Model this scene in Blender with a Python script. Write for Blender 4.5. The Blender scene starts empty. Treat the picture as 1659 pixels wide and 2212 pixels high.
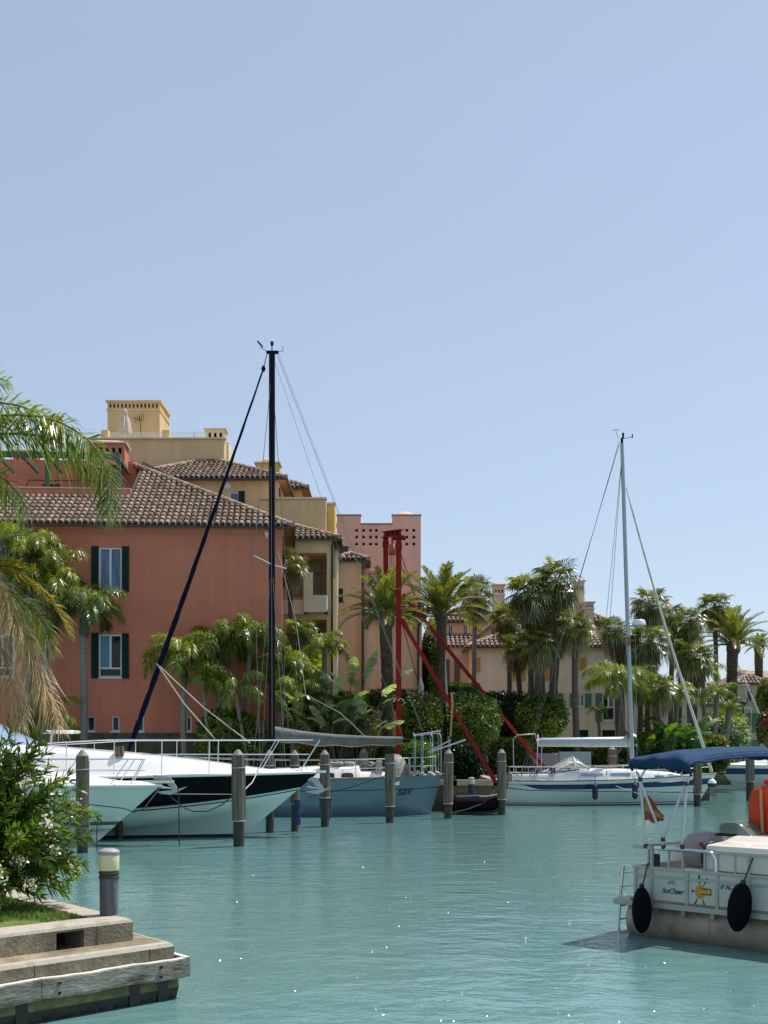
import bpy, math, random
from mathutils import Vector, Matrix, Euler
R = math.radians
pi = math.pi
scene = bpy.context.scene
COL = scene.collection
rng = random.Random(7)

# ------------------------------------------------------------------ camera
EYE = 2.5                      # eye height above the water
F = 2600.0                     # focal length in units of a 1659-wide picture
cam_d = bpy.data.cameras.new('camera')
cam = bpy.data.objects.new('camera', cam_d); COL.objects.link(cam)
cam.location = (0, 0, EYE); cam.rotation_euler = (R(90), 0, 0)
cam_d.sensor_fit = 'HORIZONTAL'; cam_d.sensor_width = 36.0
cam_d.lens = 36.0 * F / 1659.0
cam_d.shift_y = 511.0 / 1659.0
cam_d.clip_start = 0.1; cam_d.clip_end = 6000
scene.camera = cam
scene.render.resolution_x = 768; scene.render.resolution_y = 1024

# ------------------------------------------------------------------ sky, sun
SUN_EL, SUN_AZ = R(63), R(58)        # azimuth clockwise from +Y: the sun is to the right, a little behind the scene
w = bpy.data.worlds.new('World'); scene.world = w; w.use_nodes = True
nt = w.node_tree; nt.nodes.clear()
sky = nt.nodes.new('ShaderNodeTexSky'); sky.sky_type = 'NISHITA'; sky.sun_disc = False
sky.sun_elevation = SUN_EL; sky.sun_rotation = SUN_AZ
sky.altitude = 0; sky.air_density = 1.0; sky.dust_density = 0.7; sky.ozone_density = 2.0
hsv = nt.nodes.new('ShaderNodeHueSaturation')
hsv.inputs['Saturation'].default_value = 0.74; hsv.inputs['Value'].default_value = 1.0
bg = nt.nodes.new('ShaderNodeBackground'); bg.inputs['Strength'].default_value = 0.119
wo = nt.nodes.new('ShaderNodeOutputWorld')
even = nt.nodes.new('ShaderNodeMix'); even.data_type='RGBA'; even.inputs[0].default_value = 0.5; even.inputs[7].default_value = (2.80,3.62,4.75,1)   # thin high haze evens the sky out
nt.links.new(sky.outputs[0], hsv.inputs['Color']); nt.links.new(hsv.outputs[0], even.inputs[6]); nt.links.new(even.outputs[2], bg.inputs['Color'])
wtc = nt.nodes.new('ShaderNodeTexCoord'); wmp = nt.nodes.new('ShaderNodeMapping'); wmp.inputs['Scale'].default_value = (1.2, 1.2, 5.0); wmp.inputs['Rotation'].default_value = (0.0, 0.25, 0.0)
wn = nt.nodes.new('ShaderNodeTexNoise'); wn.inputs['Scale'].default_value = 2.2; wn.inputs['Detail'].default_value = 5; wn.inputs['Roughness'].default_value = 0.5
wr_ = nt.nodes.new('ShaderNodeMapRange'); wr_.inputs['From Min'].default_value = 0.3; wr_.inputs['From Max'].default_value = 0.75; wr_.inputs['To Min'].default_value = 0.985; wr_.inputs['To Max'].default_value = 1.045
nt.links.new(wtc.outputs['Generated'], wmp.inputs['Vector']); nt.links.new(wmp.outputs[0], wn.inputs['Vector']); nt.links.new(wn.outputs['Fac'], wr_.inputs['Value']); nt.links.new(wr_.outputs[0], hsv.inputs['Value'])
nt.links.new(bg.outputs[0], wo.inputs['Surface'])
sd = bpy.data.lights.new('sun', 'SUN'); sd.energy = 4.0; sd.angle = R(0.5); sd.color = (1.0, 0.95, 0.87)
sun = bpy.data.objects.new('sun', sd); COL.objects.link(sun)
sv = Vector((math.cos(SUN_EL)*math.sin(SUN_AZ), math.cos(SUN_EL)*math.cos(SUN_AZ), math.sin(SUN_EL)))
sun.rotation_euler = sv.to_track_quat('Z', 'Y').to_euler(); sun.location = (30, 10, 60)
scene.view_settings.view_transform = 'Standard'; scene.view_settings.look = 'None'
scene.view_settings.exposure = 0.40; scene.view_settings.gamma = 1.0
scene.render.film_transparent = False
scene.cycles.max_bounces = 6; scene.cycles.transparent_max_bounces = 12
scene.cycles.caustics_reflective = False; scene.cycles.caustics_refractive = False

# ------------------------------------------------------------------ helpers
def XA(x, d): return (x-829.5)/F*d
def ZA(y, d): return EYE+(1617-y)/F*d
def P(x, y, d): return Vector((XA(x, d), d, ZA(y, d)))

def lerp(a, b, t): return a+(b-a)*t

class MB:
    """collects faces and builds ONE mesh object"""
    def __init__(s): s.v=[]; s.f=[]; s.m=[]; s.r=[]; s.sm=[]
    def add(s, vs, fs, mi=0, r=None, smooth=False):
        o=len(s.v); s.v.extend([tuple(p) for p in vs])
        for f in fs:
            s.f.append(tuple(i+o for i in f)); s.m.append(mi)
            s.r.append(rng.random() if r is None else r); s.sm.append(smooth)
    def box(s, x0, x1, y0, y1, z0, z1, mi=0, r=None, M=None):
        if x0>x1: x0,x1=x1,x0
        if y0>y1: y0,y1=y1,y0
        if z0>z1: z0,z1=z1,z0
        vs=[Vector(p) for p in ((x0,y0,z0),(x1,y0,z0),(x1,y1,z0),(x0,y1,z0),(x0,y0,z1),(x1,y0,z1),(x1,y1,z1),(x0,y1,z1))]
        if M is not None: vs=[M@p for p in vs]
        s.add(vs, ((0,3,2,1),(4,5,6,7),(0,1,5,4),(1,2,6,5),(2,3,7,6),(3,0,4,7)), mi, r)
    def bev(s, x0, x1, y0, y1, z0, z1, b, mi=0, r=None, M=None):
        """box with chamfered edges"""
        xs=(x0,x0+b,x1-b,x1); 
        ring=[(x0+b,y0),(x1-b,y0),(x1,y0+b),(x1,y1-b),(x1-b,y1),(x0+b,y1),(x0,y1-b),(x0,y0+b)]
        inn=[(x0+2*b,y0+b),(x1-2*b,y0+b),(x1-b,y0+2*b),(x1-b,y1-2*b),(x1-2*b,y1-b),(x0+2*b,y1-b),(x0+b,y1-2*b),(x0+b,y0+2*b)]
        vs=[Vector((p[0],p[1],z0)) for p in inn]+[Vector((p[0],p[1],z0+b)) for p in ring]+[Vector((p[0],p[1],z1-b)) for p in ring]+[Vector((p[0],p[1],z1)) for p in inn]
        if M is not None: vs=[M@p for p in vs]
        fs=[tuple(range(7,-1,-1)), tuple(range(24,32))]
        for L in range(3):
            for i in range(8):
                j=(i+1)%8; fs.append((L*8+i,L*8+j,L*8+8+j,L*8+8+i))
        s.add(vs, fs, mi, r)
    def tube(s, pts, rad, n=6, mi=0, r=None, caps=True, smooth=True):
        pts=[Vector(p) for p in pts]
        if len(pts)<2: return
        rads=rad if isinstance(rad,(list,tuple)) else [rad]*len(pts)
        vs=[]; fs=[]; up=None
        for i,p in enumerate(pts):
            a=pts[max(i-1,0)]; b=pts[min(i+1,len(pts)-1)]
            t=(b-a)
            if t.length<1e-9: t=Vector((0,0,1))
            t.normalize()
            if up is None:
                up=Vector((0,0,1)) if abs(t.z)<0.9 else Vector((1,0,0))
            e1=t.cross(up)
            if e1.length<1e-5: e1=t.orthogonal()
            e1.normalize(); e2=e1.cross(t).normalized(); up=e2
            for k in range(n):
                a_=2*pi*k/n; vs.append(p+(e1*math.cos(a_)+e2*math.sin(a_))*rads[i])
        for i in range(len(pts)-1):
            for k in range(n):
                j=(k+1)%n; fs.append((i*n+k,i*n+j,(i+1)*n+j,(i+1)*n+k))
        rr=rng.random() if r is None else r
        s.add(vs, fs, mi, rr, smooth)
        if caps:
            s.add(vs[:n], [tuple(range(n))], mi, rr); s.add(vs[-n:], [tuple(range(n-1,-1,-1))], mi, rr)
    def lathe(s, prof, n=16, c=(0,0,0), mi=0, r=None, smooth=True, M=None):
        """prof = [(radius, z)...] bottom to top"""
        vs=[]; fs=[]
        for (q,z) in prof:
            for k in range(n):
                a=2*pi*k/n; vs.append(Vector((c[0]+q*math.cos(a), c[1]+q*math.sin(a), c[2]+z)))
        if M is not None: vs=[M@p for p in vs]
        for i in range(len(prof)-1):
            for k in range(n):
                j=(k+1)%n; fs.append((i*n+k,i*n+j,(i+1)*n+j,(i+1)*n+k))
        rr=rng.random() if r is None else r
        s.add(vs, fs, mi, rr, smooth)
        s.add(vs[:n], [tuple(range(n-1,-1,-1))], mi, rr); s.add(vs[-n:], [tuple(range(n))], mi, rr)
    def ell(s, c, rx, ry, rz, n=12, m=8, mi=0, r=None, M=None, jit=0):
        vs=[]; fs=[]
        for i in range(m+1):
            t=pi*i/m
            for k in range(n):
                a=2*pi*k/n; j_=1+jit*(rng.random()-.5) if 0<i<m else 1
                vs.append(Vector((c[0]+rx*j_*math.sin(t)*math.cos(a), c[1]+ry*j_*math.sin(t)*math.sin(a), c[2]-rz*j_*math.cos(t))))
        if M is not None: vs=[M@p for p in vs]
        for i in range(m):
            for k in range(n):
                j=(k+1)%n; fs.append((i*n+k,i*n+j,(i+1)*n+j,(i+1)*n+k))
        s.add(vs, fs, mi, rng.random() if r is None else r, True)
    def prism(s, poly, a, b, axis='y', mi=0, r=None):
        """extrude a 2-D polygon (x,z for axis y; x,y for axis z; y,z for axis x) from a to b"""
        n=len(poly)
        def q(p,t):
            if axis=='y': return Vector((p[0],t,p[1]))
            if axis=='z': return Vector((p[0],p[1],t))
            return Vector((t,p[0],p[1]))
        vs=[q(p,a) for p in poly]+[q(p,b) for p in poly]
        fs=[tuple(range(n)), tuple(range(2*n-1,n-1,-1))]+[(i,(i+1)%n,(i+1)%n+n,i+n) for i in range(n)]
        s.add(vs, fs, mi, r)
    def grid(s, rows, mi=0, r=None, smooth=True, mf=None, closed=False):
        """rows: list of equal-length point lists"""
        n=len(rows[0]); vs=[p for row in rows for p in row]; o=len(s.v)
        s.v.extend([tuple(p) for p in vs])
        for i in range(len(rows)-1):
            for k in range(n if closed else n-1):
                j=(k+1)%n
                s.f.append((o+i*n+k,o+i*n+j,o+(i+1)*n+j,o+(i+1)*n+k)); s.m.append(mf(i,k) if mf else mi)
                s.r.append(rng.random() if r is None else r); s.sm.append(smooth)
    def build(s, name, mats, parent=None, M=None, loc=None, fixn=False):
        me=bpy.data.meshes.new(name)
        me.from_pydata(s.v, [], s.f)
        if not isinstance(mats,(list,tuple)): mats=[mats]
        for m in mats: me.materials.append(m)
        me.polygons.foreach_set('material_index', s.m)
        me.polygons.foreach_set('use_smooth', s.sm)
        at=me.attributes.new('rnd','FLOAT','FACE'); at.data.foreach_set('value', s.r)
        me.update()
        if fixn:
            import bmesh
            bm=bmesh.new(); bm.from_mesh(me); bmesh.ops.recalc_face_normals(bm, faces=bm.faces); bm.to_mesh(me); bm.free()
        o=bpy.data.objects.new(name, me); COL.objects.link(o)
        if parent is not None: o.parent=parent
        if M is not None: o.matrix_local=M
        if loc is not None: o.location=loc
        return o

def tag(o, label=None, cat=None, group=None, kind=None):
    if label: o['label']=label
    if cat: o['category']=cat
    if group: o['group']=group
    if kind: o['kind']=kind
    return o
def empty(name, loc, rz=0, label=None, cat=None, group=None):
    o=bpy.data.objects.new(name, None); COL.objects.link(o); o.location=loc; o.rotation_euler=(0,0,rz)
    o.empty_display_size=0.3
    return tag(o, label, cat, group)
def copy_tree(o, parent=None):
    c=o.copy(); COL.objects.link(c); c.parent=parent
    for ch in [x for x in o.children]: copy_tree(ch, c)
    return c

# ------------------------------------------------------------------ materials
def C(h):     # sRGB 0-255 triple -> linear
    return tuple(((c/255)/12.92 if c/255<=0.04045 else (((c/255)+0.055)/1.055)**2.4) for c in h)
def mat(name, col, rough=0.6, metal=0.0, var=0.0, nscale=3.0, bump=0.0, bscale=40.0, spec=0.5, rnd=0.0, stretch=(1,1,1), dirt=None, dscale=1.0, dthr=0.55, coat=0.0, sharp=0.2, coord='Object', streak=0.0):
    m=bpy.data.materials.new(name); m.use_nodes=True; t=m.node_tree; b=t.nodes['Principled BSDF']
    b.inputs['Roughness'].default_value=rough; b.inputs['Metallic'].default_value=metal
    b.inputs['Specular IOR Level'].default_value=spec
    if coat: b.inputs['Coat Weight'].default_value=coat; b.inputs['Coat Roughness'].default_value=0.08
    N=t.nodes.new; L=t.links.new
    tc=N('ShaderNodeTexCoord'); mp=N('ShaderNodeMapping'); mp.inputs['Scale'].default_value=stretch
    L(tc.outputs[coord], mp.inputs['Vector'])
    cur=None
    rgb=N('ShaderNodeRGB'); rgb.outputs[0].default_value=(*col,1); cur=rgb.outputs[0]
    if var:
        n=N('ShaderNodeTexNoise'); n.inputs['Scale'].default_value=nscale; n.inputs['Detail'].default_value=6; n.inputs['Roughness'].default_value=0.6
        L(mp.outputs[0], n.inputs['Vector'])
        mr=N('ShaderNodeMapRange'); mr.inputs['From Min'].default_value=0.3; mr.inputs['From Max'].default_value=0.7
        mr.inputs['To Min'].default_value=1-var; mr.inputs['To Max'].default_value=1+var
        L(n.outputs['Fac'], mr.inputs['Value'])
        mx=N('ShaderNodeVectorMath'); mx.operation='SCALE'; L(cur, mx.inputs[0]); L(mr.outputs[0], mx.inputs['Scale']); cur=mx.outputs[0]
    if streak:
        m2=N('ShaderNodeMapping'); m2.inputs['Scale'].default_value=(2.2,2.2,0.10); L(tc.outputs[coord], m2.inputs['Vector'])
        n=N('ShaderNodeTexNoise'); n.inputs['Scale'].default_value=1.0; n.inputs['Detail'].default_value=7; n.inputs['Roughness'].default_value=0.65
        L(m2.outputs[0], n.inputs['Vector'])
        mr=N('ShaderNodeMapRange'); mr.inputs['From Min'].default_value=0.35; mr.inputs['From Max'].default_value=0.7; mr.inputs['To Min'].default_value=1+streak*.5; mr.inputs['To Max'].default_value=1-streak
        L(n.outputs['Fac'], mr.inputs['Value'])
        mx=N('ShaderNodeVectorMath'); mx.operation='SCALE'; L(cur, mx.inputs[0]); L(mr.outputs[0], mx.inputs['Scale']); cur=mx.outputs[0]
    if rnd:
        a=N('ShaderNodeAttribute'); a.attribute_name='rnd'
        mr=N('ShaderNodeMapRange'); mr.inputs['To Min'].default_value=1-rnd; mr.inputs['To Max'].default_value=1+rnd
        L(a.outputs['Fac'], mr.inputs['Value'])
        mx=N('ShaderNodeVectorMath'); mx.operation='SCALE'; L(cur, mx.inputs[0]); L(mr.outputs[0], mx.inputs['Scale']); cur=mx.outputs[0]
    if dirt:
        n=N('ShaderNodeTexNoise'); n.inputs['Scale'].default_value=dscale; n.inputs['Detail'].default_value=8; n.inputs['Roughness'].default_value=0.7
        L(mp.outputs[0], n.inputs['Vector'])
        mr=N('ShaderNodeMapRange'); mr.inputs['From Min'].default_value=dthr; mr.inputs['From Max'].default_value=dthr+sharp
        L(n.outputs['Fac'], mr.inputs['Value'])
        mx=N('ShaderNodeMix'); mx.data_type='RGBA'; L(mr.outputs[0], mx.inputs[0]); L(cur, mx.inputs[6]); mx.inputs[7].default_value=(*dirt,1); cur=mx.outputs[2]
    L(cur, b.inputs['Base Color'])
    if bump:
        n=N('ShaderNodeTexNoise'); n.inputs['Scale'].default_value=bscale; n.inputs['Detail'].default_value=5
        L(mp.outputs[0], n.inputs['Vector'])
        bp=N('ShaderNodeBump'); bp.inputs['Strength'].default_value=1.0; bp.inputs['Distance'].default_value=bump
        L(n.outputs['Fac'], bp.inputs['Height']); L(bp.outputs[0], b.inputs['Normal'])
    return m

def leafmat(name, c1, c2, c3, rough=0.33, trans=0.46, spec=0.8):
    """per-leaf colour from c1 (dark) over c2 to c3 (light), light shines through"""
    m=bpy.data.materials.new(name); m.use_nodes=True; t=m.node_tree; b=t.nodes['Principled BSDF']; N=t.nodes.new; L=t.links.new
    a=N('ShaderNodeAttribute'); a.attribute_name='rnd'
    cr=N('ShaderNodeValToRGB'); e=cr.color_ramp.elements
    e[0].position=0.0; e[0].color=(*c1,1); e[1].position=1.0; e[1].color=(*c3,1)
    k=cr.color_ramp.elements.new(0.5); k.color=(*c2,1)
    L(a.outputs['Fac'], cr.inputs[0]); L(cr.outputs[0], b.inputs['Base Color'])
    b.inputs['Roughness'].default_value=rough; b.inputs['Specular IOR Level'].default_value=spec
    tr=N('ShaderNodeBsdfTranslucent'); mul=N('ShaderNodeVectorMath'); mul.operation='MULTIPLY'; mul.inputs[1].default_value=(1.3,1.35,0.5)
    L(cr.outputs[0], mul.inputs[0]); L(mul.outputs[0], tr.inputs['Color'])
    mx=N('ShaderNodeMixShader'); mx.inputs[0].default_value=trans
    L(b.outputs[0], mx.inputs[1]); L(tr.outputs[0], mx.inputs[2]); L(mx.outputs[0], t.nodes['Material Output'].inputs['Surface'])
    return m

def glassmat(name, col, rough=0.08, alpha=1.0, spec=0.8):
    m=mat(name, col, rough, spec=spec)
    if alpha<1: m.node_tree.nodes['Principled BSDF'].inputs['Alpha'].default_value=alpha
    return m

M = {}
def plaster(name, c, d=None): M[name]=mat(name, c, 0.9, var=0.07, nscale=0.9, bump=0.012, bscale=26, spec=0.15, dirt=d, dscale=0.35, dthr=0.58, sharp=0.3, streak=0.10)
plaster('red_plaster', (0.61,0.205,0.128), (0.55,0.195,0.13))
plaster('yellow_plaster', (0.68,0.47,0.255), (0.60,0.42,0.24))
plaster('ochre_plaster', (0.66,0.45,0.15))
plaster('cream_plaster', (0.85,0.61,0.34), (0.76,0.55,0.31))
plaster('ivory_plaster', (0.72,0.64,0.47))
plaster('peach_plaster', (0.85,0.46,0.29), (0.79,0.43,0.28))
plaster('pink_plaster', (0.70,0.43,0.35), (0.66,0.42,0.35))
plaster('rose_plaster', (0.58,0.44,0.36), (0.53,0.40,0.34))
plaster('beige_plaster', (0.70,0.57,0.46), (0.64,0.52,0.43))
plaster('brown_plaster', (0.44,0.35,0.28))
plaster('greygreen_plaster', (0.42,0.45,0.38))
plaster('cap_plaster', (0.72,0.50,0.40))
plaster('yellowcap_plaster', (0.72,0.55,0.34))
M['roof_tile']=mat('roof_tile', (0.205,0.148,0.110), 0.85, rnd=0.42, var=0.25, nscale=1.3, bump=0.006, bscale=60, spec=0.2, dirt=(0.29,0.24,0.185), dscale=1.6, dthr=0.52)
M['lit_soffit']=mat('lit_soffit', (0.36,0.20,0.11), 0.9)  # orange brown puts the light bounced under the eaves into the colour
M['wire']=mat('wire', (0.14,0.14,0.15), 0.6)
M['roof_base']=mat('roof_base', (0.07,0.045,0.035), 0.9)
M['ridge_tile']=mat('ridge_tile', (0.33,0.22,0.15), 0.85, rnd=0.3, var=0.3, nscale=4, bump=0.01, bscale=30, dirt=(0.35,0.25,0.08), dscale=2.0, dthr=0.6)
M['pink_tile']=mat('pink_tile', (0.29,0.20,0.175), 0.85, rnd=0.25, var=0.2, nscale=1.2)
M['gutter']=mat('gutter', (0.045,0.03,0.025), 0.5)
M['white_frame']=mat('white_frame', (0.70,0.71,0.72), 0.45)
M['dark_shutter']=mat('dark_shutter', (0.005,0.024,0.019), 0.6, var=0.1, spec=0.2)
M['green_shutter']=mat('green_shutter', (0.10,0.17,0.13), 0.6, var=0.1)
M['yellow_shutter']=mat('yellow_shutter', (0.50,0.26,0.025), 0.6, var=0.1)
M['orange_shutter']=mat('orange_shutter', (0.50,0.22,0.07), 0.6, var=0.1)
M['slate_shutter']=mat('slate_shutter', (0.10,0.075,0.09), 0.6)
M['roller']=mat('roller', (0.55,0.55,0.54), 0.6)
M['glass_dark']=glassmat('glass_dark', (0.010,0.012,0.015), 0.05, spec=0.35)
M['curtain']=mat('curtain', (0.12,0.17,0.27), 0.35, spec=0.4, var=0.5, nscale=9, stretch=(1,1,0.08))
M['blind_blue']=mat('blind_blue', (0.03,0.20,0.33), 0.3, spec=0.8)
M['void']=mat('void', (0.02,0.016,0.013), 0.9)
M['stone']=mat('stone', (0.10,0.085,0.05), 0.9, var=0.5, nscale=2.2, bump=0.05, bscale=6)
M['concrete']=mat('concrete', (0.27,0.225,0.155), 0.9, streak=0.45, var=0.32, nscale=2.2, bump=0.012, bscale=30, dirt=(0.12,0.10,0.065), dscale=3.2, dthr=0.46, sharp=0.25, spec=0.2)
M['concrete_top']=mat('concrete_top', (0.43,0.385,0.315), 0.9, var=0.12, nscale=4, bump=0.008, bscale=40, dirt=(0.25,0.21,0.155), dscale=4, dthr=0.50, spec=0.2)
M['algae']=mat('algae', (0.155,0.135,0.05), 0.8, var=0.7, nscale=5, bump=0.03, bscale=12, dirt=(0.40,0.36,0.22), dscale=7, dthr=0.58)
M['wet_dark']=mat('wet_dark', (0.018,0.018,0.013), 0.5, var=0.4, nscale=5, bump=0.03, bscale=12)
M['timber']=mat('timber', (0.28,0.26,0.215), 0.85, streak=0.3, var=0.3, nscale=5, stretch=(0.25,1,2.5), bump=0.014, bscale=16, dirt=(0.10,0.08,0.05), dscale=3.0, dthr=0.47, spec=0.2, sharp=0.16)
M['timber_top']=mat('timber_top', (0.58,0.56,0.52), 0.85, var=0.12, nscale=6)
M['pile_wood']=mat('pile_wood', (0.15,0.12,0.095), 0.9, var=0.6, nscale=9, stretch=(2.6,2.6,0.10), bump=0.05, bscale=9, spec=0.15, dirt=(0.28,0.26,0.23), dscale=5, dthr=0.58)
M['pile_light']=mat('pile_light', (0.25,0.23,0.20), 0.85, var=0.25, nscale=7, stretch=(2,2,0.12), bump=0.02, bscale=18)
M['pile_wet']=mat('pile_wet', (0.035,0.026,0.016), 0.6, var=0.5, nscale=6, bump=0.03, bscale=14, dirt=(0.15,0.12,0.04), dscale=4, dthr=0.6)
M['pile_cap']=mat('pile_cap', (0.20,0.18,0.16), 0.6, var=0.15, nscale=6, dirt=(0.20,0.17,0.15), dscale=9)
M['gelcoat']=mat('gelcoat', (0.80,0.79,0.76), 0.22, coat=0.6, var=0.015, nscale=1)
M['gelcoat_deck']=mat('gelcoat_deck', (0.82,0.79,0.74), 0.45, var=0.03, nscale=2)
M['hull_green_bounce']=mat('hull_green_bounce', (0.60,0.66,0.60), 0.14, coat=0.9, var=0.03, nscale=1.2, dirt=(0.50,0.56,0.48), dscale=1.5, dthr=0.6)  # white hull with the water's green bounce put into its colour, plus grime
M['hull_black']=mat('hull_black', (0.0035,0.004,0.006), 0.22, spec=0.08)
M['hull_navy']=mat('hull_navy', (0.012,0.018,0.035), 0.3)
M['stripe_grey']=mat('stripe_grey', (0.42,0.45,0.45), 0.25)
M['stripe_dark']=mat('stripe_dark', (0.09,0.10,0.085), 0.3)
M['blue_hull']=mat('blue_hull', (0.125,0.185,0.225), 0.30, coat=0.3, var=0.06, nscale=1.4, dirt=(0.08,0.15,0.18), dscale=1.2, dthr=0.55)
M['stripe_navy']=mat('stripe_navy', (0.012,0.022,0.10), 0.25)
M['antifoul']=mat('antifoul', (0.01,0.035,0.04), 0.5)
M['chrome']=mat('chrome', (0.72,0.72,0.74), 0.13, metal=1.0)
M['alu']=mat('alu', (0.52,0.53,0.54), 0.38, metal=0.7, var=0.05, nscale=3)
M['alu_dull']=mat('alu_dull', (0.42,0.45,0.46), 0.5, metal=0.35)
M['mast_grey']=mat('mast_grey', (0.36,0.41,0.44), 0.4, metal=0.2, var=0.04)
M['mast_black']=mat('mast_black', (0.004,0.004,0.009), 0.4, spec=0.12)
M['sail_navy']=mat('sail_navy', (0.005,0.007,0.022), 0.85, spec=0.08, var=0.35, nscale=5, bump=0.02, bscale=7)
M['sail_white']=mat('sail_white', (0.55,0.52,0.47), 0.8, var=0.1, nscale=5)
M['canvas_grey']=mat('canvas_grey', (0.115,0.125,0.118), 0.8, var=0.2, nscale=3, bump=0.03, bscale=5)
M['canvas_sand']=mat('canvas_sand', (0.26,0.25,0.22), 0.8, var=0.2, nscale=3, bump=0.03, bscale=5)
M['canvas_blue']=mat('canvas_blue', (0.016,0.046,0.105), 0.85, spec=0.15, var=0.15, nscale=4, bump=0.04, bscale=3.5)
M['rope_dark']=mat('rope_dark', (0.012,0.02,0.018), 0.8)
M['rope_pale']=mat('rope_pale', (0.45,0.43,0.38), 0.8)
M['rubber']=mat('rubber', (0.004,0.0045,0.006), 0.85, spec=0.1)
M['fender_blue']=mat('fender_blue', (0.010,0.016,0.05), 0.6)
M['cover_blue']=mat('cover_blue', (0.015,0.035,0.11), 0.75, var=0.25, nscale=8, bump=0.03, bscale=12)
M['window_tint']=glassmat('window_tint', (0.02,0.022,0.028), 0.08)
M['glass_blue']=mat('glass_blue', (0.25,0.33,0.46), 0.15, spec=0.8, var=0.08, nscale=2)
M['vinyl']=mat('vinyl', (0.55,0.56,0.54), 0.2, spec=0.6)
M['vinyl'].node_tree.nodes['Principled BSDF'].inputs['Alpha'].default_value=0.38
M['clear_glass']=mat('clear_glass', (0.62,0.72,0.76), 0.08, spec=0.6)
M['clear_glass'].node_tree.nodes['Principled BSDF'].inputs['Alpha'].default_value=0.22
M['red_steel']=mat('red_steel', (0.25,0.011,0.010), 0.6, spec=0.15, var=0.18, nscale=2.5, dirt=(0.10,0.022,0.016), dscale=2.5, dthr=0.6)
M['orange_steel']=mat('orange_steel', (0.36,0.09,0.03), 0.6)
M['teak']=mat('teak', (0.24,0.19,0.13), 0.7, var=0.15, nscale=8, stretch=(1,8,1))
M['lamp_lens']=mat('lamp_lens', (0.72,0.62,0.33), 0.4, var=0.05, spec=0.5)
M['lamp_cap']=mat('lamp_cap', (0.30,0.30,0.30), 0.5, var=0.1, nscale=15)
M['lamp_post']=mat('lamp_post', (0.085,0.09,0.10), 0.55, var=0.35, nscale=8, stretch=(3,3,0.25), dirt=(0.24,0.24,0.25), dscale=5, dthr=0.57, sharp=0.12)
M['lamp_ring']=mat('lamp_ring', (0.05,0.035,0.03), 0.5)
M['blue_post']=mat('blue_post', (0.02,0.03,0.11), 0.5)
M['pontoon_panel']=mat('pontoon_panel', (0.50,0.50,0.44), 0.35, var=0.05, nscale=2, spec=0.5)
M['pontoon_alu']=mat('pontoon_alu', (0.36,0.285,0.215), 0.5, metal=0.2, streak=0.3, var=0.3, nscale=2.6, dirt=(0.12,0.10,0.06), dscale=2.2, dthr=0.56)
M['rail_alu']=mat('rail_alu', (0.40,0.40,0.36), 0.4, metal=0.3)
M['seat_vinyl']=mat('seat_vinyl', (0.60,0.53,0.43), 0.45)
M['seat_grey']=mat('seat_grey', (0.36,0.33,0.31), 0.5)
M['console']=mat('console', (0.74,0.67,0.60), 0.3, coat=0.3)
M['smoke_glass']=mat('smoke_glass', (0.13,0.17,0.15), 0.08, spec=0.9)
M['smoke_glass'].node_tree.nodes['Principled BSDF'].inputs['Alpha'].default_value=0.8
M['black_plastic']=mat('black_plastic', (0.012,0.011,0.013), 0.4)
M['red_orange']=mat('red_orange', (0.62,0.055,0.008), 0.35, var=0.1, nscale=2)
M['red_bright']=mat('red_bright', (0.65,0.012,0.008), 0.4)
M['wood_stick']=mat('wood_stick', (0.42,0.26,0.12), 0.6)
M['flag_red']=mat('flag_red', (0.34,0.06,0.04), 0.8, bump=0.02, bscale=10)
M['flag_yellow']=mat('flag_yellow', (0.42,0.27,0.06), 0.8)
M['sign_orange']=mat('sign_orange', (0.60,0.22,0.015), 0.5)
M['sign_yellow']=mat('sign_yellow', (0.62,0.36,0.02), 0.5)
M['ink']=mat('ink', (0.025,0.02,0.02), 0.5)
M['umbrella_cloth']=mat('umbrella_cloth', (0.62,0.52,0.45), 0.85, bump=0.03, bscale=9)
M['green_metal']=mat('green_metal', (0.05,0.10,0.06), 0.6)
M['iron']=mat('iron', (0.02,0.016,0.014), 0.5)
M['palm_trunk']=mat('palm_trunk', (0.105,0.08,0.06), 0.9, var=0.35, nscale=3, stretch=(1,1,3.5), bump=0.05, bscale=8)
M['palm_trunk_grey']=mat('palm_trunk_grey', (0.19,0.18,0.155), 0.9, var=0.25, nscale=2.5, stretch=(0.4,0.4,5), bump=0.03, bscale=6)
M['date_trunk']=mat('date_trunk', (0.105,0.075,0.05), 0.95, rnd=0.4, var=0.3, nscale=6, bump=0.03, bscale=14)
M['bark']=mat('bark', (0.07,0.05,0.03), 0.9, var=0.3)
M['crownshaft']=mat('crownshaft', (0.05,0.06,0.022), 0.45, var=0.2, nscale=3)
M['leaf_queen']=leafmat('leaf_queen', (0.032,0.062,0.008), (0.18,0.245,0.016), (0.46,0.46,0.05))
M['leaf_queen_dark']=leafmat('leaf_queen_dark', (0.018,0.042,0.009), (0.10,0.165,0.02), (0.32,0.35,0.07), rough=0.3)
M['leaf_date']=leafmat('leaf_date', (0.05,0.07,0.020), (0.19,0.20,0.045), (0.40,0.36,0.09))
M['leaf_fan']=leafmat('leaf_fan', (0.018,0.036,0.009), (0.09,0.115,0.018), (0.33,0.32,0.12), rough=0.32)
M['leaf_fan_dead']=leafmat('leaf_fan_dead', (0.09,0.05,0.02), (0.25,0.17,0.09), (0.45,0.38,0.27), trans=0.2)
M['leaf_dead']=leafmat('leaf_dead', (0.32,0.19,0.08), (0.66,0.48,0.27), (0.86,0.73,0.52), trans=0.2)
M['leaf_yellow']=leafmat('leaf_yellow', (0.16,0.13,0.008), (0.36,0.27,0.012), (0.50,0.36,0.03))
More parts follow.
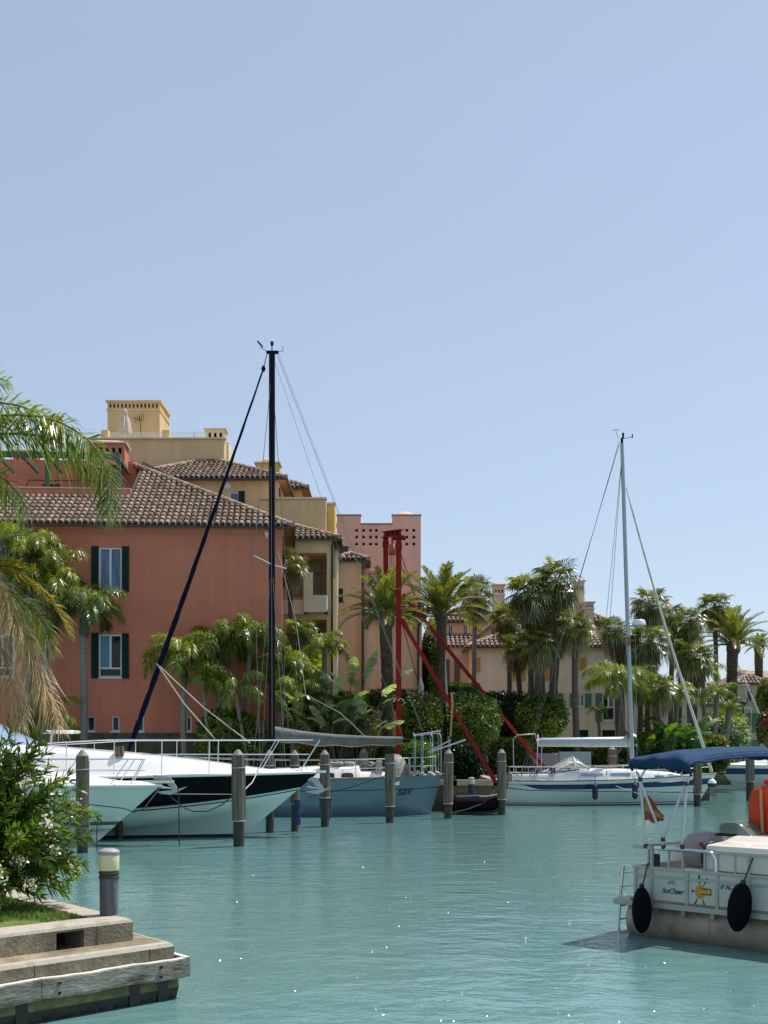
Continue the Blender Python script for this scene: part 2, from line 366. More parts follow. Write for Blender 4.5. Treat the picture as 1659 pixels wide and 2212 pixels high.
M['leaf_near']=leafmat('leaf_near', (0.030,0.070,0.010), (0.16,0.22,0.016), (0.42,0.43,0.08), rough=0.28, spec=0.8)
M['leaf_pale']=leafmat('leaf_pale', (0.07,0.12,0.05), (0.22,0.29,0.15), (0.50,0.54,0.38), rough=0.3)
M['leaf_banana']=leafmat('leaf_banana', (0.015,0.05,0.012), (0.05,0.13,0.02), (0.11,0.22,0.03), rough=0.3)
M['leaf_oleander']=leafmat('leaf_oleander', (0.020,0.050,0.009), (0.085,0.155,0.015), (0.22,0.30,0.035), rough=0.32)
M['leaf_hedge']=leafmat('leaf_hedge', (0.016,0.038,0.006), (0.075,0.125,0.012), (0.30,0.35,0.05), trans=0.16, spec=0.35, rough=0.5)
M['leaf_bright']=leafmat('leaf_bright', (0.025,0.08,0.006), (0.07,0.19,0.010), (0.14,0.29,0.02), trans=0.3)
M['leaf_cypress']=leafmat('leaf_cypress', (0.006,0.018,0.006), (0.012,0.035,0.010), (0.03,0.07,0.015), trans=0.1)
M['petal_white']=leafmat('petal_white', (0.55,0.45,0.34), (0.72,0.63,0.52), (0.80,0.76,0.70), trans=0.3)
M['petal_orange']=leafmat('petal_orange', (0.5,0.10,0.05), (0.62,0.16,0.07), (0.7,0.25,0.12))
M['petal_pink']=leafmat('petal_pink', (0.35,0.06,0.13), (0.48,0.12,0.22), (0.6,0.25,0.35))
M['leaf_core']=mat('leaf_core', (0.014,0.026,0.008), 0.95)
M['rachis']=mat('rachis', (0.16,0.15,0.04), 0.5)
M['rachis_dead']=mat('rachis_dead', (0.42,0.26,0.07), 0.6)
# ------------------------------------------------------------------ water, sea bed, land
def water_material():
    m=bpy.data.materials.new('canal_water'); m.use_nodes=True; t=m.node_tree; b=t.nodes['Principled BSDF']; N=t.nodes.new; L=t.links.new
    tc=N('ShaderNodeTexCoord')
    n0=N('ShaderNodeTexNoise'); n0.inputs['Scale'].default_value=0.12; n0.inputs['Detail'].default_value=4
    L(tc.outputs['Object'], n0.inputs['Vector'])
    cr=N('ShaderNodeMix'); cr.data_type='RGBA'; cr.inputs[6].default_value=(0.100,0.222,0.212,1); cr.inputs[7].default_value=(0.138,0.268,0.260,1)
    L(n0.outputs['Fac'], cr.inputs[0]); L(cr.outputs[2], b.inputs['Base Color'])
    b.inputs['Roughness'].default_value=0.05; b.inputs['IOR'].default_value=1.52; b.inputs['Specular IOR Level'].default_value=0.85
    def noise(scale, sx, sy, det, rot=0, dist=0.0):
        mp=N('ShaderNodeMapping'); mp.inputs['Scale'].default_value=(sx,sy,1); mp.inputs['Rotation'].default_value=(0,0,rot)
        L(tc.outputs['Object'], mp.inputs['Vector'])
        n=N('ShaderNodeTexNoise'); n.inputs['Scale'].default_value=scale; n.inputs['Detail'].default_value=det; n.inputs['Roughness'].default_value=0.55; n.inputs['Distortion'].default_value=dist
        L(mp.outputs[0], n.inputs['Vector']); return n.outputs['Fac']
    def add(a, b_, k):
        ma=N('ShaderNodeMath'); ma.operation='MULTIPLY_ADD'; L(b_, ma.inputs[0]); ma.inputs[1].default_value=k; 
        if a is None: ma.inputs[2].default_value=0
        else: L(a, ma.inputs[2])
        return ma.outputs[0]
    h=add(None, noise(0.9,1,1.4,3,0.3,0.4), 1.0)
    h=add(h, noise(3.2,1,1.3,4,-0.5,0.3), 0.42)
    h=add(h, noise(13,1,1.2,3,0.9,0.2), 0.10)
    h=add(h, noise(30,1,1,2,0.2,0.0), 0.03)
    # calmer and rougher patches of the surface
    nz=N('ShaderNodeTexNoise'); nz.inputs['Scale'].default_value=0.16; nz.inputs['Detail'].default_value=3; L(tc.outputs['Object'], nz.inputs['Vector'])
    mr=N('ShaderNodeMapRange'); mr.inputs['From Min'].default_value=0.35; mr.inputs['From Max'].default_value=0.65; mr.inputs['To Min'].default_value=0.35; mr.inputs['To Max'].default_value=1.0
    L(nz.outputs['Fac'], mr.inputs['Value'])
    bp=N('ShaderNodeBump'); bp.inputs['Distance'].default_value=0.06; L(mr.outputs[0], bp.inputs['Strength'])
    L(h, bp.inputs['Height']); L(bp.outputs[0], b.inputs['Normal'])
    return m
def sheet(name, poly, z, m, kind='structure'):
    mb=MB(); mb.add([(x,y,z) for x,y in poly],[tuple(range(len(poly)))],0,0.5); return tag(mb.build(name,m),kind=kind)
sheet('water', [(-1500,-300),(1500,-300),(1500,4000),(-1500,4000)], 0.0, water_material())
# tiny tilted facets added to make sun glints on the near water
WV=bpy.data.materials.new('glint_facet_water'); WV.use_nodes=True; _b=WV.node_tree.nodes['Principled BSDF']
_b.inputs['Base Color'].default_value=(0.12,0.245,0.236,1); _b.inputs['Roughness'].default_value=0.10; _b.inputs['IOR'].default_value=1.40; _b.inputs['Specular IOR Level'].default_value=0.7
mb=MB(); rw=random.Random(99)
for _ in range(60000):
    y=10.5+16*rw.random()**1.9; x=rw.uniform(-.36,.36)*y
    if x<-1.6 and y<13.5: continue
    a=rw.uniform(0,2*pi); sl=abs(rw.gauss(.55,.28)); u=Vector((math.cos(a),math.sin(a),sl)).normalized(); v=Vector((-math.sin(a),math.cos(a),0)); l=rw.uniform(.0012,.0034); wv=rw.uniform(.002,.006)
    p=Vector((x,y,.002+l*sl*.3)); mb.add([p-u*l-v*wv*.4,p-u*l+v*wv*.4,p+v*wv,p+u*l+v*wv*.2,p+u*l-v*wv*.2,p-v*wv],[(0,1,2,3,4,5)],0,.5)
tag(mb.build('glint_facets',WV),'tiny tilted facets added for sun glints on the near water','glint facets',kind='stuff')
M['seabed']=mat('seabed',(0.10,0.12,0.08),0.9)
sheet('seabed', [(-1500,-300),(1500,-300),(1500,4000),(-1500,4000)], -1.6, M['seabed'])
LZ=1.15
M['grass_soil']=mat('grass_soil',(0.12,0.17,0.03),0.95,var=0.45,nscale=5,bump=0.03,bscale=40,dirt=(0.20,0.16,0.09),dscale=2.5,dthr=0.62)
M['paving']=mat('paving',(0.30,0.26,0.19),0.9,var=0.2,nscale=2)
bank=[(-90,48.1),(2.55,48.1),(2.55,47.9),(4.7,47.9),(4.7,57.6),(15.6,57.6),(17.6,83),(120,90)]
mb=MB(); poly=bank+[(900,3000),(-900,3000)]
mb.add([(x,y,LZ) for x,y in poly],[tuple(range(len(poly)))],0)
tag(mb.build('ground',M['grass_soil']),kind='structure')
mb=MB()
for i in range(len(bank)-1):
    (x0,y0),(x1,y1)=bank[i],bank[i+1]; dx,dy=x1-x0,y1-y0; l=math.hypot(dx,dy); nx,ny=dy/l,-dx/l
    # quay wall with a coping 0.35 m wide, set 3 mm proud of the land sheet
    a=[(x0,y0),(x1,y1),(x1-nx*.35,y1-ny*.35),(x0-nx*.35,y0-ny*.35)]
    mb.prism(a,LZ-0.12,LZ+0.10,'z',0)
    b_=[(x0-nx*.06,y0-ny*.06),(x1-nx*.06,y1-ny*.06),(x1-nx*.3,y1-ny*.3),(x0-nx*.3,y0-ny*.3)]
    mb.prism(b_,-1.6,LZ-0.12,'z',1)
tag(mb.build('far_quay',[M['concrete_top'],M['stone']]),kind='structure')

# lower concrete ledge (landing) in front of the bank in the middle of the picture
mb=MB(); mb.bev(2.5,4.55,46.9,47.85,0.28,0.55,0.03,0); mb.box(2.6,4.5,47.1,47.85,-1.5,0.28,1)
mb.box(2.6,4.5,46.85,46.9,0.40,0.50,0)
mb.build('landing_stage',[M['concrete_top'],M['stone']])
tag(bpy.data.objects['landing_stage'],'low concrete landing ledge between the blue boat and the white sailing boat','landing stage')

# ------------------------------------------------------------------ wall with openings, in the plane y=0 facing -y
def wall_grid(mb, x0,x1,z0,z1, holes=(), dep=0.18, y=0.0, mi=0, back=None):
    xs=sorted(set([x0,x1]+[h[0] for h in holes]+[h[1] for h in holes])); zs=sorted(set([z0,z1]+[h[2] for h in holes]+[h[3] for h in holes]))
    xs=[x for x in xs if x0<=x<=x1]; zs=[z for z in zs if z0<=z<=z1]
    for i in range(len(xs)-1):
        for k in range(len(zs)-1):
            cx,cz=(xs[i]+xs[i+1])/2,(zs[k]+zs[k+1])/2
            if any(h[0]<cx<h[1] and h[2]<cz<h[3] for h in holes): continue
            mb.add([(xs[i],y,zs[k]),(xs[i+1],y,zs[k]),(xs[i+1],y,zs[k+1]),(xs[i],y,zs[k+1])],[(0,1,2,3)],mi,0.5)
    for h in holes:
        a,b,c,d=max(h[0],x0),min(h[1],x1),max(h[2],z0),min(h[3],z1)
        q=h[4] if len(h)>4 else dep
        mb.add([(a,y,c),(b,y,c),(b,y,d),(a,y,d),(a,y+q,c),(b,y+q,c),(b,y+q,d),(a,y+q,d)],[(0,4,5,1),(1,5,6,2),(2,6,7,3),(3,7,4,0)],mi,0.5)
        if back is not None: mb.add([(a,y+q,c),(b,y+q,c),(b,y+q,d),(a,y+q,d)],[(0,1,2,3)],back,0.5)
def block(mb, x0,x1,z0,z1,dep, holes=(), mi=0, hdep=0.18, y=0.0, back=None):
    """a building block whose front wall has openings"""
    wall_grid(mb,x0,x1,z0,z1,holes,hdep,y,mi,back)
    a=[(x0,y,z0),(x1,y,z0),(x1,y+dep,z0),(x0,y+dep,z0),(x0,y,z1),(x1,y,z1),(x1,y+dep,z1),(x0,y+dep,z1)]
    mb.add(a,[(4,5,6,7),(1,2,6,5),(2,3,7,6),(3,0,4,7)],mi,0.5)

def tiles(mb, o, ud, vd, inside, W, H, du=0.26, dv=0.48, rad=0.105, mi=0, u0=0.0, lift=0.06):
    """rows of curved cover tiles on the plane o + u*ud + v*vd where inside(u,v)"""
    o=Vector(o); ud=Vector(ud).normalized(); vd=Vector(vd).normalized(); n=ud.cross(vd).normalized()
    if n.z<0: n=-n
    for i in range(int(W/du)+1):
        u=u0+(i+.5)*du
        shade=rng.uniform(-.12,.12)
        for k in range(int(H/dv)+1):
            v=(k+.45)*dv
            if not inside(u,v): continue
            v0=k*dv; v1=v0+dv*1.12; jr=rng.uniform(-.012,.012); jl=rng.uniform(0,.018)
            vs=[]
            for (vv,rr,hh) in ((v0,rad,lift+jl),(v1,rad*.84,0.015)):
                for q in range(6):
                    a=pi*q/5; vs.append(o+ud*(u+jr+rr*math.cos(a))+vd*vv+n*(hh+rr*math.sin(a)*.95))
            r=min(1,max(0,rng.random()+shade))
            mb.add(vs,[(q,q+1,q+7,q+6) for q in range(5)],mi,r,True)
            mb.add(vs[:6],[(0,1,2,3,4,5)],mi,0.1)
def ridge(mb, a, b, rad=0.13, step=0.42, mi=0):
    a=Vector(a); b=Vector(b); d=b-a; n=max(1,int(d.length/step)); 
    for i in range(n):
        p=a+d*(i/n); q=a+d*((i+1.12)/n)
        mb.tube([p,q],[rad*1.08,rad*.9],8,mi,caps=True)
def inpoly(poly):
    def f(u,v):
        c=False; n=len(poly); j=n-1
        for i in range(n):
            xi,yi=poly[i]; xj,yj=poly[j]
            if (yi>v)!=(yj>v) and u<(xj-xi)*(v-yi)/(yj-yi)+xi: c=not c
            j=i
        return c
    return f
def hip_roof(parent, x0,x1,y0,y1,ze,slope=0.5, over=0.4, mats=None, cut=None, faces=('front','right','left','back'), du=0.26, dv=0.48, ridge_r=0.13, rad=0.105, name='roof', tile='roof_tile', label=None, skip=(), nobase=()):
    """hip roof over the rectangle, eaves at ze; local coordinates of parent"""
    X0,X1,Y0,Y1=x0-over,x1+over,y0-over,y1+over
    w,d=X1-X0,Y1-Y0; r=min(w,d)/2; zr=ze+r*slope
    if w>=d: A=Vector((X0+r,Y0+r,zr)); B=Vector((X1-r,Y0+r,zr))
    else: A=Vector((X0+r,Y0+r,zr)); B=Vector((X0+r,Y1-r,zr))
    c=[Vector((X0,Y0,ze)),Vector((X1,Y0,ze)),Vector((X1,Y1,ze)),Vector((X0,Y1,ze))]
    base=MB()
    if w>=d: fs={'front':[c[0],c[1],B,A],'right':[c[1],c[2],B],'back':[c[2],c[3],A,B],'left':[c[3],c[0],A]}
    else: fs={'front':[c[0],c[1],A],'right':[c[1],c[2],B,A],'back':[c[2],c[3],B],'left':[c[3],c[0],A,B]}
    t=MB()
    k=math.sqrt(1+slope*slope)
    for nm,pl in fs.items():
        if nm in nobase: pass
        elif cut and nm in cut:
            base.add(*cut[nm](pl),1,0.5) if callable(cut[nm]) else None
        else: base.add(pl,[tuple(range(len(pl)))],1,0.5)
        if nm not in faces: continue
        o=pl[0]; ud=(pl[1]-pl[0]).normalized(); vd=Vector((-ud.y,ud.x,0)); vd=Vector((vd.x,vd.y,slope)).normalized()
        pts=[((p-o).dot(ud),(p-o).dot(vd)) for p in pl]
        ins=inpoly(pts)
        if cut and nm in cut and isinstance(cut[nm],tuple):
            cf=cut[nm][0]; ins2=(lambda ins,cf: (lambda u,v: ins(u,v) and cf(u,v)))(ins,cf)
        else: ins2=ins
        tiles(t,o,ud,vd,ins2,max(p[0] for p in pts),max(p[1] for p in pts),du,dv,rad,0)
    ro=t.build(name,M[tile],parent)
    if label: ro['label']=label
    base.add([p-Vector((0,0,.004)) for p in c],[(3,2,1,0)],0,0.5)
    base.build('roof_deck',[M['lit_soffit'],M['roof_base']],ro)
    rb=MB()
    for ri,(a,b) in enumerate(((c[0],A),(c[1],A if w<d else B),(c[2],B),(c[3],A if w>=d else B),(A,B))):
        if (a-b).length>0.3 and ri not in skip: ridge(rb,a+Vector((0,0,.06)),b+Vector((0,0,.06)),ridge_r)
    rb.build('ridge_tiles',M['ridge_tile'],ro)
    g=MB(); g.box(X0-.06,X1+.06,Y0-.10,Y0+.0,ze-.10,ze-.02); g.box(X1,X1+.10,Y0,Y1,ze-.10,ze-.02); g.box(X0-.10,X0,Y0,Y1,ze-.10,ze-.02)
    g.build('gutter',M['gutter'],parent)
    return ro
def shutter_pair(w, xa,xb,za,zb,sw,m,sides='lr', y=-0.05):
    for s in sides:
        b=MB(); x0,x1=(xa-sw,xa-.01) if s=='l' else (xb+.01,xb+sw)
        b.box(x0,x1,y-.035,y+.045,za-.04,zb+.04,0,.5)
        n=int((zb-za)/.11)
        for i in range(n):
            z=za+.04+(zb-za-.08)*(i+.5)/n
            b.box(x0+.05,x1-.05,y-.05,y-.035,z-.032,z+.028,0,.3)
        b.build('shutter',M[m],w)
def window(parent, x0,x1,z0,z1, y=0.10, fr=0.07, mull=True, pane='glass_dark', frame='white_frame', trans=None, sill=True, pane2=None, lbl=None):
    """frame + panes set in the opening; shutters are added by the caller"""
    b=MB()
    b.box(x0+.002,x0+fr,y-.05,y+.03,z0,z1); b.box(x1-fr,x1-.002,y-.05,y+.03,z0,z1)
    b.box(x0+fr,x1-fr,y-.05,y+.03,z1-fr,z1-.002); b.box(x0+fr,x1-fr,y-.05,y+.03,z0+.002,z0+fr)
    zb=z0+fr
    if trans: b.box(x0+fr,x1-fr,y-.05,y+.03,trans-fr/2,trans+fr/2); zb=trans+fr/2
    mid=(x0+x1)/2
    if mull: b.box(mid-fr*.6,mid+fr*.6,y-.06,y+.03,zb,z1-fr)
    if sill: b.box(x0-.05,x1+.05,-.06,y-.05,z0-.05,z0-.003)
    w=b.build('window',M[frame],parent)
    if lbl: w['label']=lbl
    def pn(a,b_,c,d,m):
        q=MB(); q.box(a,b_,y,y+.02,c,d,0,.5); q.build('pane',M[m],w)
    if mull:
        pn(x0+fr,mid-fr*.6,zb,z1-fr,pane); pn(mid+fr*.6,x1-fr,zb,z1-fr,pane2 or pane)
    else: pn(x0+fr,x1-fr,zb,z1-fr,pane)
    if trans: pn(x0+fr,x1-fr,z0+fr,trans-fr/2,'glass_dark')
    return w
def downpipe(parent,x,y,z0,z1,r=0.05,hook=None):
    b=MB(); pts=[(x,y,z0),(x,y,z1-.25)]
    if hook: pts+= [(x+hook*.3,y,z1-.12),(x+hook,y,z1)]
    else: pts.append((x,y,z1))
    b.tube(pts,r,8); b.build('downpipe',M['gutter'],parent)
def chimney(name,label,parent_loc,w,d,h,m,capm,n=5,holes=True,top='hip',parent=None,group=None,slot=None):
    """masonry chimney or vent tower with a row of openings under a capping; parent None makes it a thing"""
    e=parent
    b=MB(); x0,x1=-w/2,w/2
    zt=h; slot=slot or (h*.52,h*.82); s=w/(n*2+1)
    hs=[(x0+s*(2*i+1),x0+s*(2*i+2),slot[0],slot[1],min(.3,d*.4)) for i in range(n)] if holes else []
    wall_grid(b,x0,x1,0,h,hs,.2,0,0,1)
    b.add([(x0,0,0),(x1,0,0),(x1,d,0),(x0,d,0),(x0,0,h),(x1,0,h),(x1,d,h),(x0,d,h)],[(4,5,6,7),(1,2,6,5),(2,3,7,6),(3,0,4,7)],0,.5)
    c=b.build(name,[M[m],M['void']],e,loc=parent_loc)
    if label and parent is None: tag(c,label,'chimney',group)
    q=MB(); o=.10
    q.box(x0-o,x1+o,-o,d+o,h+.002,h+.08)
    if top=='hip':
        r=min(w,d)*.35; zt=h+.08
        q.add([(x0-o,-o,zt),(x1+o,-o,zt),(x1+o,d+o,zt),(x0-o,d+o,zt),(x0+r,d*.4,zt+w*.12),(x1-r,d*.4,zt+w*.12),(x1-r,d*.6,zt+w*.12),(x0+r,d*.6,zt+w*.12)],
              [(0,1,5,4),(1,2,6,5),(2,3,7,6),(3,0,4,7),(4,5,6,7)],0,.5)
    elif top=='dome':
        q.ell((0,d/2,h+.06),w*.33,d*.33,w*.3,12,8)
    if h>1.2: q.box(x0-.05,x1+.05,-.05,d+.05,slot[0]-.16,slot[0]-.08)
    q.build('chimney_cap' if parent is None or True else 'cap',M[capm],c)
    return c

# ------------------------------------------------------------------ the red house
RD=50.9
s_=RD/F
red=empty('red_house',(XA(609,51.5),51.5,LZ),R(4.0),'terracotta red plastered house with dark green shutters and a wide brown tiled roof','house')
def ru(x): return (x-609)*0.01966
def rz(y): return EYE+(1617-y)*0.01968-LZ
WN=[('a',216,265,1184,1277),('b',216,265,1371,1464),('c',-14,37,1182,1275),('d',-14,37,1371,1464)]
holes=[(ru(a),ru(b),rz(y1),rz(y0)) for _,a,b,y0,y1 in WN]
SM=[(190,208),(243,260),(296,312),(402,414),(137,155),(502,514)]
holes+=[(ru(a),ru(b),rz(1580),rz(1547)) for a,b in SM]
mb=MB(); HW=17.5; ET=rz(1139)
block(mb,-HW,0,2.02,ET,16.0,holes)
mb.prism([(-.0,ET),( .0,ET-.35),(.0,ET)],0,0.01,'y')
mb.build('wall',M['red_plaster'],red)
b=MB(); b.box(-HW-.05,.05,-.07,0.3,-.1,2.015); b.box(-.1,.06,0.3,16,-.1,2.015); b.build('plinth',M['stone'],red)
b=MB(); b.prism([(-.004,ET-.34),(-.10,ET-.22),(-.20,ET-.10),(-.20,ET-.0),(-.004,ET)],-HW,.08,'x'); 
b.build('cornice',M['red_plaster'],red)
for k,a,b_,y0,y1 in WN:
    if k=='c': 
        w_=window(red,ru(a),ru(b_),rz(y1),rz(y0),mull=False,pane='roller',lbl='window closed by a pale roller blind')
    else:
        w_=window(red,ru(a),ru(b_),rz(y1),rz(y0),pane={'a':'curtain','b':'blind_blue','d':'glass_dark'}[k],pane2={'a':'curtain','b':'glass_dark','d':'glass_dark'}[k],trans=rz(1444) if k!='a' else None,
            lbl={'a':'upper window with blue grey curtains','b':'lower window with a blue blind on its left','d':None}[k])
    if k in 'ab': shutter_pair(w_,ru(a),ru(b_),rz(y1),rz(y0),.30,'dark_shutter')
    else: shutter_pair(w_,ru(a),ru(b_),rz(y1),rz(y0),.30,'dark_shutter','l')
for a,b_ in SM:
    window(red,ru(a),ru(b_),rz(1580),rz(1547),y=.14,fr=.06,mull=False,sill=True,lbl='small basement window')
# roof: front slope with the notch of a roof terrace on its left
SL=0.55; XT=ru(258); VT=3.5*math.sqrt(1+SL*SL); EZ=ET+.02
def cutf(u,v):   # u measured from the left eaves corner
    x=-HW-.45+u
    return not (x<XT+.15 and v>VT)
hip_roof(red,-HW,0,0,16.0,EZ,SL,0.45,cut={'front':(cutf,)},faces=('front','right'),skip=(0,3),nobase=('left',))
o=[c for c in red.children if c.name.startswith('roof')][0]
# deck under the tiles, cut round the terrace
dk=MB(); k=SL
def rp(x,r,dz=0): return (x,-.45+r,EZ+k*r+dz)
dk.add([rp(-HW-.45,0),rp(.45,0),rp(.45-3.5,3.5),rp(-HW+3,3.5)],[(0,1,2,3)],0,.5)
rr=8.45
dk.add([rp(XT,3.5),rp(.45-3.5,3.5),rp(.45-rr,rr),rp(XT,rr)],[(0,1,2,3)],0,.5)
dk.build('roof_deck',M['roof_base'],o)
ZP=ZA(1062,54.4)-LZ; b=MB(); b.box(-HW-.4,XT+.1,2.95,3.2,EZ+1.2,ZP); 
b.add([(XT+.1,3.2,EZ+1.6),(XT+.1,8.0,EZ+4.2),(XT+.1,8.0,EZ+1.0),(XT+.1,3.2,EZ+1.0)],[(0,1,2,3),(3,2,1,0)],0,.5)
b.build('terrace_parapet',M['red_plaster'],red)
b=MB(); b.box(-HW-.4,XT+.1,2.9,3.25,ZP+.002,ZP+.06); b.build('parapet_cap',M['cap_plaster'],red)
b=MB(); block(b,-HW-.4,XT-.2,EZ+1.0,ZA(1000,58.5)-LZ,3,[(ru(20),ru(62),EZ+1.3,EZ+3.3)],y=7.2)
b.build('terrace_wall',M['red_plaster'],red)
b=MB(); b.box(-HW-.4,XT+.1,3.2,7.2,EZ+1.0,EZ+1.1); b.build('terrace_floor',M['paving'],red)
b=MB(); b.box(ru(20),ru(62),7.3,7.35,EZ+1.3,EZ+3.3); b.build('terrace_door',M['glass_dark'],red)
# green pergola frame
g=MB(); yf=3.35; s2=(51+yf)/51; 
def tu(x): return (x-829.5)/F*(51.3+yf)-XA(609,51.5)
def tz(y): return EYE+(1617-y)/F*(51.3+yf)-LZ
for x in (114,264,-6): g.box(tu(x),tu(x)+.19,yf,yf+.19,EZ+1.4,tz(994))
g.box(tu(-6),tu(272),yf-.03,yf+.16,tz(994),tz(982)); 
for x in (6,60,114,168,222,264): g.box(tu(x),tu(x)+.12,yf+.16,7.0,tz(990),tz(983))
g.build('pergola',M['green_metal'],red)
# iron trellis railing
g=MB(); g.tube([(tu(28),yf+.9,EZ+1.2),(tu(72),yf+.9,tz(1034)),(tu(250),yf+.9,tz(1034))],.03,5)
x=tu(55)
while x<tu(155): g.box(x,x+.025,yf+.88,yf+.905,EZ+1.2,tz(1046)); x+=.12
z=EZ+1.3
while z<tz(1046): g.box(tu(55),tu(155),yf+.905,yf+.93,z,z+.025); z+=.13
g.build('railing',M['iron'],red)
chimney('chimney',None,((257-829.5)/F*57.6-XA(609,51.5),6.0,ZA(1012,57.6)-LZ),1.62,1.3,ZA(966,57.6)-ZA(1012,57.6),'red_plaster','cap_plaster',5,parent=red)
chimney('chimney',None,(tu(20),8.2,tz(1003)+.5),1.1,1.0,1.1,'red_plaster','cap_plaster',4,parent=red)
# roof terrace shrub
# outside wall lamps
b=MB(); b.ell((ru(576),-.12,rz(1151)),.09,.09,.13); b.box(ru(576)-.05,ru(576)+.05,-.06,0,rz(1160),rz(1140)); b.build('wall_lamp',M['white_frame'],red)

# ------------------------------------------------------------------ yellow apartment building behind
YD=61.5
yel=empty('yellow_apartments',(0,YD,LZ),0,'tall yellow apartment building with stepped tiled roofs, a roof terrace and a square vent tower','apartment block')
def yx(x,dy=0): return XA(x,YD+dy)
def yz(y,dy=0): return ZA(y,YD+dy)-LZ
mb=MB()
h_=[(yx(495),yx(527),yz(1100),yz(1063))]
block(mb,yx(250),yx(601),0,yz(1038),9,h_)
mb.build('wall',M['yellow_plaster'],yel)
w_=window(yel,yx(495),yx(516),yz(1100),yz(1063),mull=False,pane='curtain'); shutter_pair(w_,yx(495),yx(515),yz(1100),yz(1063),.32,'dark_shutter','r')
b=MB(); b.lathe([(.0,0),(.22,0),(.22,.05),(.16,.08)],16,M=Matrix.Translation((yx(490),-.0,yz(1049)))@Matrix.Rotation(R(90),4,'X')); b.build('wall_disc',M['white_frame'],yel)
hip_roof(yel,yx(260),yx(604),0,9.2,yz(1036),0.45,0.35,faces=('front','right'))
# terrace block above the roof
mb=MB(); block(mb,yx(190,4),yx(486,4),yz(1010,4),yz(953,4),7,(),y=3.6); 
mb.build('terrace_block',M['yellow_plaster'],yel)
b=MB(); b.box(yx(190,4),yx(487,4)+.1,3.5,3.9,yz(953,4)+.002,yz(953,4)+.08)
b.build('parapet_cap',M['yellowcap_plaster'],yel)
b=MB()
for x in (220,352): 
    b.bev(yx(x,4),yx(x+16,4),3.75,4.15,yz(953,4)+.08,yz(930,4),.03)
b.build('parapet_post',M['yellowcap_plaster'],yel)
b=MB(); b.box(yx(487,5.3),yx(496,5.3),4.8,6.5,yz(1000,5),yz(957,5)); b.build('lit_side_wall',M['ivory_plaster'],yel)  # paler plaster paints the sunlit side face of the yellow wall
g=MB(); g.box(yx(237,4),yx(351,4),3.9,3.915,yz(951,4),yz(934,4)); g.box(yx(369,4),yx(444,4),3.9,3.915,yz(951,4),yz(934,4)); g.build('glass_railing',M['clear_glass'],yel)
g=MB(); 
for x in (290,420): g.tube([(yx(x,4),3.95,yz(953,4)),(yx(x,4),3.95,yz(933,4))],.035,6)
g.build('railing_post',M['alu'],yel)
chimney('vent_tower',None,((yx(232,8)+yx(345,8))/2,8.0,yz(960,8)),yx(345,8)-yx(232,8),3.0,yz(868,8)-yz(960,8),'yellow_plaster','yellowcap_plaster',13,parent=yel,slot=((yz(880.5,8)-yz(960,8)),(yz(871.5,8)-yz(960,8))))
chimney('vent_tower',None,(yx(107,10),10,yz(950,10)),.9*yx(1,0)*0+1.0,1.0,yz(900,10)-yz(950,10),'yellow_plaster','yellowcap_plaster',3,parent=yel,slot=(.8,1.05))
chimney('chimney',None,(yx(467,5),4.6,yz(953,5)),yx(488,5)-yx(447,5),.9,yz(933,5)-yz(953,5),'ivory_plaster','yellowcap_plaster',3,parent=yel,slot=(.12,.38))
chimney('chimney',None,(yx(577,7),7.2,yz(1030,7)),yx(602,7)-yx(553,7),1.1,yz(999,7)-yz(1030,7),'ochre_plaster','yellowcap_plaster',3,parent=yel,top='dome',slot=(.1,.45))
# tv aerial
g=MB(); zt=yz(886,7.8); g.tube([(yx(305,7.8),7.8,yz(950,7.8)),(yx(302,7.8),7.8,zt-.4)],.02,5)
for i in range(5): g.tube([(yx(302,7.8)-.28+i*.12,7.8,zt-.75+i*.05),(yx(302,7.8)-.25+i*.12,7.8,zt-.35+i*.05)],.012,4)
g.tube([(yx(290,7.8)-.15,7.8,zt-.45),(yx(302,7.8)+.2,7.8,zt-.6)],.015,4); g.build('aerial',M['iron'],yel)
# small wing to the right with its own roof
mb=MB(); block(mb,yx(601,4),yx(650,4),0,yz(1055,4),6,(),y=4); mb.build('wing_wall',M['ochre_plaster'],yel)
hip_roof(yel,yx(596,4),yx(655,4),4,9.0,yz(1056,4),0.5,0.25,faces=('front','right'),name='wing_roof')
downpipe(yel,yx(604,-.3),-.15,4,yz(1055),.06)
# closed parasol and a lounger stand on that roof terrace
um=empty('parasol',(yx(268,5),YD+5.2,LZ+yz(951,5)),0,'closed cream parasol standing on the roof terrace in front of the vent tower','parasol')
b=MB(); b.tube([(0,0,0),(0,0,.9)],.03,6); b.build('pole',M['white_frame'],um)
b=MB(); H=yz(880,5)-yz(951,5); rows=[]
for (t,r_) in ((0,.32),(.15,.30),(.4,.26),(.6,.19),(.78,.10),(.82,.14),(.9,.09),(1,.02)):
    rows.append([Vector(((r_*(1+.22*math.cos(8*a)))*math.cos(a),(r_*(1+.22*math.cos(8*a)))*math.sin(a),.45+t*(H-.45))) for a in [2*pi*i/32 for i in range(32)]])
b.grid(rows,closed=True); b.build('canopy',M['umbrella_cloth'],um)

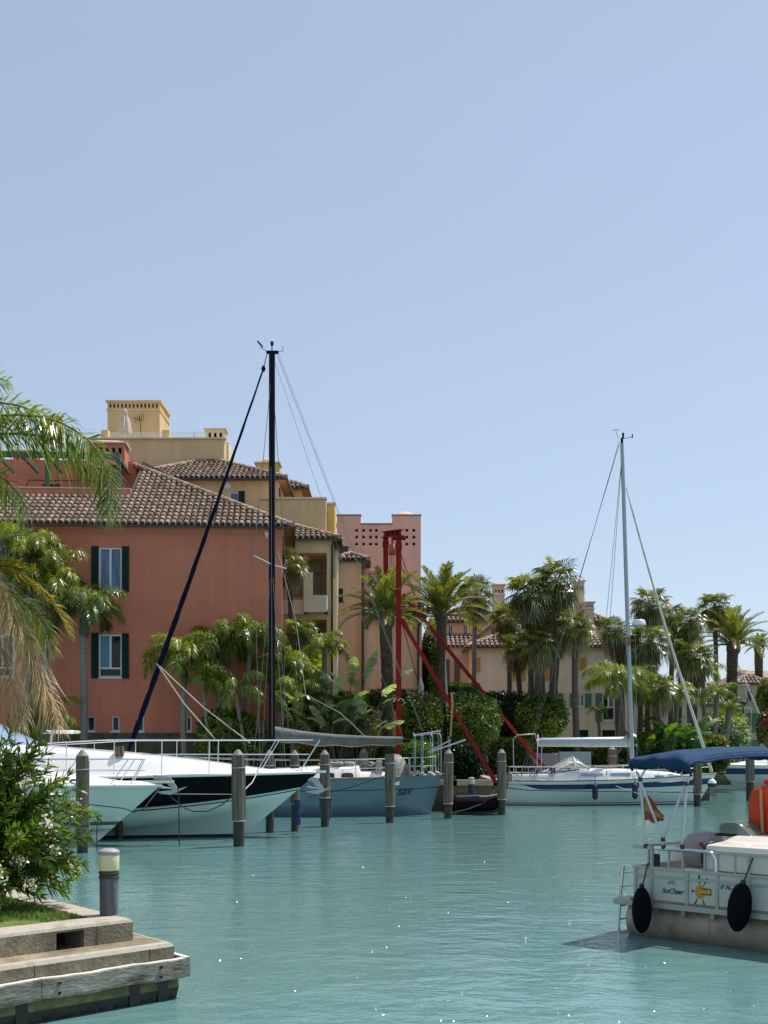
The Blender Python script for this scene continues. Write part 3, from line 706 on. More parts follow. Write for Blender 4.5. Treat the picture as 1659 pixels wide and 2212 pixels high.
# ------------------------------------------------------------------ cream block with the loggia
LD=56.0
log=empty('loggia_building',(0,LD,LZ),0,'cream building with an open loggia and a boxy balcony beside the red house','apartment block')
def lx(x,dy=0): return XA(x,LD+dy)
def lz(y,dy=0): return ZA(y,LD+dy)-LZ
mb=MB(); hh=[(lx(626),lx(706),lz(1290),lz(1194),2.2),(lx(638),lx(706),lz(1500),lz(1338),2.2)]
block(mb,lx(560),lx(721),0,lz(1166),7,hh,hdep=2.2)
mb.build('wall',M['cream_plaster'],log)
b=MB(); b.box(lx(620),lx(712),2.21,2.4,lz(1500),lz(1190)); b.build('loggia_back',M['yellow_plaster'],log)
b=MB(); b.box(lx(627),lx(692,2),2.0,2.2,lz(1290)+.02,lz(1200)); b.box(lx(640),lx(690,2),2.0,2.2,lz(1500),lz(1345)); b.build('loggia_door',M['brown_plaster'],log)
b=MB(); x0,x1=lx(656,-.9),lx(706,-.9); z0,z1,z2=lz(1327),lz(1291),lz(1243)
b.box(x0,x1,-.95,-.80,z0,z1); b.box(x0,lx(676,-.9),-.96,-.79,z1,z2); b.box(x0-.02,x0+.13,-.79,0,z0,z2); b.box(x1-.13,x1,-.79,0,z0,z1); b.box(x0,x1,-.8,0,z0,z0+.15)
b.box(lx(610),x0-.02,-.79,-.65,lz(1330),lz(1300)); bo=b.build('balcony',M['ivory_plaster'],log)
b=MB(); x=lx(677,-.9)
while x<x1-.05: b.box(x,x+.02,-.9,-.88,z1,lz(1247)); x+=.085
b.box(lx(677,-.9),x1-.02,-.92,-.87,lz(1247),lz(1244)); b.build('balcony_railing',M['iron'],bo)
hip_roof(log,lx(540),lx(718),0,7,lz(1166),0.42,0.35,faces=('front','right'))
b=MB(); b.box(lx(722.5),lx(728),.6,3,0,lz(1176)); b.build('lit_side_wall',M['ivory_plaster'],log)  # ivory strip paints sunlight on the corner of the cream wall
t=MB(); tiles(t,(lx(718),.35,lz(1178)),(1,0,0),(0,1,.4),lambda u,v:u<.68-v*.2,.7,1.6); t.build('side_roof',M['roof_tile'],log)
b=MB(); b.box(lx(716),lx(753,0),.2,.3,lz(1183),lz(1178)); b.box(lx(716),lx(750),.3,1.6,lz(1180),lz(1178)-.01); b.build('side_gutter',M['gutter'],log)
downpipe(log,lx(718),-.08,0,lz(1168),.055,hook=.18)
# parapet block above
mb=MB(); block(mb,lx(560,3),lx(703,3),lz(1180,3),lz(1075,3),3,(),y=3.4); mb.build('upper_block',M['yellow_plaster'],log)
b=MB(); b.box(lx(704,4.5),lx(723,4.5),4.3,6.5,lz(1190,4),lz(1087,4)); b.build('lit_side_block',M['ochre_plaster'],log)  # ochre colour stands in for sunlight on the side of the upper block
b=MB(); b.box(lx(560,3),lx(703,3)+.05,3.3,3.75,lz(1075,3)+.002,lz(1075,3)+.09); b.box(lx(704,4.5)-.0,lx(723,4.5)+.06,4.22,4.6,lz(1087,4)+.002,lz(1087,4)+.09); b.build('parapet_cap',M['cap_plaster'],log)

# ------------------------------------------------------------------ peach building
PD=58.0
pe=empty('peach_house',(0,PD,LZ),0,'smooth peach coloured house in two steps with brown downpipes behind the date palm','house')
def px(x,dy=0): return XA(x,PD+dy)
def pz(y,dy=0): return ZA(y,PD+dy)-LZ
mb=MB(); block(mb,px(727.5),px(784),0,pz(1210),6,[(px(729),px(741),pz(1299),pz(1271))]); mb.build('wall',M['peach_plaster'],pe)
w_=window(pe,px(729),px(741),pz(1299),pz(1271),mull=False,y=.12,fr=.03,frame='iron')
g=MB(); 
for i in range(4): g.box(px(729)+.04+i*.065,px(729)+.055+i*.065,.02,.04,pz(1299),pz(1271))
for i in range(7): g.box(px(729),px(741),.0,.018,pz(1299)+i*.09,pz(1299)+.015+i*.09)
g.build('window_grille',M['iron'],w_)
hip_roof(pe,px(722),px(790),0,6,pz(1211),0.45,0.15,faces=('front','right'),du=.24,name='upper_roof')
mb=MB(); block(mb,px(784.5),px(911),0,pz(1332),6,(),y=-.3); mb.build('lower_wall',M['peach_plaster'],pe)
t=MB(); tiles(t,(px(785),-.6,pz(1333)),(1,0,0),(0,1,.5),lambda u,v:v<1.75-.6*max(0,u-2.0),px(919)-px(785),2.0,du=.27); ro=t.build('lower_roof',M['roof_tile'],pe)
b=MB(); b.add([(px(785),-.6,pz(1333)),(px(919),-.6,pz(1333)),(px(912),1.0,pz(1333)+.8),(px(785),1.0,pz(1333)+.8)],[(0,1,2,3)],0,.5); b.build('roof_deck',M['roof_base'],ro)
b=MB(); b.box(px(785),px(921),-.72,-.6,pz(1340),pz(1333)); b.box(px(785),px(919),-.6,-.3,pz(1338),pz(1335)); b.build('gutter',M['gutter'],pe)
mb=MB(); block(mb,px(785),px(840),pz(1400),pz(1226,1),4,(),y=1.2); mb.build('middle_wall',M['peach_plaster'],pe)
b=MB(); b.box(px(784),px(816),1.0,1.19,pz(1230),pz(1225)); b.build('ledge',M['cap_plaster'],pe)
downpipe(pe,px(784),-.42,0,pz(1212),.065); downpipe(pe,px(903),-.42,0,pz(1345),.055,hook=.2)

# ------------------------------------------------------------------ pink tower
TD=66.0
tw=empty('pink_tower',(0,TD,LZ),0,'tall flat-topped pink tower with square pierced openings behind the peach house','tower')
def tx(x,dy=0): return XA(x,TD+dy)
def tzz(y,dy=0): return ZA(y,TD+dy)-LZ
sq=[]
for cx in (770.5,785.5,800.5): 
    for cy in (1145.5,1160,1175): sq.append((tx(cx-3),tx(cx+3),tzz(cy+3),tzz(cy-3)))
for cx in (823,874,889,904): 
    for cy in (1145.5,1160,1175): sq.append((tx(cx-10-3),tx(cx-10+3),tzz(cy+3),tzz(cy-3)))
sq=[(a-tx(0)+tx(0),b_,c,d) for a,b_,c,d in sq]
mb=MB(); 
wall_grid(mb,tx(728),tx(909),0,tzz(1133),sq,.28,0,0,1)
wall_grid(mb,tx(728),tx(779.5),tzz(1133),tzz(1114),(),.2); wall_grid(mb,tx(847),tx(909),tzz(1133),tzz(1114),(),.2)
z1,z2=tzz(1133),tzz(1114)
mb.add([(tx(728),0,0),(tx(909),0,0),(tx(909),7,0),(tx(728),7,0),(tx(728),0,z1),(tx(909),0,z1),(tx(909),7,z1),(tx(728),7,z1)],[(4,5,6,7),(1,2,6,5),(2,3,7,6),(3,0,4,7)],0,.5)
for a,b_ in ((728,779.5),(847,909)):
    mb.add([(tx(a),0,z1),(tx(b_),0,z1),(tx(b_),5,z1),(tx(a),5,z1),(tx(a),0,z2),(tx(b_),0,z2),(tx(b_),5,z2),(tx(a),5,z2)],[(4,5,6,7),(1,2,6,5),(2,3,7,6),(3,0,4,7)],0,.5)
mb.box(tx(832),tx(846.8),1.5,4,z1,tzz(1126))
mb.build('wall',[M['pink_plaster'],M['void']],tw)
b=MB(); 
for a,b_,z in ((728,779.5,z2),(847,909,z2),(780,846.5,z1)): b.box(tx(a)-.03,tx(b_)+.03,-.05,.3,z+.002,z+.07)
b.build('parapet_cap',M['pink_tile'],tw)
b=MB(); b.ell((tx(876,2),2.5,z2),.75,.75,.7,16,10); b.build('dome',M['cap_plaster'],tw)
b=MB(); b.ell((tx(755,2),3,z2),.85,.85,.35,16,10); b.build('dome',M['cap_plaster'],tw)
# ------------------------------------------------------------------ houses on the right, behind the palms
HD=72.0
ha=empty('cream_house',(0,HD,LZ),0,'long beige house with yellow and green shutters behind the central fan palms','house')
def hx(x,dy=0): return XA(x,HD+dy)
def hz(y,dy=0): return ZA(y,HD+dy)-LZ
Y=[(1102,1134),(1173,1205)]
wins=[(1176,1202,1499,1527),(1245,1263,1499,1527),(1301,1328,1499,1557)]
doors=[(1245,1271),(1301,1332)]
holes=[(hx(a),hx(b_),hz(d),hz(c)) for a,b_,c,d in wins]+[(hx(a),hx(b_),.05,hz(1577)) for a,b_ in doors]
mb=MB(); block(mb,hx(1020),hx(1350),0,hz(1397),9,holes); mb.build('wall',M['beige_plaster'],ha)
for a,b_,c,d in ((1102,1134,1429,1471),(1173,1205,1429,1471),(1251,1266,1420,1447)):
    b=MB(); z0,z1=hz(d),hz(c); mid=(hx(a)+hx(b_))/2
    b.box(hx(a),mid-.01,-.06,-.003,z0,z1); b.box(mid+.01,hx(b_),-.06,-.003,z0,z1)
    for i in range(10):
        z=z0+(z1-z0)*(i+.5)/10; b.box(hx(a)+.06,mid-.07,-.075,-.06,z-.035,z+.03); b.box(mid+.07,hx(b_)-.06,-.075,-.06,z-.035,z+.03)
    b.build('shutter',M['yellow_shutter'],ha)
b=MB(); b.box(hx(1028),hx(1037),-.06,-.003,hz(1451),hz(1420)); b.build('shutter',M['orange_shutter'],ha)
for a,b_,c,d in wins:
    w_=window(ha,hx(a),hx(b_),hz(d),hz(c),trans=hz(1528) if d>1540 else None,pane='glass_dark',pane2='curtain',fr=.08)
    shutter_pair(w_,hx(a),hx(b_),hz(d),hz(c),.40,'green_shutter')
for a,b_ in doors:
    b=MB(); b.box(hx(a),hx(b_),.08,.12,.05,hz(1577)); b.build('door',M['dark_shutter'],ha)
hip_roof(ha,hx(1020),hx(1350),0,7,hz(1398),0.42,0.35,faces=('front',),du=.28,dv=.5,rad=.11,tile='pink_tile')
downpipe(ha,hx(1021),-.1,0,hz(1400),.07)
b=MB(); b.box(hx(1022),hx(1075),-1.2,-.1,hz(1555),hz(1548)); b.build('garden_bench_wall',M['beige_plaster'],ha)
# taller part behind with dormers, chimneys
mb=MB(); block(mb,hx(940,3),hx(1024,3),0,hz(1398,3),8,(),y=3); mb.build('left_wall',M['rose_plaster'],ha)
for a,b_ in ((961,971),(981,993)):
    b=MB(); n=8; x0,x1=hx(a,3),hx(b_,3); pts=[(x0,hz(1475,3)),(x1,hz(1475,3)),(x1,hz(1428,3))]+[(x0+(x1-x0)*(.5+.5*math.cos(pi*i/n)),hz(1428,3)+.12*math.sin(pi*i/n)) for i in range(1,n)]+[(x0,hz(1428,3))]
    b.prism(pts,2.93,2.997,'y'); b.build('shutter',M['slate_shutter'],ha)
# lower lean-to roof under the dormers
t=MB(); 
sl=(0,2.6,hz(1368,5.6)-hz(1398,3))
tiles(t,(hx(936,3),2.8,hz(1398,3)),(1,0,0),sl,lambda u,v:v<3.1,hx(1022,3)-hx(936,3),3.2,du=.28,dv=.5,rad=.11); lr=t.build('lower_roof',M['pink_tile'],ha)
b=MB(); b.add([(hx(936,3),2.8,hz(1398,3)),(hx(1024,3),2.8,hz(1398,3)),(hx(1030,5.6),5.4,hz(1368,5.6)),(hx(936,5.6),5.4,hz(1368,5.6))],[(0,1,2,3)],0,.5); b.build('roof_deck',M['roof_base'],lr)
mb=MB(); dw=[(hx(a,5),hx(b_,5),hz(1374,5),hz(1350,5)) for a,b_ in ((968,978),(1000,1010),(1035,1044))]
block(mb,hx(940,5),hx(1095,5),0,hz(1342,5),8,dw,y=5); mb.build('upper_wall',M['yellow_plaster'],ha)
for a,b_,c,d in dw:
    q=empty('x',(0,0,0)); bpy.data.objects.remove(q)
    b=MB(); y=5.1; b.box(a,a+.05,y-.04,y,c,d); b.box(b_-.05,b_,y-.04,y,c,d); b.box(a,b_,y-.04,y,d-.05,d); b.box((a+b_)/2-.02,(a+b_)/2+.02,y-.04,y,c,d); w_=b.build('window',M['white_frame'],ha)
    b=MB(); b.box(a+.05,b_-.05,y+.002,y+.02,c,d-.05); b.build('pane',M['glass_dark'],w_)
hip_roof(ha,hx(935,5),hx(1100,5),5,14,hz(1343,5),0.35,0.2,faces=('front','right'),du=.28,dv=.5,rad=.11,tile='pink_tile',name='upper_roof')
# sloping gable wall
mb=MB(); mb.prism([(hx(1000,4),hz(1398,4)),(hx(1180,4),hz(1398,4)),(hx(1180,4),hz(1330,4)),(hx(1100,4),hz(1330,4)),(hx(1075,4),hz(1342,4))],3.6,4.6,'y'); mb.build('gable_wall',M['rose_plaster'],ha)
b=MB(); b.tube([(hx(1000,4),3.55,hz(1396,4)),(hx(1075,4),3.55,hz(1340,4)),(hx(1100,4),3.55,hz(1328,4)),(hx(1180,4),3.55,hz(1328,4))],.14,6); b.build('gable_tiles',M['pink_tile'],ha)
def ct(x0,x1,y0,y1,d):
    dy=d-HD
    c=chimney('chimney',None,((hx(x0,dy)+hx(x1,dy))/2,dy,hz(y1,dy)),hx(x1,dy)-hx(x0,dy),1.0,hz(y0,dy)-hz(y1,dy),'rose_plaster','cap_plaster',3,parent=ha,slot=((hz(y0,dy)-hz(y1,dy))*.80,(hz(y0,dy)-hz(y1,dy))*.88))
ct(1066,1090,1264,1345,80); ct(1244,1262,1256,1350,80); ct(1262,1283,1302,1345,79); 
mb=MB(); block(mb,hx(1180,8),hx(1345,8),0,hz(1345,8),7,(),y=8); mb.build('back_wall',M['rose_plaster'],ha)
hip_roof(ha,hx(1245,8),hx(1312,8),8,12,hz(1345,8),0.6,0.2,faces=('front','right'),du=.28,dv=.5,rad=.11,tile='pink_tile',name='back_roof')
g=MB(); 
for x in (1262,1275,1288,1300): g.tube([(hx(x,7),7.8,hz(1362,8)),(hx(x,7),7.8,hz(1345,8))],.04,5)
g.tube([(hx(1262,7),7.8,hz(1353,8)),(hx(1312,7),7.8,hz(1353,8))],.04,5); g.build('roof_railing',M['red_steel'],ha)
# blue posts of the roof terrace
g=MB(); 
for x in (1066,1100): g.box(hx(x,1),hx(x+5,1),2.2,2.4,hz(1372,2),hz(1325,2)); 
g.box(hx(1050,1),hx(1110,1),2.2,2.4,hz(1325,2),hz(1320,2)); g.build('terrace_post',M['slate_shutter'],ha)

hb=empty('brown_house',(0,80,LZ),0,'plain brown plastered house with a sloping gable half hidden by the palms','house')
bx=lambda x:XA(x,80); bz=lambda y:ZA(y,80)-LZ
mb=MB(); mb.prism([(bx(1340),0),(bx(1512),0),(bx(1512),bz(1484)),(bx(1446),bz(1484)),(bx(1440),bz(1472)),(bx(1408),bz(1440)),(bx(1340),bz(1440))],0,8,'y'); mb.build('wall',M['brown_plaster'],hb)
b=MB(); b.box(bx(1446),bx(1514),-.15,.3,bz(1484)+.002,bz(1480)); b.build('parapet_cap',M['cap_plaster'],hb)
for a,b_,c in ((1485,1497,1570),(1455,1465,1610)):
    b=MB(); b.box(bx(a),bx(b_),-.04,-.002,bz(c+5),bz(c)); b.build('vent',M['ivory_plaster'],hb)
hc=empty('grey_green_house',(0,96,LZ),0,'pale grey green house with teal shutters and pink tiled roofs at the far right','house')
cx=lambda x,d=0:XA(x,96+d); cz=lambda y,d=0:ZA(y,96+d)-LZ
mb=MB(); block(mb,cx(1505),cx(1592),0,cz(1524),6,[(cx(1536),cx(1549),cz(1560),cz(1541))]); mb.build('wall',M['greygreen_plaster'],hc)
w_=window(hc,cx(1536),cx(1549),cz(1560),cz(1541),mull=False,fr=.09); shutter_pair(w_,cx(1536),cx(1549),cz(1560),cz(1541),.5,'green_shutter')
b=MB(); b.box(cx(1563),cx(1580),-.08,-.003,cz(1560),cz(1541)); b.build('shutter',M['green_shutter'],hc)
hip_roof(hc,cx(1505),cx(1592),0,6,cz(1524),0.5,0.3,faces=('front','right'),du=.30,dv=.5,rad=.12,tile='pink_tile')
mb=MB(); block(mb,cx(1592.5),cx(1655),0,cz(1478),8,[(cx(1612),cx(1646),cz(1583),cz(1540)),(cx(1614),cx(1624),cz(1515),cz(1493))]); mb.build('tall_wall',M['greygreen_plaster'],hc)
b=MB(); b.box(cx(1612),cx(1646),.1,.15,cz(1583),cz(1540)); b.box(cx(1612),cx(1646),-.05,.1,cz(1563),cz(1560)); b.build('shutter',M['green_shutter'],hc)
b=MB(); b.box(cx(1614),cx(1624),.1,.15,cz(1515),cz(1493)); b.build('shutter',M['slate_shutter'],hc)
b=MB(); b.box(cx(1616),cx(1640),-.08,-.003,cz(1630),cz(1598)); b.build('door',M['green_shutter'],hc)
hip_roof(hc,cx(1592),cx(1656),0,8,cz(1478),0.55,0.3,faces=('front','right','left'),du=.30,dv=.5,rad=.12,tile='pink_tile',name='tall_roof')
b=MB(); b.box(cx(1622),cx(1656),-2.2,-.003,cz(1518),cz(1500)); b.build('balcony',M['pink_plaster'],hc)
hy=empty('yellow_house',(0,108,LZ),0,'bright yellow gabled house with a pink roof and low chimneys at the right edge','house')
yx2=lambda x:XA(x,108); yz2=lambda y:ZA(y,108)-LZ
mb=MB(); mb.prism([(yx2(1610),0),(yx2(1720),0),(yx2(1720),yz2(1520)),(yx2(1657),yz2(1490)),(yx2(1628),yz2(1458)),(yx2(1610),yz2(1475))],0,10,'y'); mb.build('wall',M['ochre_plaster'],hy)
mb=MB(); a=[(yx2(1627),-.3,yz2(1456)),(yx2(1727),-.3,yz2(1535)),(yx2(1727),9,yz2(1435)),(yx2(1635),9,yz2(1435))]; mb.add(a,[(0,1,2,3)],0,.5)
mb.add([(p[0],p[1],p[2]-.25) for p in a]+a,[(0,4,5,1),(3,2,6,7),(0,3,7,4),(3,2,1,0)],0,.2)
mb.build('roof',M['pink_tile'],hy)
b=MB(); b.bev(yx2(1640),yx2(1660),6,8,yz2(1455),yz2(1436),.1); b.build('chimney',M['yellowcap_plaster'],hy)
b=MB(); b.bev(yx2(1666),yx2(1690),6,8,yz2(1455),yz2(1438),.1); b.build('chimney',M['yellowcap_plaster'],hy)

# ------------------------------------------------------------------ near quay
A=Vector((-2.52,12.08)); fdir=Vector((-.700,-.714)).normalized(); n1=Vector((-fdir.y,fdir.x))*1
n1=Vector((.714,-.700)); bdir=Vector((-1.65,2.1)).normalized(); m1=Vector((.786,.618))
kd=n1.dot(m1)
def cor(o): return A+(n1+m1)*(o/(1+kd))
def qpoly(o): 
    c=cor(o); return [c, c+bdir*16, c+bdir*16+Vector((-14,0)), c+fdir*15+Vector((-6,0)), c+fdir*15]
GZ=0.80
def frontM(o,z=0):   # local x along the front face to the right (towards the corner), y into the quay
    c=cor(o); e=-fdir; return Matrix(((e.x,-n1.x,0,c.x),(e.y,-n1.y,0,c.y),(0,0,1,z),(0,0,0,1)))
mb=MB()
# upper wall, with square drain recesses, rounded top edge
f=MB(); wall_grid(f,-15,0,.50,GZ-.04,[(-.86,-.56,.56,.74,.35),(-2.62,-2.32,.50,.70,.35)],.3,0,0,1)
FM=frontM(0)
vs=[FM@Vector(p) for p in f.v]; mb.v=[tuple(p) for p in vs]; mb.f=f.f; mb.m=f.m; mb.r=f.r; mb.sm=f.sm
def band(o0,z0,o1,z1,mi):
    a=[cor(o0)+fdir*15,cor(o0),cor(o0)+bdir*16]; b_=[cor(o1)+fdir*15,cor(o1),cor(o1)+bdir*16]
    for i in range(2): mb.add([(a[i].x,a[i].y,z0),(a[i+1].x,a[i+1].y,z0),(b_[i+1].x,b_[i+1].y,z1),(b_[i].x,b_[i].y,z1)],[(0,1,2,3)],mi,.5)
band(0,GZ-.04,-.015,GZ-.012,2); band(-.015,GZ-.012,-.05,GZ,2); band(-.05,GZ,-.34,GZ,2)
c0=cor(0); 
mb.add([(c0.x,c0.y,.5),((c0+bdir*16).x,(c0+bdir*16).y,.5),((c0+bdir*16).x,(c0+bdir*16).y,GZ-.04),(c0.x,c0.y,GZ-.04)],[(0,1,2,3)],0,.5)
# ledge
band(0,.575,.24,.565,0); band(.24,.565,.29,.555,2); band(.29,.555,.315,.52,2); band(.315,.52,.315,.30,0)
# base
band(.315,.30,.34,.27,3); band(.34,.27,.35,.115,3); band(.35,.115,.32,-.05,4); band(.33,-.05,.30,-1.6,4)
for x in (-.42,-1.75,-3.3):
    q_=[FM@Vector(p) for p in ((x,-.003,.565),(x+.008,-.003,.565),(x+.006,-.003,GZ-.03),(x,-.003,GZ-.03))]; mb.add(q_,[(0,1,2,3)],1,.5)
for x in (-.30,-1.55,-2.9):
    q_=[frontM(.318)@Vector(p) for p in ((x,-.002,.31),(x+.009,-.002,.31),(x+.004,-.002,.53),(x-.003,-.002,.53))]; mb.add(q_,[(0,1,2,3)],1,.5)
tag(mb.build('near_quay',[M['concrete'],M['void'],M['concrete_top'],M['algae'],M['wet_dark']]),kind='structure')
c=qpoly(-.34); tag(sheet('lawn_soil',[(p.x,p.y) for p in c],GZ-.004,M['grass_soil']),kind='structure')
# timber fender beam: two boards with bolt holes
tb=empty('timber_beam',(cor(.40).x,cor(.40).y,0),0,'weathered grey timber beam bolted along the edge of the near quay','beam')
TM=Matrix.Translation((-cor(.40).x,-cor(.40).y,0))@frontM(.40)
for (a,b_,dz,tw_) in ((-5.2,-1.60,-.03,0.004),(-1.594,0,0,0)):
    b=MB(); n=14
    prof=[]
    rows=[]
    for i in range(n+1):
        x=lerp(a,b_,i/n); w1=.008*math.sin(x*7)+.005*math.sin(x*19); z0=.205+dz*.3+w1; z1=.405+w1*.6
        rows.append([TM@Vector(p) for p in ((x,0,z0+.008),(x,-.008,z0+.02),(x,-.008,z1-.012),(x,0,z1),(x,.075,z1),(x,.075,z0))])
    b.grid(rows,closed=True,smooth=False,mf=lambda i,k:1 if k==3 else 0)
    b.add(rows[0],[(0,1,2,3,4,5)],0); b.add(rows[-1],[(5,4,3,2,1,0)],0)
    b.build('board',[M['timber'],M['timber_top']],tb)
b=MB()
for x in (-.30,-1.42,-2.05,-3.2):
    for z in (.35,.26): b.lathe([(.017,0),(.017,.012),(.010,.012),(.010,.004)],10,M=TM@Matrix.Translation((x,-.009,z))@Matrix.Rotation(R(90),4,'X'))
b.build('bolt',M['wet_dark'],tb)
# end board round the corner
e=m1; cc=cor(.40); 
def endM(): return Matrix(((bdir.x,-m1.x,0,0),(bdir.y,-m1.y,0,0),(0,0,1,0),(0,0,0,1)))
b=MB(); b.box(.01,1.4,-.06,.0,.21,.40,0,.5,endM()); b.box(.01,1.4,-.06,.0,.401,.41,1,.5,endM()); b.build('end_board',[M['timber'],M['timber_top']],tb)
# bearers that carry the beam
for i,x in enumerate((-.22,-.55,-1.75,-3.4)):
    b=MB(); q=TM@Matrix.Identity(4); w_=.10
    b.prism([(x-w_*.7,.26),(x+w_*.5,.26),(x+w_*.3,-.3),(x-w_*.8,-.3)],-.03,.10,'y'); 
    b.v=[tuple(TM@(Vector(p)+Vector((0,.076,0)))) for p in b.v]; b.build('bearer',M['wet_dark'],tb)

# bollard lamp
def bollard(loc, sc, name, label, group=None, post='lamp_post', lens='lamp_lens'):
    e=empty(name,loc,0,label,'bollard light',group); e.scale=(sc,)*3
    b=MB(); b.lathe([(.098,0),(.098,.01),(.100,.02),(.103,.38),(.106,.40),(.106,.405)],28); b.build('post',M[post],e)
    b=MB(); b.lathe([(.098,.406),(.112,.41),(.112,.425),(.100,.43),(.100,.445),(.112,.45),(.112,.468),(.104,.478),(.104,.49)],28); b.build('collar',M['lamp_ring'],e)
    b=MB(); b.lathe([(.107,.491),(.110,.50),(.112,.655),(.110,.662)],28); b.build('lamp_lens',M[lens],e)
    b=MB(); b.lathe([(.113,.663),(.116,.666),(.117,.695),(.114,.702),(.108,.708),(.09,.722),(.05,.732),(0.002,.735)],28); b.build('lamp_cap',M['lamp_cap'],e)
    return e
bp_=A+(n1+m1)*(-.13)+bdir*.32+n1*(-.02)
BD=12.3
bollard((XA(235.5,BD),BD,GZ),.93,'bollard_light','grey bollard light with a cream lens on the corner of the near quay')
bollard((XA(1018,47.2),47.2,.555),1.12,'bollard_light','dark blue bollard light with a cream lens on the landing ledge beside the lawn',post='blue_post')

# ------------------------------------------------------------------ mooring piles
def pile(x,yw,ytop,wpx,sleeve=None,cap=True,label='',dd=None,lean=0,wet=None,mat_='pile_wood'):
    d=EYE*F/(yw-1617.0) if dd is None else dd
    r=(wpx+1.5)/2/F*d; zt=ZA(ytop,d); e=empty('mooring_pile',(XA(x,d),d,0),rng.random()*0.6,label,'mooring pile','wooden mooring piles in the marina'); e.rotation_euler=(rng.uniform(-.008,.008),rng.uniform(-.010,.010),rng.random()*.6)
    n=8
    def oct(r_,z): return [Vector((r_*math.cos(2*pi*(k+.5)/n),r_*math.sin(2*pi*(k+.5)/n),z)) for k in range(n)]
    zs=.95*0+ (sleeve if sleeve is not None else 0.45)
    ct_=.16 if cap else 0
    b=MB(); rows=[oct(r*.99,zs),oct(r*1.0,zs+.03),oct(r,zt*.6),oct(r*.98,zt-ct_)]
    b.grid(rows,closed=True,smooth=False); b.add(rows[-1],[tuple(range(n))],0); b.add(rows[0],[tuple(range(n-1,-1,-1))],0); b.build('shaft',M[mat_],e)
    b=MB(); b.lathe([(r*.80,-1.6),(r*.80,0),(r*.84,.2),(r*.80,zs+.0)],12); b.build('wet_foot',M['pile_wet'],e)
    for z in ((zs+.02),(zt-ct_-.32)):
        b=MB(); b.lathe([(r*1.0,z),(r*1.045,z),(r*1.045,z+.022),(r*1.0,z+.022)],20); b.build('band',M['rope_pale'],e)
    b=MB(); b.box(r*.72,r*1.03,-r*.3,r*.3,zs+.04,zt-ct_-.1); b.build('rubbing_strip',M['pile_light'],e)
    if cap:
        b=MB(); b.lathe([(r*.84,zt-.175),(r*.90,zt-.17),(r*.90,zt-.135),(r*.82,zt-.125),(r*.34,zt-.02),(r*.26,zt-.004),(.01,zt)],16,smooth=False); b.build('pile_cap',M['pile_cap'],e)
    return e
pile(178,1842,1620,27,sleeve=.42,label='mooring pile in front of the plain hulled yacht, wound with dark rope')
pile(516,1828,1619,28,sleeve=.62,label='thick mooring pile in front of the black banded motor yacht')
pile(702,1786,1620,20,sleeve=.9,label='mooring pile wearing a blue wrapping near the bow anchor of the motor yacht',mat_='pile_wood')
pile(842,1777,1629,20,sleeve=.52,cap=False,label='flat-topped mooring pile without a cap in front of the blue hull')
pile(968,1768,1619,19,sleeve=.50,label='mooring pile at the stern of the blue sailing boat')
pile(1084,1760,1618,18,sleeve=.55,label='mooring pile at the stern of the white sailing boat')
pile(1506,1742,1620,17,sleeve=.50,label='mooring pile at the bow of the white sailing boat')
pile(1620,1730,1618,18,sleeve=.9,label='mooring pile behind the orange float at the right edge')
pile(583,1812,1620,20,sleeve=.75,dd=35.8,label='mooring pile half hidden under the bow of the motor yacht, left of the padded one')
pile(637,1802,1620,18,sleeve=.8,dd=36.4,label='mooring pile with ribbed blue padding behind the motor yacht bow')
pile(257,1826,1612,18,sleeve=.8,dd=33.3,cap=False,label='brown mooring pile between the two motor yachts')
pile(785,1740,1617,17,sleeve=.55,dd=47.85,label='short mooring pile behind the blue sailing boat cabin')
pile(1322,1712,1612,17,sleeve=.9,dd=57.0,label='mooring pile behind the boom end of the white sailing boat')
pile(1595,1690,1629,8,sleeve=.9,dd=78,label='far mooring pile beside the distant motor yacht')
pile(1613,1690,1629,8,sleeve=.9,dd=79,label='farthest small mooring pile beyond the distant motor yacht')
# blue wrappings of two piles
def wrap(x,yw,y0,y1,wpx,label,ribs=0):
    d=EYE*F/(yw-1617.0)-.0; e=empty('pile_padding',(XA(x,d),d,0),0,label,'padding')
    z0,z1=ZA(y1,d),ZA(y0,d); r=wpx/2/F*d
    if ribs:
        for i in range(ribs):
            a=z0+(z1-z0)*i/ribs; c=z0+(z1-z0)*(i+1)/ribs; b=MB()
            rows=[[Vector(((r*q*(1+.08*math.cos(10*t)))*math.cos(t),(r*q*(1+.08*math.cos(10*t)))*math.sin(t),z)) for t in [2*pi*k/40 for k in range(40)]] for q,z in ((.9,a),(1,a+.03),(1,c-.03),(.9,c-.005))]
            b.grid(rows,closed=True); b.build('pad',M['cover_blue'],e)
    else:
        b=MB(); rows=[]
        for q,t in ((.45,0),(.55,.06),(.72,.15),(.9,.35),(1.0,.65),(1.02,.88),(1.06,.95),(.98,1.0)):
            rows.append([Vector(((r*q*(1+.05*math.sin(3*a+5*t)))*math.cos(a),(r*q*(1+.05*math.sin(3*a+5*t)))*math.sin(a),z0+(z1-z0)*t)) for a in [2*pi*k/28 for k in range(28)]])
        b.grid(rows,closed=True); b.build('cover',M['cover_blue'],e)
        b=MB(); b.lathe([(r*1.02,z1-.05),(r*1.1,z1-.05),(r*1.1,z1+.02),(r*1.0,z1+.02)],24); b.build('drawcord',M['rope_dark'],e)
wrap(703.5,1785,1724,1776,26,'dark blue cloth wrapping tied round the mooring pile below the anchor')
wrap(643,1801,1728,1782,13,'ribbed blue foam padding strapped to the second mooring pile',3)
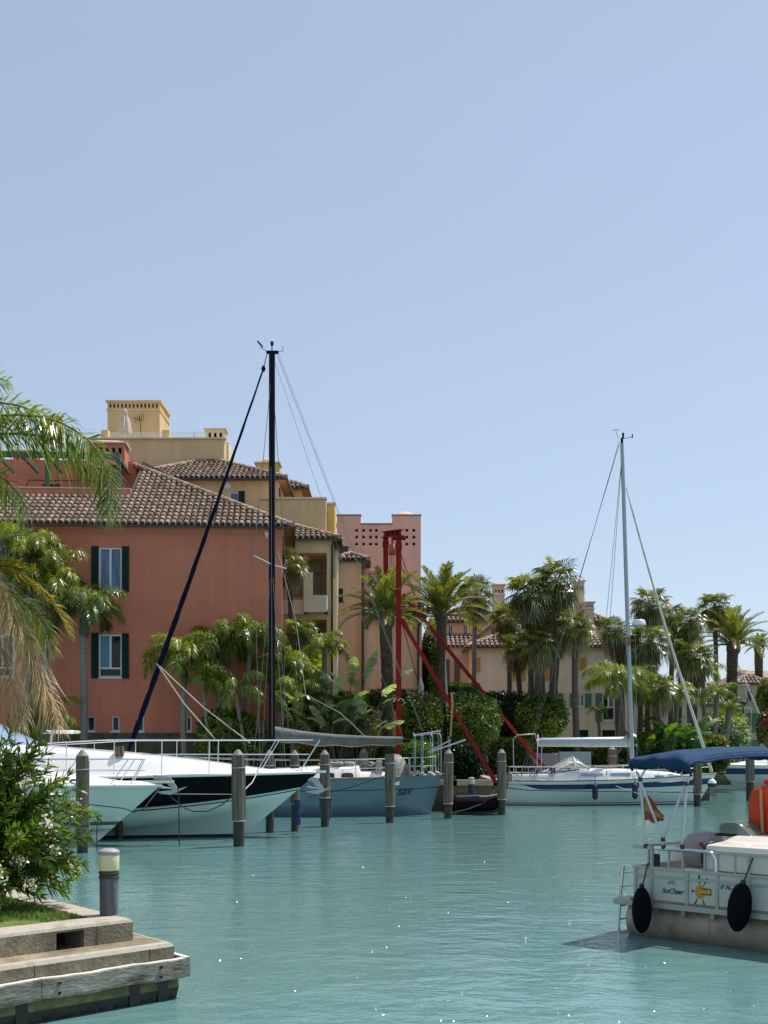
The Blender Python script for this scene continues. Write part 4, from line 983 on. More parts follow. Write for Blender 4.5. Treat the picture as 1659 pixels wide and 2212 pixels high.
# ------------------------------------------------------------------ boats
def boat_fn(L,B,hs,rake,srake=0.0,double=False,flare=.78,pw=(1.9,3.2),fine=1.0,chine=None,sterncut=.86):
    def pt(s,t,side):
        tt=max(t,-.5)
        x=s*(L-rake*(1-tt)) + (1-s)*srake*(1-tt)
        p=lerp(pw[0],pw[1],max(0,min(1,tt)))
        if double: g=1-abs(2*s-1)**lerp(2.0,3.0,max(0,min(1,tt)))
        else: g=(1-s**p)*(sterncut+(1-sterncut)*math.sin(min(1,s*2.2)*pi/2))
        fl=lerp(flare,1,max(0,tt)**.8) if tt>=0 else flare*(1+tt*1.2)
        if chine:
            tc=chine(s)
            if tt<tc: fl*=lerp(.62,.90,max(0,(tt+.3)/(tc+.3)))
        z=tt*hs(s) if tt>=0 else tt*.9
        return Vector((x, side*B/2*max(g,0)*fl, z))
    return pt
def hull_mesh(pt,tl,mats_i,n=48):
    """tl(s) -> list of t levels; mats_i -> material index of each interval"""
    mb=MB()
    for side in (-1,1):
        rows=[]
        for i in range(n+1):
            s=1-(1-i/n)**1.3 if True else i/n
            rows.append([pt(s,t,side) for t in tl(s)])
        mb.grid(rows,mf=lambda i,k:mats_i[k],r=.5)
    a=[pt(0,t,-1) for t in tl(0)]; b=[pt(0,t,1) for t in tl(0)]
    for k in range(len(a)-1): mb.add([a[k],b[k],b[k+1],a[k+1]],[(0,1,2,3)],mats_i[k],.5)
    return mb
def deck_mesh(pt,camber=.06,n=40,inset=0.0,dz=0.0):
    mb=MB(); rows=[]
    for i in range(n+1):
        s=1-(1-i/n)**1.3
        a=pt(s,1,-1); b=pt(s,1,1); row=[]
        for k in range(9):
            f=k/8; p=a.lerp(b,f); p.z+=camber*math.sin(pi*f)+dz; row.append(p)
        rows.append(row)
    mb.grid(rows,r=.5); return mb
def sheer_line(pt,side,s0=0,s1=1,n=30,dz=0,inset=0,t=1.0):
    out=[]
    for i in range(n+1):
        s=lerp(s0,s1,i/n); p=pt(s,t,side); p.z+=dz; p.y-=side*min(inset,abs(p.y)); out.append(p)
    return out
def loft(secs,mi=0,n_side=3):
    """secs: (x, half width at base, z base, half width at top, z top)"""
    rows=[]
    for (x,wb,zb,wt,zt) in secs:
        h=zt-zb; half=[(wb,zb),(lerp(wb,wt,.55),zb+h*.5),(lerp(wb,wt,.9),zb+h*.82),(wt*.93,zb+h*.95),(wt*.7,zb+h*.99),(wt*.3,zt+.02)]
        rows.append([Vector((x,-a,z)) for a,z in half]+[Vector((x,a,z)) for a,z in reversed(half)])
    mb=MB(); mb.grid(rows,r=.5,mi=mi); mb.add(rows[0],[tuple(range(len(rows[0])-1,-1,-1))],mi,.5); mb.add(rows[-1],[tuple(range(len(rows[0])))],mi,.5)
    return mb
def strip(pt,s0,s1,t0,t1,side,off=.006,n=16):
    """thin raised band on the hull side"""
    mb=MB(); rows=[]
    for i in range(n+1):
        s=lerp(s0,s1,i/n); ta=t0(s) if callable(t0) else t0; tb=t1(s) if callable(t1) else t1
        rows.append([pt(s,ta,side)+Vector((0,side*off,0)),pt(s,tb,side)+Vector((0,side*off,0))])
    mb.grid(rows,r=.5); return mb
def rail(mb,pts,feet,r=.016,drop=None):
    mb.tube(pts,r,6)
def sag(a,b,dip,n=14):
    a=Vector(a); b=Vector(b); return [a.lerp(b,i/n)-Vector((0,0,dip*4*(i/n)*(1-i/n))) for i in range(n+1)]
def rope(name,pts,r,m,label,group=None):
    b=MB(); b.tube(pts,r,6); o=b.build(name,M[m]); tag(o,label,'rope',group); return o

# --- motor yacht with the black band
d2=34.2
y2=empty('motor_yacht',(XA(690,d2)-12.6,d2,0),R(0.6),'white motor yacht with a broad black band along its hull and long chrome bow rails','motor yacht')
L2=12.6; hs2=lambda s:1.70+.15*s**2
pt2=boat_fn(L2,3.9,hs2,2.2,0,flare=.80,pw=(1.7,3.0),chine=lambda s:.10+.50*s**5)
def tl2(s):
    t0=.42+.34*s**4; tc=.10+.50*s**5; tc=min(tc,t0-.05)
    return [-.5,-.02,.04,tc*.98,tc,lerp(tc,t0,.5),t0-.055,t0-.035,t0-.02,t0,.7*t0+.3*.965,.965,1.0]
hull_mesh(pt2,tl2,[0,0,1,1,1,1,2,1,3,2,2,1]).build('hull',[M['hull_navy'],M['hull_green_bounce'],M['hull_black'],M['stripe_grey']],y2)
deck_mesh(pt2,.10).build('deck',M['gelcoat_deck'],y2)
b=MB()
for sd_ in (-1,1): b.tube(sheer_line(pt2,sd_,dz=-.02),.045,6)
b.build('rub_rail',M['gelcoat'],y2)
loft([(3.4,1.55,1.6,1.25,2.62),(4.6,1.55,1.6,1.2,2.60),(6.0,1.52,1.62,1.1,2.48),(7.5,1.42,1.65,.95,2.36),(9.0,1.2,1.7,.75,2.20),(10.3,.85,1.76,.45,2.02),(11.3,.45,1.80,.2,1.88)]).build('coachroof',M['gelcoat'],y2)
loft([(0.2,1.75,1.6,1.65,2.2),(3.4,1.72,1.6,1.6,2.45),(5.2,1.6,1.6,1.45,2.45)]).build('cockpit_coaming',M['gelcoat'],y2)
# windscreen
b=MB(); rows=[]
for k in range(13):
    a=-1+2*k/12; w_=1.45*a; xb=5.1-1.6*abs(a)**2.6; rows.append([Vector((xb,w_,2.45)),Vector((xb-1.9,w_*.86,3.33))])
b.grid(rows,r=.5); 
for side in (-1,1):
    b.add([(3.5,side*1.45,2.45),(1.6,side*1.25,3.33),(.2,side*1.25,3.33),(.2,side*1.5,2.45)],[(0,1,2,3)],0,.5)
b.build('windscreen',M['glass_blue'],y2)
b=MB(); b.tube([(5.15-1.6*abs(a)**2.6,1.46*a,2.46) for a in [-1+2*k/12 for k in range(13)]],.05,6); b.tube([(3.25-1.6*abs(a)**2.6,1.27*a,3.34) for a in [-1+2*k/12 for k in range(13)]],.05,6); b.build('windscreen_frame',M['gelcoat'],y2)
loft([(-.4,1.3,3.33,1.2,3.46),(1.0,1.32,3.34,1.25,3.5),(2.3,1.2,3.34,1.1,3.46),(3.0,.8,3.34,.7,3.40)]).build('hardtop',M['gelcoat'],y2)
b=MB(); b.bev(4.55,5.5,.4,1.3,2.93,3.03,.04); b.tube([(4.7,.9,2.4),(4.75,.9,2.95)],.04,6); b.build('radar_wing',M['gelcoat'],y2)
# bow rails
b=MB(); zr=2.74
for side in (-1,1):
    top=[]; 
    for i in range(24):
        s=lerp(.30,.985,i/23); p=pt2(s,1,side); top.append(Vector((p.x,p.y-side*.12 if abs(p.y)>.12 else 0,lerp(2.56,zr,min(1,(s-.3)/.25)))))
    top=[Vector((top[0].x-.7,top[0].y,2.45))]+top; b.tube(top,.020,6)
    mid=[Vector((p.x-.12,p.y,lerp(p.z,1.9,.48))) for p in top[12:]]; b.tube(mid,.015,6)
    for s in (.36,.46,.56,.66,.76,.86,.955):
        p=pt2(s,1,side); q=Vector((p.x+.02+ (.55 if s>.8 else 0),p.y-side*.12,zr if s>.5 else lerp(2.56,zr,(s-.3)/.25))); b.tube([Vector((p.x,p.y-side*.12,p.z)),q],.015,6)
a_=[Vector((pt2(.985,1,-1).x,-.02,zr)),Vector((pt2(.985,1,1).x,.02,zr))]
b.build('bow_rail',M['chrome'],y2)
b=MB(); b.bev(6.6,7.5,-2.2,-2.1,1.28,1.42,.02); 
pp=pt2(.60,.83,-1); b2=MB()
for (x0,x1,z0,z1) in ((7.3,7.95,1.33,1.53),):
    pass
def port(s,t,w,h,name,m,par,pt,side=-1,off=.01):
    c=pt(s,t,side); du_=(pt(s+.02,t,side)-c).normalized(); dv_=(pt(s,t+.05,side)-c).normalized(); n_=du_.cross(dv_).normalized()
    if n_.y*side<0: n_=-n_
    b=MB(); pts=[]
    for k in range(20):
        a=2*pi*k/20; ca,sa=math.cos(a),math.sin(a); e=.5
        pts.append(c+n_*off+du_*(w/2*math.copysign(abs(ca)**e,ca))+dv_*(h/2*math.copysign(abs(sa)**e,sa)))
    inner=[c+n_*(off+.002)+(p-c-n_*off)*.8 for p in pts]
    b.add(pts,[tuple(range(20))],0,.5); b.add(inner,[tuple(range(20))],1,.5); b.tube(pts+[pts[0]],.012,5,0)
    return b.build(name,m,par)
port(.52,.80,.62,.24,'porthole',[M['stripe_dark'],M['window_tint']],y2,pt2)
port(.615,.80,.10,.42,'porthole',[M['stripe_dark'],M['window_tint']],y2,pt2)
b=MB(); b.bev(9.9,10.3,-.12,.12,1.98,2.05,.02); b.build('deck_hatch',M['window_tint'],y2)
# plate anchor hanging under the bow
def anchor(name,par,o,sc=1.0,m='gelcoat'):
    b=MB(); b.prism([(-.55,.10),(-.1,.05),(.12,-.28),(.10,-.36),(-.02,-.34),(-.25,-.05),(-.55,-.02)],-.02,.02,'y')
    b.add([(.12,0,-.30),(-.42,-.28,-.20),(-.30,-.16,-.27)],[(0,1,2)],0,.5); b.add([(.12,0,-.30),(-.42,.28,-.20),(-.30,.16,-.27)],[(0,2,1)],0,.5)
    b.prism([(-.45,-.36),(.05,-.31),(.36,-.22),(-.05,-.44)],-.22,-.19,'y'); b.prism([(-.45,-.36),(.05,-.31),(.36,-.22),(-.05,-.44)],.19,.22,'y'); b.box(-.08,.02,-.2,.2,-.38,-.33)
    a=b.build(name,M[m],par); a.location=o; a.scale=(sc,)*3; return a
anchor('anchor',y2,(L2+.02,0,1.62),.95,'stripe_grey')
b=MB(); b.box(-.5,.18,-.07,.07,-.05,.02); b.build('anchor_roller',M['chrome'],y2,loc=(L2,0,1.86))

# --- plain hulled white motor yacht in front
d1=31.4
y1=empty('motor_yacht',(XA(350,d1)-10.2,d1,0),R(-0.5),'white motor yacht with a plain hull tinted by green water bounce just behind the oleander','motor yacht')
L1=10.2; hs1=lambda s:1.60-.04*s
pt1=boat_fn(L1,3.5,hs1,1.75,0,flare=.80,pw=(1.7,3.0),chine=lambda s:.05+.4*s**6)
def tl1(s):
    tc=.05+.22*s**6; return [-.5,-.02,.03,tc+.01,.22,.27+.06*s,.33+.06*s,.6,.80,.96,1.0]
hull_mesh(pt1,tl1,[1,1,1,1,1,2,1,1,1,0]).build('hull',[M['gelcoat'],M['hull_green_bounce'],M['stripe_dark']],y1)
deck_mesh(pt1,.10).build('deck',M['gelcoat_deck'],y1)
b=MB()
for sd_ in (-1,1): b.tube(sheer_line(pt1,sd_,dz=-.02),.05,6)
b.build('rub_rail',M['gelcoat'],y1)
loft([(.5,1.55,1.5,1.4,2.5),(3.0,1.5,1.5,1.3,2.55),(4.6,1.45,1.52,1.1,2.32),(6.3,1.3,1.55,.85,2.10),(8.0,.9,1.58,.5,1.82),(9.3,.4,1.58,.15,1.62)]).build('coachroof',M['gelcoat'],y1)
b=MB(); rows=[]
for k in range(13):
    a=-1+2*k/12; w_=1.3*a; xb=3.7-1.5*abs(a)**2.6; rows.append([Vector((xb,w_,2.42)),Vector((xb-1.2,w_*.86,3.1))])
b.grid(rows,r=.5)
for side in (-1,1): b.add([(2.2,side*1.3,2.42),(1.0,side*1.12,3.1),(.1,side*1.12,3.1),(.1,side*1.35,2.42)],[(0,1,2,3)],0,.5)
b.build('windscreen',M['glass_blue'],y1)
b=MB(); b.tube([(3.75-1.5*abs(a)**2.6,1.31*a,2.43) for a in [-1+2*k/12 for k in range(13)]],.05,6); b.tube([(2.55-1.5*abs(a)**2.6,1.14*a,3.11) for a in [-1+2*k/12 for k in range(13)]],.04,6); b.build('windscreen_frame',M['gelcoat'],y1)
b=MB(); zr=2.22
for side in (-1,1):
    top=[]
    for i in range(20):
        s=lerp(.35,.955,i/19); p=pt1(s,1,side); top.append(Vector((p.x,p.y-side*.1 if abs(p.y)>.1 else 0,zr)))
    b.tube(top,.018,6); b.tube([Vector((p.x,p.y,1.93)) for p in top[8:]],.013,6)
    for s in (.40,.52,.64,.76,.88):
        p=pt1(s,1,side); b.tube([Vector((p.x,p.y-side*.1,p.z)),Vector((p.x+.45,(p.y-side*.1)*.9,zr))],.014,6)
    b.tube([Vector((top[-1].x,top[-1].y,zr)),Vector((top[-1].x-.3,top[-1].y,1.62))],.014,6)
b.build('bow_rail',M['chrome'],y1)
anchor('anchor',y1,(L1+.32,0,1.72),.95,'stripe_grey')
b=MB(); b.box(-.5,.35,-.08,.08,-.04,.03); b.build('anchor_roller',M['chrome'],y1,loc=(L1,0,1.64))
b=MB(); pc=pt1(.80,1,-1); b.tube([(pc.x-.15,pc.y+.1,1.62),(pc.x-.1,pc.y+.1,1.70),(pc.x+.3,pc.y+.1,1.70),(pc.x+.35,pc.y+.1,1.62)],.03,6); b.build('cleat',M['rope_dark'],y1)

# --- blue sailing boat (bow to the left)
db=45.8
bs=empty('sailing_boat',(XA(955,db),db,0),R(180),'blue hulled sailing boat with a tall black mast, furled navy jib and grey covered boom','sailing boat')
Lb=12.5
def hsb(s): return 1.52-.62*s+.75*s*s if s<.9 else 1.52-.62*s+.75*s*s
ptb=boat_fn(Lb,3.7,hsb,1.6,.45,double=True,flare=.86)
def tlb(s): return [-.5,-.03,.0,.3,.6,.665,.69,.85,.975,1.0]
hull_mesh(ptb,tlb,[1,1,0,0,0,2,0,0,3],n=60).build('hull',[M['blue_hull'],M['antifoul'],M['stripe_navy'],M['teak']],bs)
deck_mesh(ptb,.05,dz=-.01).build('deck',M['gelcoat_deck'],bs)
b=MB()
for sd_ in (-1,1): b.tube(sheer_line(ptb,sd_,dz=.0),.04,6)
b.build('toe_rail',M['teak'],bs)
def bx_(x): return XA(955,db)-XA(x,db)   # local x from picture x at the boat's distance
def bz_(y): return ZA(y,db)
cab=[(bx_(862),1.15,1.15,1.0,1.42),(bx_(835),1.2,1.12,1.05,1.62),(bx_(780),1.25,1.10,1.08,1.64),(bx_(776),1.25,1.10,1.08,1.86),(bx_(680),1.2,1.10,1.0,1.84),(bx_(560),.9,1.15,.75,1.7),(bx_(440),.5,1.25,.4,1.55)]
loft(cab).build('coachroof',M['gelcoat'],bs)
for (x0,x1) in ((741,764),(712,724)):
    b=MB(); xa,xb=bx_(x1),bx_(x0); yy=1.19; pts=[]
    for k in range(20):
        a=2*pi*k/20; ca,sa=math.cos(a),math.sin(a); pts.append(Vector(((xa+xb)/2+(xb-xa)/2*math.copysign(abs(ca)**.45,ca),yy+.02,1.46+.12*math.copysign(abs(sa)**.45,sa))))
    b.add(pts,[tuple(range(20))],0,.5); b.tube(pts+[pts[0]],.018,5,1); b.build('cabin_window',[M['window_tint'],M['rubber']],bs)
mt=MB(); mx=bx_(587.5); mt.tube([(mx,0,1.3),(mx,0,bz_(764))],[.125,.118],12); mt.bev(mx-.26,mx+.22,-.1,.1,bz_(764),bz_(764)+.10,.03); mt.build('mast',M['mast_black'],bs)
b=MB(); zt=bz_(764)+.1; b.tube([(mx,0,zt),(mx,0,zt+.22)],.02,5); b.lathe([(.05,.2),(.06,.32),(.05,.36)],8,c=(mx,0,zt)); b.tube([(mx+.2,0,zt),(mx+.45,0,zt+.14)],.012,5); b.tube([(mx+.35,0,zt+.15),(mx+.55,0,zt+.38)],.035,5); b.tube([(mx-.2,0,zt-.02),(mx-.42,0,zt-.0),(mx-.42,0,zt+.16)],.012,5); b.build('masthead_gear',M['mast_black'],bs)
# furled jib from near the masthead to the bow
a=Vector((bx_(569),0,bz_(797))); e_=Vector((Lb-.35,0,hsb(1)+.15)); pts=[]; rr_=[]
for i in range(41):
    t=i/40; p=a.lerp(e_,t)-Vector((0,0,.35*math.sin(pi*t)*.3)); pts.append(p+Vector((0,.02*math.sin(i*1.7),0)))
    rr_.append(lerp(.03,.10,min(1,t*1.5))*(1+.10*math.sin(i*2.3)) if t<.93 else .06)
b=MB(); b.tube(pts,rr_,10); b.build('furled_jib',M['sail_navy'],bs)
b=MB(); b.tube([(mx+.2,0,bz_(764)-.02),a],.016,5); b.lathe([(.05,-.1),(.09,0),(.05,.12)],8,c=a); b.build('forestay',M['mast_black'],bs)
# boom with draped cover
b=MB(); x_e=bx_(870); rows=[]
for i in range(22):
    t=i/21; x=lerp(mx-.12,x_e,t); zc=2.86+.10*(1-t); hgt=.30*(1-t)**3+.09; dr=.16+.13*math.sin(t*pi)+.03*math.sin(t*23)
    rows.append([Vector((x,0,zc+hgt)),Vector((x,.10,zc+hgt*.6)),Vector((x,.15+.02*math.sin(t*17),zc)),Vector((x,.12,zc-dr)),Vector((x,.0,zc-dr-.04)),Vector((x,-.12,zc-dr)),Vector((x,-.15,zc)),Vector((x,-.10,zc+hgt*.6))])
b.grid(rows,closed=True,mf=lambda i,k:1 if k in (3,4) else 0); b.add(rows[-1],[tuple(range(8))],0); b.add(rows[0],[tuple(range(8))],0); b.build('boom_cover',[M['canvas_grey'],M['canvas_sand']],bs)
b=MB(); b.tube([(mx,0,2.75),(x_e-.28,0,2.80)],.07,8); b.build('boom',M['mast_black'],bs)
# spreaders and shrouds
b=MB(); zs=bz_(1220); b.tube([(mx,0,zs),(mx+.55,1.35,zs+.12)],.03,6); b.tube([(mx,0,zs),(mx-.42,-1.35,zs+.05)],.03,6); zs2=bz_(985)
b.build('spreader',M['alu_dull'],bs)
b=MB()
for side,sx in ((1,.55),(-1,-.42)):
    b.tube([(mx,0,bz_(800)),(mx+sx,side*1.35,zs+.1),(mx+.25*side,side*1.72,1.2)],.011,4); b.tube([(mx,0,zs),(mx+.6,side*1.7,1.2)],.011,4); b.tube([(mx,0,zs),(mx-.7,side*1.7,1.2)],.011,4)
b.tube([(mx-.22,0,bz_(770)),(.15,0,1.6)],.009,4); b.tube([(mx-.26,0,bz_(766)),(-.0+.1,.9,1.5)],.006,4)
b.tube([(mx,0,bz_(764)),(x_e,0,2.95)],.007,4)
b.tube([(mx+.02,.14,bz_(1010)),(mx-.02,.15,2.9)],.012,4)
b.build('rigging',M['wire'],bs)
b=MB()
for (x0_,y0_,x1_,y1_,yy) in ((870,1595,640,1380,.1),(640,1380,600,1400,.1),): pass
# lifelines, stanchions, stern arch and davits
b=MB()
for side in (-1,1):
    for dz in (.35,.68):
        b.tube([Vector((p.x,p.y-side*.08,p.z+dz)) for p in sheer_line(ptb,side,.02,.80,24)],.010 if dz<.5 else .014,5)
    for s in (.02,.06,.10,.14,.19,.26,.34,.43,.52,.61,.7,.8):
        p=ptb(s,1,side); b.tube([(p.x,p.y-side*.08,p.z),(p.x,p.y-side*.08,p.z+.70)],.015,5)
b.build('guard_rail',M['alu'],bs)
b=MB()
for xx in (bx_(950),bx_(932),bx_(912),bx_(896)):
    b.tube([(xx,-1.0,1.5),(xx,-1.05,2.9),(xx+.06,-.9,3.08),(xx+.06,.9,3.08),(xx,1.05,2.9),(xx,1.0,1.5)],.014,6)
b.tube([(bx_(896),1.02,3.0),(bx_(950),1.02,3.16)],.03,6); b.tube([(bx_(896),-1.02,3.0),(bx_(950),-1.02,3.1)],.03,6)
b.build('stern_arch',M['alu_dull'],bs)
b=MB(); b.box(bx_(945),bx_(905),-.9,.9,3.10,3.15); b.build('arch_panel',M['rubber'],bs)
b=MB()
for yy in (-.7,.7): b.tube([(bx_(925),yy,2.35),(bx_(990)-yy*.35,yy,2.83)],.035,6)
b.build('davit',M['alu_dull'],bs)
b=MB(); rows=[]
for k in range(9):
    a=pi*k/8; rows.append([Vector((bx_(x)+.03*math.sin(k*5+j),1.0*math.cos(a)*q,1.35+ (.95*q)*math.sin(a)**.6)) for j,(x,q) in enumerate(((848,1.0),(856,1.02),(864,.96),(871,.8),(879,.45)))])
b.grid(rows); b.build('sprayhood',M['canvas_sand'],bs)
b=MB(); b.bev(bx_(826),bx_(812),.5,1.1,1.55,2.05,.03); b.bev(bx_(870),bx_(885),-.3,.5,1.5,1.9,.03); b.build('deck_locker',M['canvas_sand'],bs)
b=MB()
for i in range(22):
    x=rng.uniform(bx_(950),bx_(880)); b.ell((x,rng.uniform(.6,1.1),1.5+rng.random()*.14),.07,.08,.05,7,5,mi=rng.choice((0,1,1)),jit=.5)
b.build('deck_clutter',[M['rubber'],M['alu_dull']],bs)
b=MB()
for i in range(9): b.ell((bx_(rng.uniform(700,800)),rng.uniform(-.6,.8),1.92),.28,.2,.10,8,5,jit=.4)
b.build('folded_sail',M['canvas_sand'],bs)
# name on the quarter
def text3d(s,size,mat_,parent,Mx,shear=0.0,name='lettering',ext=.002,sx=1.0):
    cu=bpy.data.curves.new(name,'FONT'); cu.body=s; cu.size=size; cu.shear=shear; cu.extrude=ext; cu.space_character=sx; cu.align_x='LEFT'
    t_=bpy.data.objects.new(name,cu); COL.objects.link(t_); dg_=bpy.context.evaluated_depsgraph_get(); me=bpy.data.meshes.new_from_object(t_.evaluated_get(dg_)); bpy.data.objects.remove(t_)
    me.materials.clear(); me.materials.append(mat_); o=bpy.data.objects.new(name,me); COL.objects.link(o); o.parent=parent; o.matrix_local=Mx; return o
pn=ptb(.135,.52,1); pn2=ptb(.09,.54,1); 
ux=(pn2-pn).normalized(); upv=(ptb(.135,.70,1)-pn).normalized(); nn=ux.cross(upv).normalized(); upv=nn.cross(ux)
start=pn+nn*.03
text3d('sav',.50,M['ink'],bs,Matrix(((ux.x,upv.x,nn.x,start.x),(ux.y,upv.y,nn.y,start.y),(ux.z,upv.z,nn.z,start.z),(0,0,0,1))),.5)

# --- white sailing boat with a navy band (bow to the right)
dw_=54.3
ws=empty('sailing_boat',(XA(1094,dw_),dw_,0),R(0.0),'white sailing boat with a navy blue band, grey mast and white furled jib','sailing boat')
Lw=XA(1548,dw_)-XA(1094,dw_)
hsw=lambda s:1.06-.12*s+.42*s*s
ptw=boat_fn(Lw,3.3,hsw,.85,-.25,flare=.84,pw=(1.8,2.6),sterncut=.72)
def tlw(s):
    a=max(.0,min(1,(s-.06)/.09)); return [-.5,-.02,.03,.07,.10,.35,.62,lerp(.86,.66,a),.87,.93,1.0]
hull_mesh(ptw,tlw,[1,1,3,1,0,0,0,2,0,3]).build('hull',[M['hull_green_bounce'],M['antifoul'],M['stripe_navy'],M['gelcoat']],ws)
deck_mesh(ptw,.05).build('deck',M['gelcoat_deck'],ws)
b=MB()
for sd_ in (-1,1): b.tube(sheer_line(ptw,sd_,dz=.02),.03,5)
b.build('toe_rail',M['teak'],ws)
def wx(x): return XA(x,dw_)-XA(1094,dw_)
def wz(y): return ZA(y,dw_-1.2)
loft([(wx(1100),1.25,1.0,1.2,1.42),(wx(1180),1.3,1.0,1.2,1.42),(wx(1240),1.25,1.0,1.1,1.62),(wx(1330),1.15,1.0,.95,1.62),(wx(1440),.85,1.0,.65,1.45),(wx(1490),.45,1.1,.3,1.25)]).build('coachroof',M['gelcoat'],ws)
for (x0,x1,z0,z1) in ((1245,1292,1.28,1.44),(1308,1352,1.27,1.43),(1404,1425,1.20,1.32)):
    b=MB(); ya=-1.26+ (wx(x0)-wx(1245))*.085; yb=-1.26+(wx(x1)-wx(1245))*.085; b.add([(wx(x0),ya,z0),(wx(x1),yb,z0-.01),(wx(x1),yb+.05,z1-.01),(wx(x0),ya+.05,z1)],[(0,1,2,3)],0,.5); b.build('cabin_window',M['glass_blue'],ws)
b=MB(); b.tube([(wx(1100),-1.27,1.40),(wx(1180),-1.30,1.42),(wx(1240),-1.25,1.58)],.03,5); b.build('coaming_stripe',M['stripe_navy'],ws)
b=MB(); mb0=Vector((wx(1366),0,1.5)); mtp=Vector((wx(1343.5),0,ZA(958,dw_))); b.tube([mb0,mtp],[.105,.085],12); b.build('mast',M['mast_grey'],ws)
b=MB(); b.tube([mtp,mtp+Vector((0,0,.25))],.06,8); b.tube([mtp+Vector((-.15,0,.2)),mtp+Vector((-.28,0,.6))],.01,4); b.tube([mtp+Vector((-.45,0,.6)),mtp+Vector((-.15,0,.62))],.012,4); b.tube([mtp+Vector((0,0,.2)),mtp+Vector((.45,0,.30))],.012,4); b.tube([mtp+Vector((.46,0,.25)),mtp+Vector((.48,0,.42))],.03,5); b.tube([mtp+Vector((.05,0,.25)),mtp+Vector((.05,0,.48))],.05,7); b.build('masthead_gear',M['mast_black'],ws)
b=MB(); b.tube([(wx(1160),0,ZA(1604,dw_)),(wx(1170),0,ZA(1602,dw_)),(wx(1350),0,ZA(1600,dw_)),(wx(1361),0,ZA(1601,dw_))],[.16,.17,.18,.12],16); b.build('boom',M['mast_grey'],ws)
b=MB(); b.tube([(wx(1163),0,ZA(1607,dw_)),(wx(1361),0,ZA(1608,dw_))],.125,10); b.build('rolled_mainsail',M['sail_white'],ws)
b=MB(); js=mb0.lerp(mtp,.865)+Vector((.12,0,0)); je=Vector((Lw-.22,0,1.45)); pts=[]; rr_=[]
for i in range(31):
    t=i/30; pts.append(js.lerp(je,t)-Vector((.12*math.sin(pi*t),0,0))); rr_.append(.02 if t<.04 else lerp(.035,.075,t)*(1+.12*math.sin(i*2.9)))
b.tube(pts,rr_,9); b.build('furled_jib',M['sail_white'],ws)
b=MB(); b.tube([mtp+Vector((-.12,0,.1)),(wx(1130),-.3,1.4)],.012,4); b.tube([mtp+Vector((-.12,0,-.05)),(wx(1128),.5,1.4)],.010,4)
for side in (-1,1):
    q=mb0.lerp(mtp,.45)+Vector((-.9,side*.5,.0)); b.tube([mb0.lerp(mtp,.97),q,(wx(1352),side*1.5,1.2)],.011,4); b.tube([mb0.lerp(mtp,.44),(wx(1342),side*1.45,1.2)],.010,4)
b.tube([(wx(1375),-.2,1.2),(wx(1371),-.05,ZA(1330,dw_))],.02,5)
b.tube([mb0.lerp(mtp,.09)+Vector((0,0,-.2)),(wx(1262),0,2.55)],.02,5)
b.build('rigging',M['wire'],ws)
b=MB(); zsp=mb0.lerp(mtp,.44); b.tube([zsp,zsp+Vector((-.85,-.45,.06))],.03,6); b.tube([zsp,zsp+Vector((-.85,.45,.06))],.03,6); b.build('spreader',M['rope_pale'],ws)
b=MB(); c_=Vector((wx(1380),-.0,ZA(1350,dw_))); b.lathe([(.22,-.02),(.31,.0),(.31,.06),(.27,.20),(.24,.23),(.01,.235)],20,c=c_,smooth=False); b.build('radar_dome',M['gelcoat'],ws)
b=MB(); b.box(c_.x-.45,c_.x+.2,-.05,.05,c_.z-.10,c_.z-.01); b.build('radar_bracket',M['mast_grey'],ws)
b=MB(); c2=mb0.lerp(mtp,.395)+Vector((0,-.115,0)); b.box(c2.x-.06,c2.x+.06,c2.y-.01,c2.y,c2.z-.2,c2.z+.2); b.build('mast_sticker',M['flag_red'],ws)
# sprayhood of clear vinyl with white edges
b=MB(); rows=[]; A0=[(1178,.02,1.40),(1200,.34,1.40),(1222,.62,1.42),(1234,.68,1.45),(1246,.52,1.50),(1264,.04,1.60)]
for k in range(15):
    a=pi*k/14; rows.append([Vector((wx(x),-1.2*math.copysign(abs(math.cos(a))**.6,math.cos(a))*(1-.12*h),z+h*math.sin(a)**.5)) for x,h,z in A0])
b.grid(rows,r=.5); sh=b.build('sprayhood',M['vinyl'],ws)
b=MB(); b.tube([r_[3] for r_ in rows],.04,6); b.tube([r_[5] for r_ in rows],.03,5); b.tube([r_[0] for r_ in rows][:1]+[rows[0][3]],.02,5)
b.tube(rows[2],.03,5); b.tube(rows[12],.03,5)
b.build('sprayhood_edge',M['gelcoat'],sh)
b=MB(); b.bev(wx(1183),wx(1191),-1.3,-1.1,1.42,1.66,.02); b.build('winch_cover',M['stripe_navy'],ws)
b=MB(); b.bev(wx(1150),wx(1156),-1.2,-1.0,1.42,1.56,.02); b.build('winch_cover',M['stripe_navy'],ws)
b=MB()
for side in (-1,1):
    for dz in (.34,.62): b.tube([Vector((p.x,p.y-side*.06,p.z+dz)) for p in sheer_line(ptw,side,.0,.97,24)],.010,4)
    for s in (.0,.06,.12,.2,.32,.45,.58,.7,.82,.91,.97):
        p=ptw(s,1,side); b.tube([(p.x,p.y-side*.06,p.z),(p.x,p.y-side*.06,p.z+.64)],.014,4)
b.tube([(wx(1105),-1.0,1.1),(wx(1103),-1.0,2.9),(wx(1112),-1.0,3.1),(wx(1150),-1.0,3.15),(wx(1153),-1.0,2.8)],.025,5)
b.tube([(wx(1153),-1,1.4),(wx(1156),-1.0,3.1),(wx(1160),1.0,3.1)],.022,5); b.tube([(wx(1166),-.4,1.4),(wx(1169),-.3,3.0)],.022,5)
b.build('guard_rail',M['alu'],ws)
b=MB()
for i in range(3): b.ell((wx(1140)+i*.09,-1.33,1.32),.04,.03,.04,8,6)
b.build('stern_lights',M['chrome'],ws)
b=MB()
